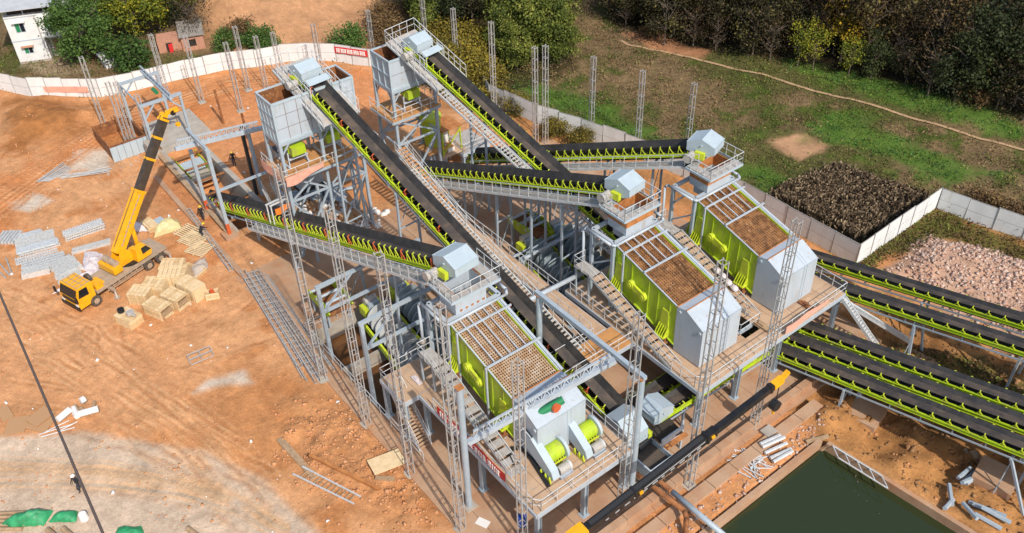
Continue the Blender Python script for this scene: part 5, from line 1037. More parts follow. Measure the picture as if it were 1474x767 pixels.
# banners on the near deck
banner('red banner with white characters along the left rail of the near deck', (-37.6, 21.64, 4.15), (-29.9, 21.64, 4.15), .8, n=14)
cloth('cloth', 'faded pink cloth hanging from the front rail of the rear deck', 'cloth', [((-27.36, 46.5, 4.95), (-27.36, 51.5, 4.95), .75, .5)], 'pinkcloth')
for i in range(4):
    x = -34.5+i*.62; z = 4+(-30.5-x)/8.5*3+.15; c = Vector((x, 46.7+.1*math.sin(i*3), z)); b = bpy.data.meshes.new('sack')
    q = MB(); n = 8; vs = []
    for k in range(5):
        a = k/4; r = .38*math.sin(math.pi*(.15+.7*a)); vs += [c+Vector((r*math.cos(2*math.pi*j/n), r*.8*math.sin(2*math.pi*j/n), .5*a)) for j in range(n)]
    q.v = [tuple(v) for v in vs]; q.f = [(k*n+j, k*n+(j+1) % n, (k+1)*n+(j+1) % n, (k+1)*n+j) for k in range(4) for j in range(n)]+[tuple(range(n))[::-1], tuple(range(4*n, 5*n))]; q.m = [0]*len(q.f)
    tag(q.build('white_sack', M['wsheet'], loc=c, smooth=True), ['lowest white sack resting on the stair of the farthest screen', 'second lowest white sack on the stair of the farthest screen', 'second highest white sack on the stair of the farthest screen', 'highest white sack on the stair of the farthest screen'][i], 'sack', 'sacks on the stair')
# ------------------------------------------------------------------ yellow truck crane
yaw = math.radians(108.46); pv_ = at(172, 366)
t = thing('truck_crane', (-72.86, 11.74, 0), 'yellow truck crane parked among the steel stacks with its boom raised', 'crane truck', None, yaw, local=True)
MB().bx(-4.4, 3.2, -1.2, 1.2, 1.0, 1.28).build('deck', M['cbrown'], t); MB().bx(-6.0, 3.1, -.45, .45, .55, 1.0).build('chassis', M['cbrown'], t)
cab_ = MB().prism([(-6.3, -1.2, .55), (-4.6, -1.2, .55), (-4.5, -1.2, 2.5), (-5.95, -1.2, 2.55), (-6.3, -1.2, 1.6)], (0, 2.4, 0)).build('cab', M['crane'], t)
MB().hexa([(-6.32, -1.08, 1.68), (-6.0, -1.08, 2.42), (-6.0, 1.08, 2.42), (-6.32, 1.08, 1.68), (-6.34, -1.08, 1.68), (-6.03, -1.08, 2.42), (-6.03, 1.08, 2.42), (-6.34, 1.08, 1.68)]).build('windscreen', M['glass'], cab_)
for sy in (-1, 1):
    MB().prism([(-6.1, sy*1.203, 1.65), (-5.1, sy*1.203, 1.55), (-5.1, sy*1.203, 2.35), (-5.85, sy*1.203, 2.4)], (0, sy*.02, 0)).build('side_window', M['glass'], cab_)
    MB().bx(-6.36, -6.3, sy*.95-.16, sy*.95+.16, .85, 1.05).build('headlight', M['litter'], cab_); MB().bx(-6.55, -6.4, sy*1.5-.1, sy*1.5+.1, 1.6, 2.15).build('mirror', M['black'], cab_); 
MB().bx(-6.42, -6.28, -1.22, 1.22, .5, .82).build('bumper', M['black'], cab_); MB().bx(-6.345, -6.29, -.9, .9, 1.1, 1.5).build('grille', M['black'], cab_)
m = MB()
for k in range(5): m.bx(-5.9, -4.55, -1.0+k*.5-.02, -1.0+k*.5+.02, 2.53, 2.6)
for k in range(3): m.bx(-5.85+k*.55, -5.81+k*.55, -1.1, 1.1, 2.54, 2.59)
m.build('roof_rack', M['cbrown'], cab_)
for x in (-4.75, 1.0, 2.3):
    for sy in (-1, 1):
        wv = MB().tube((x, sy*1.0, .52), (x, sy*1.32, .52), .52, 18).build('wheel', M['tyre'], t); MB().tube((x, sy*1.32, .52), (x, sy*1.35, .52), .26, 12).build('rim', M['cbrown'], wv)
sp_ = MB().tube((-4.1, .35, 1.75), (-3.8, .35, 1.75), .5, 16).build('spare_wheel', M['tyre'], t); MB().bx(-4.3, -3.4, -1.1, .1, 1.28, 1.75).build('engine_cover', M['crane'], t); MB().bx(-3.6, -2.6, -1.19, -.7, 1.28, 1.6).build('toolbox', M['cbrown'], t)
for x in (-3.2, 2.9):
    for sy in (-1, 1): MB().bx(x-.12, x+.12, min(sy*1.2, sy*1.9), max(sy*1.2, sy*1.9), .7, .95).build('outrigger_beam', M['cbrown'], t); MB().tube((x, sy*1.85, 0), (x, sy*1.85, .75), .09, 8, .09).build('outrigger_leg', M['silver'], t); MB().tube((x, sy*1.85, 0), (x, sy*1.85, .06), .3, 12).build('outrigger_pad', M['cbrown'], t)
m = MB()
for k in range(7): m.bx(-3.4+k*.62, -3.34+k*.62, -1.23, -1.19, .6, 1.1)
m.bx(-3.4, .4, -1.24, -1.19, .58, .66); m.bx(-3.4, .4, -1.24, -1.19, .82, .88); m.build('side_guard', M['cbrown'], t)
MB().tube((0, 0, 1.28), (0, 0, 1.5), 1.0, 20).build('slewing_ring', M['black'], t)
MB().bx(-1.7, 1.3, -.55, .95, 1.5, 1.75).build('turntable', M['crane'], t)
for y in (-.5, .5): MB().prism([(-1.5, y-.05, 1.7), (.6, y-.05, 1.7), (-.2, y-.05, 2.9), (-.8, y-.05, 3.0)], (0, .1, 0)).build('bracket', M['crane'], t)
MB().bx(-2.3, -1.4, -1.1, 1.1, 1.55, 2.15).build('counterweight', M['crane'], t)
for y in (-.5, .45): MB().tube((-1.7, y-.35, 2.35), (-1.7, y+.35, 2.35), .3, 12).build('winch', M['cbrown'], t)
oc = MB().prism([(.1, -1.25, 1.5), (1.6, -1.25, 1.5), (1.75, -1.25, 2.0), (1.3, -1.25, 2.75), (.2, -1.25, 2.75)], (0, .68, 0)).build('operator_cab', M['crane'], t)
MB().prism([(.75, -1.27, 2.0), (1.68, -1.27, 2.05), (1.3, -1.27, 2.66), (.75, -1.27, 2.66)], (0, .72, 0)).build('cab_window', M['glass'], oc)
el = math.radians(48.7); dv = Vector((math.cos(el), 0, math.sin(el))); bp0 = Vector((-.6, 0, 2.9)); nv = Vector((-math.sin(el), 0, math.cos(el)))
def bsec(name, a, b, wd, h, mk, off=0): return MB().beam(bp0+dv*a+nv*off, bp0+dv*b+nv*off, wd, h).build(name, M[mk], t)
bm = bsec('boom_base', -.3, 5.6, .72, .9, 'crane'); bsec('boom_section', 5.6, 12.5, .56, .7, 'boom')
for k, s in enumerate((5.6, 8.6, 10.6, 12.3)): bsec('boom_collar', s-.12, s+.1, .84-.08*k if k == 0 else .66, 1.0 if k == 0 else .8, 'crane')
m = MB()
for k in range(12): m.beam(bp0+dv*(.5+k*.42)+Vector((0, -.365, 0))+nv*.1, bp0+dv*(.62+k*.42)+Vector((0, -.37, 0))+nv*.1, .03, .2)
_ = m.path([bp0+dv*.3+Vector((0, -.40, .1)), bp0+dv*2.4+Vector((0, -.40, .32)), bp0+dv*5.3+Vector((0, -.40, .1))], .035, 6)
m.build('hose_bracket', M['cbrown'], bm)['kind'] = 'stuff'
MB().tube(bp0+dv*.2+nv*.55, bp0+dv*12.6+nv*.42, .03, 5).build('hoist_rope', M['black'], t)
MB().tube(bp0+dv*12.9+Vector((.7, -.3, 0)), bp0+dv*12.9+Vector((.7, -.3, -1.2)), .025, 5).build('hook_rope', M['black'], t); MB().tube(bp0+dv*12.9+Vector((.7, -.42, -1.4)), bp0+dv*12.9+Vector((.7, -.18, -1.4)), .22, 10).build('hook_block', M['crane'], t)
bsec('boom_head', 12.4, 12.9, .5, .55, 'crane', .1); hd_ = bp0+dv*12.9
MB().beam(hd_, hd_+Vector((1.0, -.5, .1)), .3, .35).build('sheave_head', M['crane'], t); MB().tube(hd_+Vector((.5, -.45, -.1)), hd_+Vector((.5, -.05, -.1)), .25, 12).build('sheave', M['black'], t)
MB().tube(Vector((1.2, -.05, 1.75)), bp0+dv*2.6-nv*.3, .2, 10).build('lift_cylinder', M['crane'], t); MB().tube(bp0+dv*2.6-nv*.3, bp0+dv*4.6-nv*.35, .11, 8).build('lift_rod', M['silver'], t)
# ------------------------------------------------------------------ black telescopic boom reaching in from the front
a = at(842, 763, 4.0); b = at(1112, 556, 6.2); d = (b-a).normalized(); L_ = (b-a).length; a2 = a-d*5.5
t = thing('mobile_crane', (a2.x, a2.y, 0), 'mobile crane at the bottom edge with a long black boom lying over the kerb', 'crane truck')
MB().beam(a2, a, .85, 1.0).build('boom_base', M['crane'], t); MB().beam(a-d*.2, a.lerp(b, .66), .54, .66).build('boom_section', M['bboom'], t); MB().beam(a.lerp(b, .66), b, .42, .52).build('boom_section', M['bboom'], t)
upn = Vector((0, 0, 1)); sdn = d.cross(upn).normalized()
for u, ww in ((0.0, .7), (.24, .62), (.62, .62), (.665, .52), (.985, .48)): p = a.lerp(b, u); MB().beam(p-d*.10, p+d*.10, ww, ww+.16).build('boom_collar', M['bboom'], t)
for u in (.26, .64): p = a.lerp(b, u)+sdn*.34+Vector((0, 0, .05)); MB().beam(p-d*.12, p+d*.16, .12, .2).build('collar_lug', M['crane'], t)
m = MB(); m.beam(a.lerp(b, .28)+sdn*.276+upn*.12, a.lerp(b, .6)+sdn*.276+upn*.12, .014, .10); m.build('side_stripe', M['scuff'], t)
m = MB()
for k in range(11): u = .10+k*.047; p = a.lerp(b, u)+sdn*.273-upn*.12; m.beam(p-d*.2, p+d*(.05+.2*((k*7) % 3)/2), .012, .13)
o = m.build('lettering', M['scuff'], t); o['kind'] = 'stuff'
m = MB().beam(a.lerp(b, .02)+upn*.35, a.lerp(b, .6)+upn*.35, .30, .05); m.build('top_cover', M['roller'], t)
MB().beam(b, b+d*.9+upn*.05, .5, .42).build('boom_head', M['crane'], t); MB().beam(b+d*.7, b+d*1.5+upn*.35, .3, .3).build('jib_head', M['crane'], t)
hk = b+d*.8-upn*.2; MB().tube(hk, hk-upn*2.3, .035, 6).build('hoist_rope', M['black'], t); MB().tube(hk-upn*2.3-sdn*.25, hk-upn*2.3+sdn*.25, .42, 12).build('hook_block', M['black'], t); MB().tube(hk-upn*2.7, hk-upn*3.2, .16, 8, .08).build('hook', M['crane'], t)
MB().bx(a2.x-1.3, a2.x+1.3, a2.y-6, a2.y+2, .9, 1.5).build('chassis', M['crane'], t); MB().bx(a2.x-.8, a2.x+.8, a2.y-1.4, a2.y+1.2, 1.5, a2.z+.1).build('turret', M['crane'], t); MB().bx(a2.x-1.25, a2.x+1.25, a2.y-8, a2.y-6.1, .6, 2.8).build('cab', M['crane'], t)
for yy in (-7, -3.4, 0, 1.2):
    for sx in (-1, 1): MB().tube((a2.x+sx*1.0, a2.y+yy, .55), (a2.x+sx*1.35, a2.y+yy, .55), .55, 14).build('wheel', M['tyre'], t)
# ------------------------------------------------------------------ wooden crates
def crate(label, px, size, rz, top=None, openside=False, lidoff=False):
    c = at(*px); c.z = gz(c.x, c.y)-.02; sx, sy, sz = size; t = thing('wooden_crate', c, label, 'crate', 'pine crates beside the truck crane', rz, local=True)
    P_ = lambda nm, cc, ss: piece(nm, random.choice(('wood', 'wood', 'wood2')), t, cc, ss)
    piece('lining', 'plank', t, (0, 0, sz/2-.06), (sx-.1, sy-.1, sz-.2 if not (openside or lidoff) else .1))
    nb = max(3, int(sz/.32)); hb = sz/nb
    for k in range(nb):
        z = hb*(k+.5)
        for s in (-1, 1):
            P_('side_board', (0, s*(sy/2-.015), z), (sx, .03, hb-.03))
            if not (openside and s == 1): P_('end_board', (s*(sx/2-.015), 0, z), (.03, sy-.07, hb-.03))
    if not lidoff:
        nl = max(4, int(sx/.36))
        for k in range(nl): P_('lid_board', (-sx/2+sx*(k+.5)/nl, 0, sz+.016), (sx/nl-.035, sy+.03, .03))
        for s in (-1, 1): P_('batten', (0, s*sy*.3, sz+.05), (sx, .09, .03))
    for s in (-1, 1):
        for u in (-.42, 0, .42): P_('batten', (u*sx, s*(sy/2+.016), sz/2), (.1, .03, sz))
    piece('floor_board', 'wood', t, (0, 0, .04), (sx-.08, sy-.08, .05)); return t
CS = .90
cr = [('pine crate nearest the truck cab with black parts lying on top', (188, 464), (2.2, 1.5, 1.0), .35), ('pine crate at the left of the pile beside the truck outrigger', (208, 431), (2.0, 1.6, 1.3), .75), ('long pine crate lowest in the pile, open at its end', (231, 449), (2.5, 1.5, 1.2), .40), ('pine crate with an open dark end in the middle of the pile', (254, 436), (2.4, 1.5, 1.2), .38),
      ('pine crate wedged between the middle crates and the truck', (228, 420), (2.2, 1.6, 1.3), .80), ('largest pine crate leaning over the pile beside the truck rear', (252, 407), (2.7, 1.9, 1.4), 1.0), ('wide pine crate at the right end of the pile', (276, 424), (2.7, 1.5, 1.5), .30), ('small narrow open crate with red parts inside', (307, 428), (1.3, .75, .8), 1.15), ('pine crate behind the pile next to the truck tail', (249, 390), (2.3, 1.7, .8), .9), ('shallow open crate full of slats behind the pile', (277, 393), (2.4, 1.6, .5), .45), ('pale pine box lying by the boom foot beside the yellow sheet', (217, 328), (1.9, 1.1, .7), .1)]
for i, (lab, px, sz, rz) in enumerate(cr): crate(lab, (238+(px[0]-238)*1.07, 418+(px[1]-418)*1.07) if 2 <= i <= 6 or i in (1, 8) else px, tuple(q*CS for q in sz), rz, openside=i in (2, 3), lidoff=i in (7, 9))
c = at(188, 464); tz = 1.02
tag(MB().tube((c.x-.6, c.y-.3, tz), (c.x-.6, c.y-.3, tz+.28), .3, 12).tube((c.x-.6, c.y-.3, tz+.28), (c.x-.6, c.y-.3, tz+.36), .14, 8).build('pulley', M['black'], loc=(c.x, c.y, tz)), 'black pulley wheel lying on the crate nearest the cab', 'pulley')
tag(MB().bx(c.x+.0, c.x+.5, c.y-.1, c.y+.5, tz, tz+.3).tube((c.x+.5, c.y+.2, tz+.15), (c.x+.9, c.y+.4, tz+.15), .12, 8).build('motor_part', M['motor'], loc=(c.x, c.y, tz)), 'grey motor part lying on the crate nearest the cab', 'machine part')
c = at(307, 428); tag(MB().bx(c.x-.2, c.x+.2, c.y-.15, c.y+.2, .5, .8).tube((c.x, c.y, .8), (c.x+.15, c.y, 1.05), .1, 8).build('red_part', M['red'], loc=c), 'red machine part sitting in the small open crate', 'machine part')
# ------------------------------------------------------------------ stacks of galvanised steel on the clay
def chan_mesh(kind):
    q = MB()
    if kind == 'teeth':
        q.bx(-.5, .5, -.1, .1, 0, .1)
        for k in range(16): q.bx(-.5+k/16+.01, -.5+(k+.45)/16, -.1, .1, .1, .24)
    elif kind == 'plain': q.bx(-.5, .5, -.11, .11, 0, .16)
    else:
        q.bx(-.5, .5, -.1, -.07, 0, .3).bx(-.5, .5, .07, .1, 0, .3)
        for k in range(14): q.bx(-.5+k/14+.005, -.5+(k+.4)/14, -.07, .07, .0, .3)
    return q.mesh('channel', M['silver'])
_chm = {k: chan_mesh(k) for k in ('teeth', 'plain', 'ladder')}
def stack(label, p, q, n, lay, kind, sp=.24, dz=.25, mk=None):
    a = at(*p); b = at(*q); c = (a+b)/2; c.z = gz(c.x, c.y); d = b-a; rz = math.atan2(d.y, d.x); t = thing('steel_stack', c, label, 'steel stack', 'galvanised steel stacked on the clay', rz, local=True)
    for k in range(lay):
        for i in range(n):
            inst('channel', _chm[kind], t, (random.uniform(-.08, .08), (i-(n-1)/2)*sp, k*dz), (0, 0, random.uniform(-.008, .008)), (d.length, 1, 1))
    return t
stack('dark slotted stack at the back left of the steel yard', (24, 354), (80, 338), 4, 1, 'ladder', .44)
stack('bright white beams stacked in front of the dark slotted stack', (26, 366), (86, 350), 4, 2, 'plain')
stack('grey bundle of channels behind the others, nearest the crane boom', (94, 344), (150, 325), 4, 3, 'teeth', .3, .25)
stack('toothed white channels in the middle of the steel yard', (22, 378), (83, 361), 3, 1, 'teeth', .4)
stack('white toothed channels lying in two layers left of the grey slotted panels', (33, 388), (95, 371), 4, 2, 'teeth', .4)
stack('short grey toothed bundle at the front left of the steel yard', (34, 398), (74, 389), 3, 2, 'ladder', .4, .3)
stack('row of upright white ribs leading towards the truck counterweight', (105, 364), (160, 349), 2, 1, 'ladder', .5)
stack('broad grey slotted panels at the front of the steel yard', (80, 395), (112, 379), 6, 2, 'ladder', .42, .3)
stack('white slotted panels slid off the front of the grey slotted panels', (84, 408), (118, 396), 6, 1, 'ladder', .42)
stack('small white channels lying behind the dark slotted stack', (24, 343), (60, 333), 3, 1, 'plain', .3)
def barpile(label, segs, mk, r, cat='bars', name='bar_pile'):
    t = thing(name, on(*segs[0][0]), label, cat)
    for (p, q) in segs:
        a = on(*p); b = on(*q); z = Vector((0, 0, r+random.uniform(0, r*2))); MB().tube(a+z, b+z, r, 6).build('bar', M[mk], t)
    return t
R_ = random.Random(3)
barpile('loose bundle of grey bars on the clay left of the concrete pier', [((52+i*2.2, 263-i*.2), (92+i*1.6, 236+i*1.2)) for i in range(9)], 'galv', .05)
barpile('second loose fan of grey bars pointing to the concrete pier', [((85+R_.uniform(-6, 6), 256+R_.uniform(-3, 3)), (158+R_.uniform(-8, 4), 243+R_.uniform(-4, 6))) for i in range(8)], 'galv', .045)
barpile('few thin pipes on the clay at the left edge below the steel yard', [((0, 381), (15, 398)), ((9, 372), (17, 394)), ((0, 392), (8, 401))], 'galv', .07)
barpile('white and grey pipes scattered by the pond bank at the right', [((1372, 718), (1358, 736)), ((1366, 697), (1370, 728)), ((1378, 690), (1396, 675)), ((1384, 695), (1404, 678)), ((1390, 698), (1412, 680)), ((1382, 702), (1402, 688)), ((1396, 720), (1432, 742)), ((1400, 726), (1446, 748)), ((1385, 726), (1404, 752)), ((1410, 736), (1452, 758)), ((1402, 742), (1440, 764))], 'steel', .16, 'pipes')
barpile('tangle of white frame tubes on the rubble bank left of the pond', [((1045+R_.uniform(0, 40), 645+R_.uniform(0, 30)), (1075+R_.uniform(-10, 40), 650+R_.uniform(5, 40))) for i in range(22)], 'rail', .045, 'frames')
barpile('short grey pipes stacked by the pond corner', [((1093, 644), (1122, 631)), ((1096, 648), (1128, 634)), ((1100, 655), (1132, 640)), ((1108, 662), (1138, 648)), ((1112, 668), (1140, 652))], 'silver', .14, 'pipes')
barpile('pale posts and tubes dumped by the lower left road', [((86, 611), (104, 596)), ((118, 606), (146, 598)), ((108, 592), (114, 604)), ((120, 586), (126, 582))], 'litter', .26, 'pipes')
barpile('olive boards lying with the pale posts by the lower left road', [((110, 588), (118, 600)), ((118, 592), (132, 600)), ((135, 597), (138, 582))], 'plank', .14, 'boards')
barpile('thin rods lying below the pale posts by the lower left road', [((56, 627), (104, 612)), ((60, 630), (108, 616)), ((66, 622), (100, 606)), ((84, 622), (112, 608))], 'silver', .04, 'rods')
barpile('grey pipes heaped on the ground under the wide silo braces', [((405+R_.uniform(0, 80), 285+R_.uniform(-12, 18)), (425+R_.uniform(0, 90), 280+R_.uniform(-12, 22))) for i in range(16)], 'steel', .16, 'pipes')
# lattice masts lying down
def lying(label, p, q, wd=.45):
    a = on(*p); b = on(*q); a.z += .1; b.z += .1; d = (b-a).normalized(); s_ = Vector((-d.y, d.x, 0))*wd/2; u = Vector((0, 0, wd)); t = thing('lattice_mast', a, label, 'mast', 'lattice masts lying on the ground')
    for sg in (-1, 1):
        for h in (0, 1): MB().beam(a+s_*sg+u*h, b+s_*sg+u*h, .065).build('chord', M['galv'], t)
    m = MB(); n = int((b-a).length/.7)
    for i in range(n+1):
        c = a.lerp(b, i/n); 
        m.beam(c-s_, c+s_, .04); m.beam(c-s_+u, c+s_+u, .04); m.beam(c-s_, c-s_+u, .04); m.beam(c+s_, c+s_+u, .04)
    m.build('lacing', M['galv'], t)['kind'] = 'stuff'; return t
lying('leftmost of three lattice masts lying along the slab edge', (350, 394), (432, 530)); lying('middle of three lattice masts lying along the slab edge', (362, 397), (458, 552)); lying('rightmost of three lattice masts lying along the slab edge', (370, 395), (468, 540))
barpile('long grey tubes lying beside the three lattice masts on the slab edge', [((346+i*5.5, 392+(i%3)*3), (436+i*6.5, 545+(i%2)*8-i*3)) for i in range(8)], 'galv', .06, 'pipes')
lying('lattice mast lying along the kerb beside the worker in black', (272, 305), (333, 390), .35)
lying('grey ladder-like panel lying alone on the open clay', (274, 524), (306, 510), .6)
stack('brown-grey ribbed plates at the left end of the steel yard', (6, 352), (20, 334), 6, 1, 'ladder', .33, .3)
# boards, planks, sheets and debris
def board(label, p, q, wd, th, mk, cat='plank', z=.05):
    a = on(*p); b = on(*q); a.z += z; b.z += z; return tag(MB().beam(a, b, wd, th).build('board', M[mk], loc=(a+b)/2), label, cat)
board('long grey-brown plank beside the ladder at the slab corner', (402, 632), (455, 690), .5, .08, 'plank'); board('orange-yellow beam lying across the rubble by the plywood sheet', (448, 664), (548, 711), .22, .2, 'rustlight', 'beam', .5)
board('plywood sheet tilted on the rubble by the tall mast', (535, 680), (580, 660), 1.5, .06, 'wood', 'sheet', .45); board('timber offcut lying under the plywood sheet', (541, 690), (568, 692), .3, .2, 'plank', 'timber', .1)
for k, (p, q, z) in enumerate((((10, 616), (40, 612), .1), ((45, 606), (75, 612), .1), ((52, 598), (68, 608), .25), ((0, 600), (16, 592), .1))): board(['brown cardboard sheet by the lower left road, the largest', 'brown cardboard sheet overlapping the cable line by the road', 'brown cardboard sheet lying crooked on another sheet', 'brown cardboard sheet at the left edge of the picture'][k], p, q, 1.7, .05, 'card', 'cardboard', z)
board('grey plank bridge piece on the dark bank under the low conveyors', (1392, 641), (1428, 666), .8, .1, 'plank'); board('second grey plank beside the plank bridge piece', (1400, 648), (1420, 670), .5, .1, 'plank', 'plank', .12)
board('concrete lump lying in the dirt by the pond corner', (1100, 618), (1112, 628), 1.0, .5, 'concg', 'block'); board('grey-green slab lying by the pond corner under the hook', (1127, 618), (1140, 608), .6, .15, 'motor', 'slab')
board('timber beam bracing the pond corner', (1160, 637), (1192, 628), .25, .25, 'plank', 'beam', .1); board('second timber beam bracing the pond corner', (1166, 642), (1196, 638), .22, .22, 'plank', 'beam', .1)
t = thing('ladder', on(470, 700), 'steel ladder lying on the clay at the slab corner', 'ladder')
la, lb, lc, ld = on(422, 684), on(510, 728), on(436, 675), on(520, 718)
for a, b in ((la, lb), (lc, ld)): MB().beam(a+Vector((0, 0, .2)), b+Vector((0, 0, .2)), .1).build('rail', M['silver'], t)
for i in range(12): u = .12+.8*i/11; MB().beam(la.lerp(lb, u)+Vector((0, 0, .2)), lc.lerp(ld, u)+Vector((0, 0, .2)), .09, .05).build('rung', M['plank'], t)
t = thing('tube_frame', on(1235, 665), 'white tube railing lying along the pond edge', 'railing')
fa_, fb_ = on(1198, 645), on(1268, 688); off = Vector((.9, -.6, 0))
fa_.z = fb_.z = .25
for k in (0, 1): MB().tube(fa_+off*k, fb_+off*k, .05, 6).build('tube', M['rail'], t)
for i in range(5): MB().tube(fa_.lerp(fb_, i/4), fa_.lerp(fb_, i/4)+off, .045, 6).build('tube', M['rail'], t)
def pallet(label, px, rz, n=8, L2=2.4, W2=2.0, z=.1):
    c = on(*px); t = thing('slat_pallet', c, label, 'pallet', 'slatted pine pallets by the lattice mast', rz, local=True)
    for i in range(n): piece('slat', 'wood', t, ((i-(n-1)/2)*W2/n, 0, z+.1), (.13, L2, .05))
    for y in (-.4, 0, .4): piece('bearer', 'wood', t, (0, y*L2, z), (W2, .1, .1))
pallet('slatted pallet nearest the yellow sheet', (272, 336), 1.9); pallet('slatted pallet in the middle of the row along the kerb', (279, 347), 1.95, 9); pallet('slatted pallet with broken slats at the end of the row', (288, 360), 2.05, 9, 2.2)
def sheet(label, poly, mk, hgt, cat, name='sheet', n=16, z=.05, fr=1.0):
    P = [at(*p) for p in poly]; c = sum(P, Vector())/4; V = []; Fq = []
    for i in range(n+1):
        for j in range(n+1):
            u, v = i/n, j/n; p = P[0].lerp(P[1], u).lerp(P[3].lerp(P[2], u), v); e = math.sin(math.pi*u)**.5*math.sin(math.pi*v)**.5
            jt = .12*(float(fbm(np.array([p.x*1.7]), np.array([p.y*1.7]))[0])-.5)*4
            hh = hgt*e*(.5+float(fbm(np.array([p.x*fr]), np.array([p.y*fr]))[0])) if True else 0
            V.append((p.x+jt*.6, p.y-jt*.6, gz(p.x, p.y)+z+hh))
    for i in range(n):
        for j in range(n): k = i*(n+1)+j; Fq.append((k, k+1, k+n+2, k+n+1))
    m = MB(); m.v = V; m.f = Fq; m.m = [0]*len(Fq); return tag(m.build(name, M[mk], loc=c), label, cat)
sheet('pale yellow plastic sheet over a heap beside the slatted pallets', [(222, 343), (262, 330), (258, 318), (226, 330)], 'ytarp', 1.0, 'sheet')
sheet('crumpled white and pink sheets beside the truck chassis', [(118, 388), (142, 395), (148, 366), (122, 362)], 'wsheet', .5, 'sheet', fr=2); sheet('crumpled white sheets strewn in front of the broad slotted panels', [(74, 424), (130, 404), (146, 384), (104, 404)], 'wsheet', .4, 'sheet', fr=2)
sheet('white sheets lying behind the operator cab', [(200, 362), (226, 356), (222, 346), (200, 352)], 'wsheet', .35, 'sheet', fr=2); sheet('blue-white sheets under the raised boom', [(182, 336), (214, 334), (206, 322), (188, 326)], 'wsheet', .5, 'sheet', fr=2)
sheet('grey-white plastic beside the shallow open crate', [(280, 404), (300, 385), (296, 370), (274, 384)], 'powder', .4, 'sheet', fr=2); board('flat blue-white board near the yellow sheet', (224, 322), (236, 315), 1.2, .05, 'hood', 'board')
sheet('green tarpaulin over timber at the bottom left corner', [(-6, 762), (64, 757), (78, 736), (30, 742)], 'tarp', .8, 'tarpaulin', 'tarpaulin', 22); sheet('green tarpaulin tail dragged to the right along the road edge', [(70, 752), (110, 752), (112, 738), (84, 739)], 'tarp', .45, 'tarpaulin', 'tarpaulin', 14)
sheet('small green net heap at the bottom edge right of the cable', [(165, 772), (210, 775), (204, 757), (170, 760)], 'tarp', .3, 'tarpaulin', 'tarpaulin', 12)
for k in range(5): tag(MB().tube(at(-8, 739+k*5.5, .15), at(48-4*k, 737+k*6, .15), .13, 8).build('log', M['plank'], loc=at(10, 745+k*5)), ['long timber pole nearest the road under the green tarpaulin', 'second timber pole from the road under the green tarpaulin', 'middle timber pole under the green tarpaulin', 'second timber pole from the bottom under the green tarpaulin', 'lowest timber pole under the green tarpaulin'][k], 'timber', 'timber poles under the tarpaulin')
c = on(122, 747); tag(MB().tube(c, c+Vector((0, 0, .55)), .32, 12, .26).build('white_bucket', M['litter'], loc=c), 'white bucket beside the green tarpaulin on the road edge', 'bucket')
for k, (p, cc) in enumerate((((272, 764), 'a'), ((92, 763), 'b'), ((70, 765), 'c'))): c = on(*p); tag(MB().tube(c+Vector((0, 0, .2)), c+Vector((1.2, .3, .25)), .2, 8).build('log', M['plank'], loc=c), ['timber stub at the bottom edge of the road', 'timber stub below the green tarpaulin tail', 'timber stub at the bottom edge under the tarpaulin'][k], 'timber')
for lab, a, b, mk, r in (('left rusty pipe crossing under the black boom', at(893, 664, 1.0), at(985, 735, 1.0), 'rust', .18), ('right rusty pipe crossing under the black boom', at(912, 662, 1.0), at(968, 708, 1.0), 'rust', .18), ('long grey pipe continuing the right rusty pipe to the pond', at(968, 708, 1.0), at(1044, 772, 1.0), 'steel', .2)):
    tag(MB().tube(a, b, r, 12).build('steel_pipe', M[mk], loc=a, smooth=True), lab, 'pipe')
tag(MB().path([at(985, 735, 1.0), at(988, 745, .9), at(987, 772, .2)], .18, 12).build('steel_pipe', M['rust'], loc=at(985, 735, 1), smooth=True), 'rusty pipe elbow dropping towards the pond bank', 'pipe')
# cartons and litter under the wide silo
for k, (px, s) in enumerate((((500, 318), 1.0), ((515, 312), .8), ((452, 300), .9), ((462, 312), .7), ((430, 312), 1.2), ((470, 318), .8), ((476, 306), .6))):
    c = at(*px); t = piece('carton', 'card', None, c+Vector((0, 0, s*.35)), (s*1.3, s, s*.7), (0, 0, k*.7)); tag(t, ['brown carton among the litter by the steep conveyor legs', 'smaller brown carton behind the first one by the legs', 'brown carton on the litter under the left silo braces', 'flat carton under the left silo braces', 'large carton lying under the silo corner', 'carton in the middle of the litter heap', 'smallest carton in the litter heap under the silo'][k], 'carton', 'cartons under the wide silo')
# overhead cable
ca_, cb_ = at(-60, 284, 33), at(175, 830, 33)
tag(MB().tube(ca_, cb_, .036, 6).build('power_cable', M['cable'], loc=ca_), 'brown overhead cable slanting down the lower left of the picture', 'cable')
# ------------------------------------------------------------------ houses beyond the fence
hx = Vector((.38, .925, 0)); hy = Vector((-.925, .38, 0)); h0 = Vector((-124.0, 15.9, 0))
def HP(u, v, z): p = h0+hx*u+hy*v; return Vector((p.x, p.y, z))
t = thing('white_house', h0, 'white rendered house with a grey sheet roof at the top left corner', 'house')
def hbox(m, u0, u1, v0, v1, z0, z1): return m.hexa([HP(u0, v0, z0), HP(u1, v0, z0), HP(u1, v1, z0), HP(u0, v1, z0), HP(u0, v0, z1), HP(u1, v0, z1), HP(u1, v1, z1), HP(u0, v1, z1)])
m = MB(); hbox(m, 0, 3.8, 0, 9, -.3, 6.3); hbox(m, 3.8, 7.0, 2.2, 9, -.3, 6.3); hbox(m, 3.8, 7.0, .02, 2.2, 3.1, 6.28); m.build('wall', M['wall'], t)
m = MB(); hbox(m, .4, 6.6, .8, 8.6, 6.3, 7.3); m.build('attic_gap', M['dark'], t)
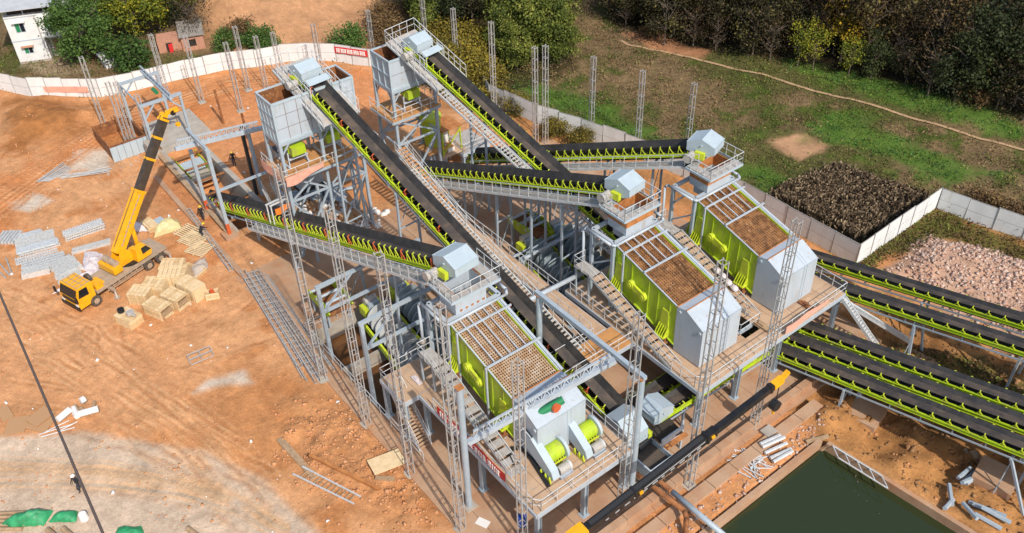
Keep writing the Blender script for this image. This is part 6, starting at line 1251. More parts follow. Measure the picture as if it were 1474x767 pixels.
for u in (.05, 2.4, 4.8, 6.95): m = MB(); hbox(m, u-.05, u+.05, .05, .15, 6.3, 7.4); m.build('post', M['white'], t)
m = MB().hexa([HP(-1.0, -.9, 7.35), HP(8.2, -.9, 7.35), HP(8.2, 10, 8.6), HP(-1.0, 10, 8.6), HP(-1.0, -.9, 7.45), HP(8.2, -.9, 7.45), HP(8.2, 10, 8.7), HP(-1.0, 10, 8.7)]); m.build('roof', M['sheet'], t)
for (u, z, ww, hh, red) in ((1.5, 4.2, 1.15, 1.25, 0), (1.55, 1.35, 1.05, .85, 1), (4.9, 4.2, 1.15, 1.25, 0)):
    m = MB(); hbox(m, u-ww/2, u+ww/2, -.02, .03, z, z+hh); w_ = m.build('window', M['white'], t)
    m = MB(); hbox(m, u-ww/2+.07, u-.04, -.035, -.022, z+.07, z+hh-.07); m.build('pane', M['green'], w_); m = MB(); hbox(m, u+.04, u+ww/2-.07, -.035, -.022, z+.07, z+hh-.07); m.build('pane', M['glass'], w_)
    m = MB(); hbox(m, u-ww/2-.2, u+ww/2+.2, -.5, .0, z+hh+.12, z+hh+.22); m.build('canopy', M['brick' if red else 'wall'], w_)
for zz_ in (3.05, 6.1): m = MB(); hbox(m, -.03, 3.83, -.04, -.001, zz_, zz_+.12); m.build('string_course', M['white'], t)
m = MB(); hbox(m, 3.5, 3.6, -.12, -.02, 0, 6.2); m.build('downpipe', M['motor'], t)
m = MB(); hbox(m, .0, 3.8, -.05, -.005, -.2, .35); m.build('plinth', M['concg'], t)
m = MB(); hbox(m, 4.1, 5.2, 2.16, 2.19, -.2, 2.0); m.build('door', M['plank'], t)
m = MB(); hbox(m, 3.9, 6.9, 1.2, 2.1, -.3, .3); m.build('step', M['concg'], t)
b0 = Vector((-113.9, 33.2, gz(-113.9, 33.2))); bx_ = Vector((.33, .944, 0)); by_ = Vector((-.944, .33, 0))
def BP(u, v, z): return b0+bx_*u+by_*v+Vector((0, 0, z))
t = thing('brick_hut', b0, 'small pink brick hut with a tiled roof outside the left fence', 'hut')
def bbox(m, u0, u1, v0, v1, z0, z1): return m.hexa([BP(u0, v0, z0), BP(u1, v0, z0), BP(u1, v1, z0), BP(u0, v1, z0), BP(u0, v0, z1), BP(u1, v0, z1), BP(u1, v1, z1), BP(u0, v1, z1)])
m = MB(); bbox(m, .4, 3.2, 0, 3, -.5, 2.0); bbox(m, -2.6, .4, .5, 3, -.5, 1.7); m.build('wall', M['brick'], t)
m = MB().hexa([BP(.2, -.3, 1.98), BP(3.4, -.3, 1.98), BP(3.4, 3.2, 2.7), BP(.2, 3.2, 2.7), BP(.2, -.3, 2.1), BP(3.4, -.3, 2.1), BP(3.4, 3.2, 2.85), BP(.2, 3.2, 2.85)]); m.build('roof', M['tile'], t)
m = MB(); bbox(m, 1.3, 2.2, -.03, .02, .6, 1.5); m.build('window', M['dark'], t); m = MB(); bbox(m, -1.6, -.8, .46, .52, -.3, 1.3); m.build('door', M['dark'], t)
m = MB().hexa([BP(-1.3, .2, -.3), BP(-.8, .42, -.3), BP(-.8, .46, -.3), BP(-1.3, .24, -.3), BP(-1.3, .2, 1.2), BP(-.8, .42, 1.2), BP(-.8, .46, 1.2), BP(-1.3, .24, 1.2)]); m.build('door_leaf', M['banner'], t)
s0 = on(160, 92); tag(MB().bx(s0.x-1, s0.x+1, s0.y-.9, s0.y+.9, s0.z-.2, s0.z+1.2).prism([(s0.x-1.3, s0.y-1.1, s0.z+1.2), (s0.x+1.3, s0.y-1.1, s0.z+1.2), (s0.x+1.3, s0.y-1.1, s0.z+1.28), (s0.x-1.3, s0.y-1.1, s0.z+1.5)], (0, 2.2, 0)).build('shed', M['wall'], loc=s0), 'tiny white shed half hidden behind the round dark shrub', 'shed')
# ------------------------------------------------------------------ trees
def tree_proto(kind, H, R, nleaf, leaf, size, crown0=.25, limbs=7, flat=1.0, trunk=.18, clump=.75, nc=60, seed=0):
    r_ = random.Random(seed); g = np.random.default_rng(seed+5); m = MB(); lean = Vector((r_.uniform(-.3, .3), r_.uniform(-.3, .3), 0))
    hb = H*crown0; m.tube((0, 0, -.4), Vector((0, 0, hb))+lean*.5, trunk, 8, trunk*.75); m.tube(Vector((0, 0, hb))+lean*.5, Vector((0, 0, H*.72))+lean, trunk*.75, 7, trunk*.3)
    for i in range(limbs):
        a = i/limbs*6.28+r_.uniform(-.4, .4); z0 = hb*.8+(H*.6-hb*.8)*r_.random(); rr = R*r_.uniform(.5, .95)
        p = Vector((0, 0, z0))+lean*(z0/H); mid = p+Vector((math.cos(a)*rr*.5, math.sin(a)*rr*.5, rr*.45)); e = p+Vector((math.cos(a)*rr, math.sin(a)*rr, rr*r_.uniform(.5, 1.1)))
        m.tube(p, mid, trunk*.45, 6, trunk*.3); m.tube(mid, e, trunk*.3, 5, trunk*.1)
        for q in range(2): m.tube(mid, mid+Vector((r_.uniform(-1, 1), r_.uniform(-1, 1), r_.uniform(.3, 1.2)))*rr*.5, trunk*.2, 4, trunk*.06)
    tm = m.mesh('trunk', M['bark'])
    d = g.normal(size=(nc, 3)); d /= np.linalg.norm(d, axis=1)[:, None]; rad = g.uniform(.45, 1, nc)**.6; rad *= 1+.22*np.sin(d[:, 0]*5+seed)+.15*np.cos(d[:, 1]*7)
    c = d*rad[:, None]*np.array([R, R, (H-hb)/2*flat]); c[:, 2] += hb+(H-hb)/2
    per = nleaf//nc; P = (c[:, None, :]+g.normal(size=(nc, per, 3))*clump*np.array([1, 1, .7])).reshape(-1, 3); P[:, 2] = np.maximum(P[:, 2], .15)
    V, F = leaf_arrays(P, size*np.ones(len(P))); tone = np.repeat(g.uniform(.15, .85, nc), per); rnd = np.clip(tone*.55+g.uniform(0, .5, len(P)), 0, 1)
    return tm, cloud('crown', V, F, L[leaf], rnd, parent=False)
PR = dict(broad=tree_proto('b', 8.5, 4.0, 9000, 'dkgreen', .34, .15, 9, 1.0, .28, .62, 66, 1), yell=tree_proto('y', 8, 3.4, 5400, 'ygreen', .34, .2, 8, 1, .2, .62, 44, 2), bamboo=tree_proto('ba', 9.5, 2.9, 5600, 'bamboo', .34, .08, 16, 1, .08, .62, 40, 3),
  w1=tree_proto('w', 11, 3.2, 2800, 'wood', .36, .25, 16, 1, .15, .6, 38, 4), w2=tree_proto('w', 9.5, 3.0, 2200, 'wood', .34, .2, 18, 1, .14, .62, 32, 5), w5=tree_proto('w', 9, 2.6, 1500, 'ygreen', .32, .3, 14, 1, .12, .6, 26, 15), w3=tree_proto('w', 12, 3.4, 2400, 'wbrown', .34, .3, 18, 1, .15, .65, 34, 6), w4=tree_proto('w', 10, 3.4, 4000, 'wgreen', .38, .15, 10, 1, .17, .7, 44, 7),
  gold=tree_proto('g', 8, 2.6, 2600, 'yellow', .34, .25, 9, 1, .14, .6, 46, 8), bare=tree_proto('bare', 9, 2.8, 900, 'wbrown', .3, .2, 26, 1, .15, 1.1, 30, 9),
  shrub=tree_proto('s', 3.2, 2.2, 3200, 'shrub', .30, .05, 8, 1, .07, .55, 40, 10), dks=tree_proto('d', 3.0, 1.9, 3400, 'dkgreen', .28, .05, 6, 1, .08, .5, 40, 11), brs=tree_proto('r', 2.6, 2.0, 2400, 'brown', .28, .05, 10, 1, .06, .6, 34, 12))
def tree(kind, p, label, sc=1.0, group=None, name='tree', cat='tree', zs=1.0):
    tm, cm = PR[kind]; z = gz(p[0], p[1]); t = thing(name, (p[0], p[1], z), label, cat, group, random.uniform(0, 6.28), local=True); t.scale = (sc, sc, sc*zs)
    inst('trunk', tm, t, (0, 0, 0)); inst('crown', cm, t, (0, 0, 0)); return t
def tpx(kind, px, label, sc=1.0, **k): return tree(kind, at(*px), label, sc, **k)
tpx('broad', (127, 86), 'big round dark green tree standing beside the white house', .96); pass
tpx('yell', (196, 55), 'yellow-green tree between the house and the brick hut', 1.05); tpx('yell', (232, 45), 'taller yellow-green tree above the brick hut', 1.1); tpx('yell', (170, 30), 'yellowish tree behind the big round dark tree', 1.0); tpx('w4', (255, 40), 'dark tree at the back right of the brick hut', .75); tpx('w2', (150, 10), 'dim tree at the top edge behind the dark round tree', 1); tpx('w1', (205, 10), 'dim tree at the top edge behind the yellow-green trees', 1)
tpx('bare', (285, 60), 'bare brown tree at the foot of the cut clay bank by the hut', .8); tpx('bare', (272, 30), 'second bare brown tree on the cut clay bank by the hut', .9); tpx('bare', (300, 25), 'leafless tree higher up the clay bank beside the hut', .8)
tpx('dks', (188, 96), 'round dark shrub in front of the tiny white shed', 1.25, name='shrub', cat='shrub'); tpx('dks', (378, 70), 'dark shrub on the fence line below the clay bank', .95, name='shrub', cat='shrub'); tpx('dks', (392, 78), 'low dark shrub touching the fence below the clay bank', .7, name='shrub', cat='shrub'); tpx('dks', (502, 72), 'single dark shrub above the red banner', 1.1, name='shrub', cat='shrub'); tpx('brs', (350, 62), 'dry brown shrub left of the dark shrub on the clay bank', .9, name='shrub', cat='shrub'); tpx('dks', (328, 72), 'green bushes below the bare trees by the hut', .8, name='shrub', cat='shrub')
for i, px in enumerate(((560, 50), (585, 45), (575, 70), (545, 40), (600, 62), (555, 22), (590, 20))): tpx('brs', px, 'dry brown brush heaped behind the fence beyond the farther conveyor', 1.1, group='dry brush behind the fence', name='brush', cat='shrub', zs=.6)
SH = [(625, 92), (640, 105), (652, 88), (668, 112), (680, 96), (632, 70), (655, 66), (676, 72), (690, 118), (640, 122), (660, 130), (620, 115), (695, 90), (700, 128)]
for i, px in enumerate(SH): tpx('shrub', px, 'ochre leafed shrub in the thicket behind the farther conveyor', random.uniform(.9, 1.25), group='ochre shrubs behind the fence', name='shrub', cat='shrub')
for i, px in enumerate(((620, 52), (650, 45), (680, 52), (610, 28), (640, 18), (672, 20), (700, 30), (715, 12), (690, 5))): tree(['bamboo', 'w4', 'w1'][i % 3], at(*px), 'dark green tree at the top of the thicket behind the farther conveyor', random.uniform(.85, 1.1), group='dark trees above the ochre shrubs')
BL = ['tall bamboo clump with feathery top in the middle of the top edge', 'bamboo clump leaning left beside the ochre thicket', 'bamboo clump at the front right of the bamboo group', 'bamboo clump at the back of the bamboo group', 'low bamboo clump at the foot of the bamboo group', 'bamboo clump nearest the field edge']
for i, (px, sc) in enumerate((((760, 82), 1.1), ((735, 92), .9), ((790, 88), .95), ((775, 60), 1.1), ((745, 105), .7), ((806, 95), .7))): tpx('bamboo', px, BL[i], sc*.92, name='bamboo', zs=1.18)
# the wood along the top right: rows of individual trees
WL = [at(*p) for p in ((882, 30), (940, 58), (1000, 74), (1100, 86), (1200, 106), (1300, 124), (1400, 152), (1500, 180), (1600, 205))]
def along(pts, s):
    for a, b in zip(pts[:-1], pts[1:]):
        d = (b-a).length
        if s <= d: return a.lerp(b, s/d)
        s -= d
    return pts[-1]
tot = sum((b-a).length for a, b in zip(WL[:-1], WL[1:])); nW = 0; back = Vector((-.80, .60, 0))
for row, (off, sp) in enumerate(((0.5, 3.0), (4, 3.2), (8.5, 3.4), (13.5, 3.8), (19, 4.4), (26, 5))):
    s = random.uniform(0, 1.5)
    while s < tot:
        sec = 'left part' if s < tot*.3 else 'middle' if s < tot*.62 else 'right part'; rw = ('front edge', 'second row', 'third row', 'fourth row', 'deep rows', 'deep rows')[row]
        p = along(WL, s)+back*off+Vector((random.uniform(-1, 1), random.uniform(-1, 1), 0)); k = random.choice(['w1', 'w2', 'w3', 'w1', 'w2', 'bare', 'bare', 'w4', 'w5']); 
        if row == 0: k = random.choice(['w2', 'bare', 'brs', 'w5', 'bare', 'w4'])
        tree(k, p, {'w5': 'yellowish thin tree in the shady wood at the top right', 'w4': 'dark green leafy tree in the shady wood at the top right', 'w3': 'brown leafed tree in the shady wood at the top right', 'bare': 'nearly bare thin tree in the shady wood at the top right', 'brs': 'dry brown bush on the edge of the wood at the top right'}.get(k, 'dim olive tree in the shady wood at the top right').replace(' in the shady wood at the top right', f', {rw} and {sec} of the shady wood').replace(' on the edge of the wood at the top right', f', {rw} and {sec} of the shady wood'), random.uniform(.65, 1.2)*(.8 if row == 0 else 1), group='trees of the wood at the top right', name='bush' if k == 'brs' else 'tree', cat='shrub' if k == 'brs' else 'tree'); s += sp*random.uniform(.8, 1.25)
tpx('gold', (1198, 80), 'golden yellow tree at the edge of the wood, the left of the pair', 1.0); tpx('gold', (1222, 85), 'golden yellow tree at the edge of the wood, the right of the pair', .9); tpx('w3', (1255, 88), 'rusty brown tree beside the golden pair at the wood edge', .85); tpx('w4', (1440, 150), 'dark green tree standing forward at the right end of the wood', 1.0); tpx('w4', (1415, 140), 'second dark green tree at the right end of the wood', .9)
tpx('bamboo', (905, 25), 'pale leafed tree at the left end of the wood beside the soil patch', .7)
for px, lab in (((742, 165), 'yellowish bush growing against the fence by the two close masts'), ((722, 150), 'dark bush growing against the fence left of the two close masts'), ((832, 210), 'yellowish bush growing against the fence behind the farthest feed conveyor'), ((685, 150), 'bush beside the steep conveyor inside the fence bend'), ((800, 195), 'low bush on the inner side of the grey fence')): tpx('shrub', px, lab, .6, name='bush', cat='shrub')
for px, lab in (((1398, 300), 'leafless dark creeper bush on the right end fence'), ((1425, 305), 'second dark creeper bush on the right end fence'), ((1455, 320), 'dark creeper bush at the right picture edge on the fence')): tpx('brs', px, lab, .7, name='creeper', cat='shrub')
# ------------------------------------------------------------------ ground cover in the fields (uncountable)
def scatter(n, fn, x0, x1, y0, y1):
    x = RNG.uniform(x0, x1, n*4); y = RNG.uniform(y0, y1, n*4); k = RNG.random(n*4) < fn(x, y); return x[k][:n], y[k][:n]
def inview(x, y):
    v = np.stack([x, y, np.zeros_like(x)], -1)-np.array([0, 0, HCAM]); k = v@FWD; px = CXP+FPX*(v@RGT)/k; py = CYP-FPX*(v@UPV)/k; return (px > -40) & (px < 1514) & (py > -30) & (py < 800)
BARE = [pxpoly((895, 50), (930, 38), (1035, 66), (1010, 85), (930, 70)), pxpoly((1105, 205), (1150, 188), (1195, 210), (1152, 230)), [(-29.5, 63.5), (-29.5, 71), (-20, 75), (5, 74), (5, 62), (-17, 63)]]
WOODP = pxpoly((885, 8), (890, 34), (1000, 70), (1100, 82), (1200, 100), (1300, 118), (1474, 168), (1700, 235))+[(-20, 190), (-190, 190), (-150, 95)]
REED = pxpoly((1108, 285), (1200, 245), (1332, 290), (1236, 350))
PATH = [at(*p) for p in ((893, 60), (905, 66), (960, 76), (1030, 93), (1100, 110), (1170, 130), (1250, 151), (1320, 172), (1400, 196), (1480, 217))]
def field(x, y):
    d = sdist(SITE, x, y) < -.3
    d &= sdist(WOODP, x, y) < 0
    for b in BARE: d &= sdist(b, x, y) < -.2
    d &= pline([(p.x, p.y) for p in PATH], x, y) > .5
    d &= ~((y > 34) & (y < 84) & (x < -101))
    return d & inview(x, y)
def tufts(name, label, n, fn, leaf, size, per, h, spread=.3, box=(-135, -20, 8, 125)):
    x, y = scatter(n, lambda x, y: fn(x, y), *box); z = terrain(x, y); nn = len(x)
    P = np.stack([np.repeat(x, per)+RNG.normal(0, spread, nn*per), np.repeat(y, per)+RNG.normal(0, spread, nn*per), np.repeat(z, per)+RNG.uniform(0.02, h, nn*per)], -1)
    V, F = leaf_arrays(P, np.full(len(P), size), .35, .42); tone = np.clip(np.repeat(RNG.uniform(0, .45, nn), per)+RNG.uniform(0, .3, nn*per)+.35*(np.repeat(fbm(x*.35+7, y*.35, 3), per)-.3), 0, 1)
    return tag(cloud(name, V, F, L[leaf], tone), label, 'plants', kind='stuff')
nmask = lambda x, y, lo, hi: sst(fbm(x*.12, y*.12, 5), lo, hi)
ing = lambda x, y: np.max([sst(sdist(g, x, y)+(fbm(x*.5, y*.5, 3)-.5)*3, -1, 1) for g in GREENS], axis=0)
tufts('grass', 'green grass and weeds covering the fields beyond the fence', 42000, lambda x, y: field(x, y)*(1-nmask(x, y, .38, .54)*.85)*(sdist(REED, x, y) < 0)*(.15+.85*sst(fbm(x*.7, y*.7, 3), .35, .6)), 'grass', .24, 2, .25, .5)
tufts('dry_grass', 'dry brown grass between the green patches of the fields', 34000, lambda x, y: field(x, y)*nmask(x, y, .36, .52)*(.15+.85*sst(fbm(x*.6+9, y*.6, 3), .35, .6))*(1-ing(x, y))*(sdist(REED, x, y) < 0), 'dry', .26, 2, .35, .5)
tufts('weeds', 'dark weeds dotted over the fields', 2600, lambda x, y: field(x, y)*(1-ing(x, y))*sst(fbm(x*.3+40, y*.3, 3), .52, .62)*(sdist(REED, x, y) < 0), 'bamboo', .24, 14, .7, .4)
tufts('vegetables', 'leafy green vegetables growing in the field plots', 12000, lambda x, y: field(x, y)*ing(x, y)*(.35+.65*(np.sin((x*.75-y*.66)*2.6) > -.2))*sst(fbm(x*.4+5, y*.4, 3), .3, .5), 'veg', .26, 5, .28, .25)
tufts('bank_plants', 'low brown and green plants between the rubble and the end fence', 1500, lambda x, y: (np.maximum(sdist([(-31.2, 63), (-31.2, 75.5), (-20, 77.5), (-14, 78), (-14, 75), (-20, 75), (-29, 72), (-30, 64)], x, y), sdist(pxpoly((1280, 500), (1420, 520), (1474, 545), (1474, 590), (1340, 560)), x, y)) > -.3)*1.0, 'brown', .26, 6, .3, .3, (-34, 0, 50, 82))
tufts('bank_grass', 'green grass along the foot of the fence at the right', 1600, lambda x, y: (np.maximum(sdist([(-31.2, 63), (-31.2, 75.5), (-27, 76), (-29.6, 72), (-30.3, 64)], x, y), sdist(pxpoly((1280, 500), (1400, 520), (1474, 560), (1474, 590), (1340, 560)), x, y)) > -.2)*1.0, 'grass', .26, 6, .25, .3, (-34, 0, 50, 82))
x, y = scatter(5200, lambda x, y: (.25+.75*sst(fbm(x*.9, y*.9, 3), .3, .55))*(sdist(REED, x, y) > 0)*1.0, -46, -30, 62, 78); z = terrain(x, y); n_ = len(x); per = 5
bx_ = np.repeat(x, per)+RNG.normal(0, .12, n_*per); by_2 = np.repeat(y, per)+RNG.normal(0, .12, n_*per); bz_ = np.repeat(z, per); hh = RNG.uniform(.45, 1.25, n_*per); ang = RNG.uniform(0, 6.28, n_*per); ww = .045
le = RNG.normal(0, .22, (n_*per, 2)); V = np.stack([np.stack([bx_-ww*np.cos(ang), by_2-ww*np.sin(ang), bz_], -1), np.stack([bx_+ww*np.cos(ang), by_2+ww*np.sin(ang), bz_], -1), np.stack([bx_+le[:, 0]+ww*2*np.cos(ang), by_2+le[:, 1]+ww*2*np.sin(ang), bz_+hh], -1), np.stack([bx_+le[:, 0]-ww*2*np.cos(ang), by_2+le[:, 1]-ww*2*np.sin(ang), bz_+hh], -1)], 1).reshape(-1, 3)
tag(cloud('reeds', V, np.arange(4*n_*per).reshape(-1, 4), L['stalk'], RNG.random(n_*per)), 'plot of dark dry reeds inside the fence corner', 'plants', kind='stuff')
m = MB()
for a, b in zip(PATH[:-1], PATH[1:]):
    for i in range(6):
        p = a.lerp(b, i/6); q = a.lerp(b, (i+1)/6); d = (q-p).normalized(); s_ = Vector((-d.y, d.x, 0))*.21; pz, qz = gz(p.x, p.y)+.10, gz(q.x, q.y)+.10
        m.add([p-s_+Vector((0, 0, pz)), p+s_+Vector((0, 0, pz)), q+s_+Vector((0, 0, qz)), q-s_+Vector((0, 0, qz))], [(0, 1, 2, 3)])
struct(m.build('footpath', M['pathm']))
# ------------------------------------------------------------------ stones, clods and rubble (uncountable)
CF = np.array([(0, 3, 2, 1), (4, 5, 6, 7), (0, 1, 5, 4), (1, 2, 6, 5), (2, 3, 7, 6), (3, 0, 4, 7)]); CV = np.array([(-1, -1, -1), (1, -1, -1), (1, 1, -1), (-1, 1, -1), (-1, -1, 1), (1, -1, 1), (1, 1, 1), (-1, 1, 1)])*.5
def stones(name, label, x, y, smin, smax, mk, sink=.3, pw=2.5):
    n = len(x); z = terrain(x, y); s = smin+(smax-smin)*RNG.random(n)**pw; q = RNG.normal(size=(n, 3, 3)); q, _ = np.linalg.qr(q)
    v = CV[None]*(1+RNG.uniform(-.35, .35, (n, 8, 3)))*(s[:, None, None]*RNG.uniform(.55, 1.2, (n, 1, 3))); v = v@q; v[:, :, 2] *= .75
    v += np.stack([x, y, z+s*(.5-sink)*.6], -1)[:, None]; F = (CF[None]+8*np.arange(n)[:, None, None]).reshape(-1, 4)
    return tag(cloud(name, v.reshape(-1, 3), F, M[mk]), label, 'stones', kind='stuff')
RUB = [(-29.3, 63.7), (-29.3, 71.5), (-20, 75), (5, 74), (5, 62), (-17, 63)]
x, y = scatter(26000, lambda x, y: sst(sdist(RUB, x, y)+(fbm(x*.6, y*.6)-.45)*4, -.5, 1.2)*(.3+.7*sst(fbm(x*.8+4, y*.8, 3), .3, .6)), -30, -2, 61, 76); stones('rubble', 'pale pink brick rubble heap at the right edge', x, y, .04, .34, 'stone', .35, 7)
DEB = pxpoly((400, 590), (520, 560), (600, 650), (650, 735), (600, 767), (500, 720), (420, 690))
x, y = scatter(3600, lambda x, y: (sdist(DEB, x, y)+(fbm(x*.8, y*.8)-.5)*5 > 0)*1.0, -56, -28, 6, 24); stones('clods', 'clay clods and broken stones beside the slab corner', x, y, .04, .26, 'clod', .4, 6)
GUL = [(-26, 45), (-26, 62), (-10, 64), (2, 64), (2, 47.5), (-9, 45.8), (-20, 44.6)]
x, y = scatter(5200, lambda x, y: (sdist(GUL, x, y) > 0)*1.0, -28, 0, 43, 66); stones('mud_clods', 'brown earth clods in the gully under the stockpile conveyors', x, y, .05, .34, 'mud', .45, 6)
BK = [(-22.6, 26), (-22.6, 46), (-21.1, 43.5), (-21.1, 26)]
x, y = scatter(600, lambda x, y: (sdist(BK, x, y)+.3 > 0)*1.0, -24, -20, 26, 46); stones('bank_rubble', 'bricks and stones along the pond bank', x, y, .05, .26, 'stone', .35, 3.5)
x, y = scatter(7000, lambda x, y: (sdist(SITE, x, y) > 1)*(sdist([(-68, 18.5), (-24, 18.5), (-24, 56), (-68, 56)], x, y) < 0)*(sdist(PONDP, x, y) < -.5)*(.12+.9*sst(fbm(x*.22, y*.22, 4), .5, .66))*inview(x, y), -118, -12, -8, 62); stones('small_stones', 'small stones and clods scattered over the clay yard', x, y, .03, .20, 'clod', .3, 5)
x, y = scatter(1500, lambda x, y: ((np.hypot((x+92), (y-17)/1.3) < 2.2)|(sdist(pxpoly((110, 215), (160, 215), (155, 245), (95, 245)), x, y) > -.5)|(sdist(pxpoly((15, 292), (50, 280), (75, 290), (45, 305)), x, y) > -.3))*.9, -100, -75, -2, 20); stones('grit', 'grey grit spilled on the clay below the concrete pier', x, y, .04, .16, 'powder', .3, 3)
x, y = scatter(420, lambda x, y: (np.hypot(x+70.5, y-28.5) < 4.5)|(sdist(pxpoly((430, 290), (560, 300), (540, 345), (440, 330)), x, y) > 0), -76, -55, 22, 36); stones('litter', 'white and brown litter strewn under the wide silo', x, y, .14, .6, 'litter', .1, 2)
x, y = scatter(240, lambda x, y: (sdist(SITE, x, y) > 1)*(sdist(PONDP, x, y) < -.5)*inview(x, y), -100, -20, -4, 40); k = ~((x > -66) & (y > 18.6)); stones('scraps', 'pale scraps of litter scattered over the clay', x[k], y[k], .06, .26, 'litter', .2, 3)
x, y = scatter(520, lambda x, y: (x > -66)*.8+0*x, -66, -25, 18.8, 55); k = np.ones(len(x), bool)
for h in SLAB_HOLES: k &= ~((x > h[0]) & (x < h[1]) & (y > h[2]) & (y < h[3]))
x, y = x[k], y[k]; n0 = len(x); stones('slab_grit', 'clay crumbs fallen on the concrete slab', x, y, .04, .18, 'clod', -.2, 4)
x, y = scatter(60, lambda x, y: (sdist(PONDP, x, y) > .4)*(RNG.random(len(x)) < np.exp(-np.abs(sdist(PONDP, x, y))/3)), -20, 0, 20, 46)
o = stones('pond_scum', 'leaves and scraps floating near the pond edge', x, y, .05, .20, 'bark', 0, 3); o.location.z = 1.36
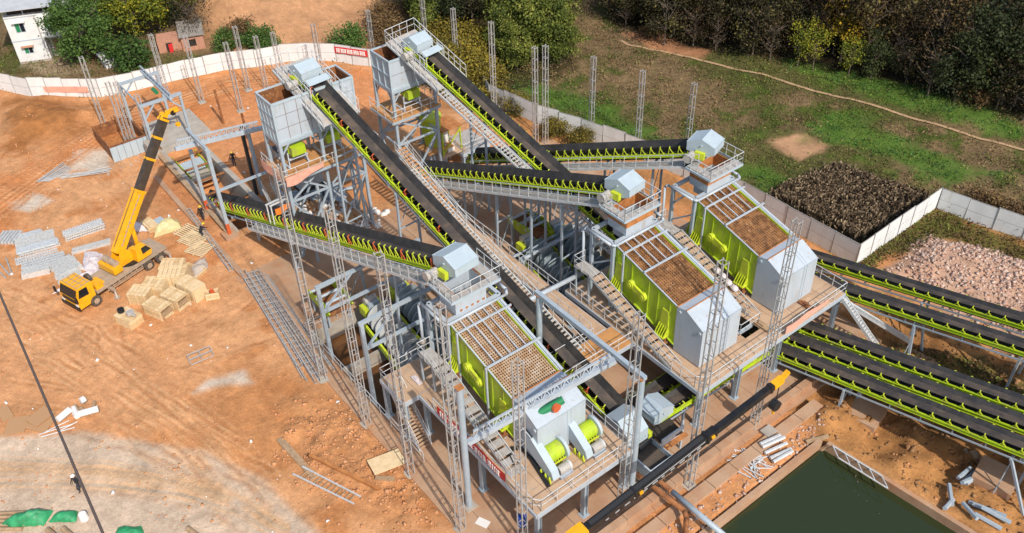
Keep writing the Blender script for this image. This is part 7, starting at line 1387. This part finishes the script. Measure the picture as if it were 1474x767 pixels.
# ------------------------------------------------------------------ people
def person(label, px, rz, pose, hat, hold=None, h=1.72):
    c = at(*px); c.z = max(gz(c.x, c.y), 0) if True else 0; t = thing('person', c, label, 'person', None, rz, local=True)
    V, E, Rd = [], [], []
    def add(p, r, par=None): V.append(p); Rd.append(r); (E.append((par, len(V)-1)) if par is not None else None); return len(V)-1
    b = pose.get('bend', 0); kn = pose.get('crouch', 0); st = pose.get('stride', .12); pz = .94*(1-.45*kn)
    pel = add((0, 0, pz), .14); ch = add((b*.35, 0, pz+.44*(1-b*.25)), .155, pel); nk = add((b*.5, 0, pz+.54*(1-b*.25)), .075, ch); hz = pz+.60*(1-b*.25); hd = add((b*.62+.02, 0, hz+.05), .095, nk); add((b*.66+.02, 0, hz+.14), .085, hd); add((b*.66+.11, 0, hz+.04), .02, hd)
    for s in (-1, 1):
        hp = add((0, s*.1, pz-.06), .105, pel); k_ = add((s*st*.8+.28*kn+.03, s*.11, .50*(1-.25*kn)), .07, hp); a_ = add((s*st*-.2+s*st*.6-.1*kn, s*.11, .09), .05, k_); add((s*st*.4+.15-.1*kn, s*.12, .04), .045, a_)
        sh = add((b*.4, s*.2, pz+.48*(1-b*.25)), .07, ch); el_ = add((b*.4-s*st*.5+pose.get('reach', 0)*.15, s*.27, pz+.2), .05, sh); wr = add((b*.4-s*st*.9+.08+pose.get('reach', 0)*.35, s*.26, pz-.02+pose.get('reach', 0)*.25), .033, el_)
        pm = add((V[wr][0]+.03, s*.26, V[wr][2]-.07), .034, wr)
        for f_ in range(4): a = add((V[pm][0]-.03+.022*f_, s*.265, V[pm][2]-.06-.008*(f_ in (1, 2))), .010, pm); add((V[a][0]+.006, s*.25, V[a][2]-.035), .008, a)
        a = add((V[pm][0]+.045, s*.24, V[pm][2]-.01), .011, pm); add((V[a][0]+.012, s*.235, V[a][2]-.035), .009, a)
    me = bpy.data.meshes.new('body'); me.from_pydata(V, E, []); o = bpy.data.objects.new('body', me); COL.objects.link(o)
    sk = o.modifiers.new('skin', 'SKIN'); 
    for i, r in enumerate(Rd): me.skin_vertices[0].data[i].radius = (r, r)
    me.skin_vertices[0].data[0].use_root = True; o.modifiers.new('sub', 'SUBSURF').levels = 1
    dg = bpy.context.evaluated_depsgraph_get(); nm = bpy.data.meshes.new_from_object(o.evaluated_get(dg)); bpy.data.objects.remove(o); bpy.data.meshes.remove(me)
    nm.materials.clear()
    for k in (M['cloth'], M['jean'], M['skin'], M['black']): nm.materials.append(k)
    for p in nm.polygons:
        z = p.center.z; r = abs(p.center.y)
        p.material_index = 2 if z > nk_z(V, nk) else 3 if z < .1 else 1 if z < pz-.04 and not (r > .2) else 0
        if r > .225 and z < V[wr][2]-.02: p.material_index = 2
        p.use_smooth = True
    o = bpy.data.objects.new('body', nm); COL.objects.link(o); o.parent = t; o.scale = (h/1.72,)*3
    hc = Vector((b*.66+.02, 0, hz+.085))*(h/1.72); q = MB(); n = 12; vs = []
    for k in range(5): a = k/4*1.5; vs += [hc+Vector((.125*math.cos(a)*math.cos(2*math.pi*j/n), .115*math.cos(a)*math.sin(2*math.pi*j/n), .12*math.sin(a)+.02)) for j in range(n)]
    q.v = [tuple(v) for v in vs]; q.f = [(k*n+j, k*n+(j+1) % n, (k+1)*n+(j+1) % n, (k+1)*n+j) for k in range(4) for j in range(n)]+[tuple(range(4*n, 5*n))]; q.m = [0]*len(q.f); q.tube(hc+Vector((.02, 0, .01)), hc+Vector((.02, 0, .035)), .15, 12); q.build('helmet', M[hat], t)
    return t
def nk_z(V, nk): return V[nk][2]+.02
person('person in black clothes and a yellow helmet walking beside the red-footed portal', (293, 317), 2.4, dict(stride=.18), 'helmet')
person('person in a yellow helmet bending over the lattice mast by the kerb', (291, 342), 2.0, dict(bend=.8, crouch=.5, reach=.6), 'helmet')
person('person in dark clothes and a yellow helmet standing beyond the hopper trench', (338, 238), -.5, dict(stride=.08), 'helmet')
person('person in black clothes and a white helmet walking on the lower left road', (116, 706), -1.2, dict(stride=.2), 'whelmet', h=1.75)

c = at(695, 752, .02); t = MB().bx(c.x-.45, c.x+.45, c.y-.3, c.y+.3, .0, .02).build('notice_board', M['litter'], loc=c); t.rotation_euler.z = .4; tag(t, 'white notice sheet with red marks lying on the slab by the round pole', 'notice')
m = MB()
for k in range(3): m.tube((-.25+.25*k, 0, .024), (-.25+.25*k, 0, .03), .09, 10)
m.bx(-.38, .38, .17, .21, .024, .03); o = m.build('mark', M['banner'], t); ORG[o.name] = Vector()
for k, (px, z, mk, sc_) in enumerate((((600, 548), 3.95, 'wsheet', .5), ((826, 585), 4.05, 'card', .5), ((1098, 470), 4.05, 'plank', .7), ((1160, 440), 4.05, 'rust', .6), ((930, 500), 4.05, 'card', .45))):
    c = at(*px, z); tag(MB().bx(c.x-sc_, c.x+sc_, c.y-sc_*.35, c.y+sc_*.35, z, z+.12).bx(c.x-sc_*.6, c.x+sc_*.2, c.y-sc_*.2, c.y+sc_*.3, z+.12, z+.24).build('scrap_pile', M[mk], loc=c), ['pale scrap lying on the landing beside the sump', 'brown scrap by the deck rail near the black conveyor', 'plank scrap in front of the farthest white box', 'rusty scrap beside the farthest white box', 'brown scrap on the rear deck beside the middle white box stair'][k], 'scrap')
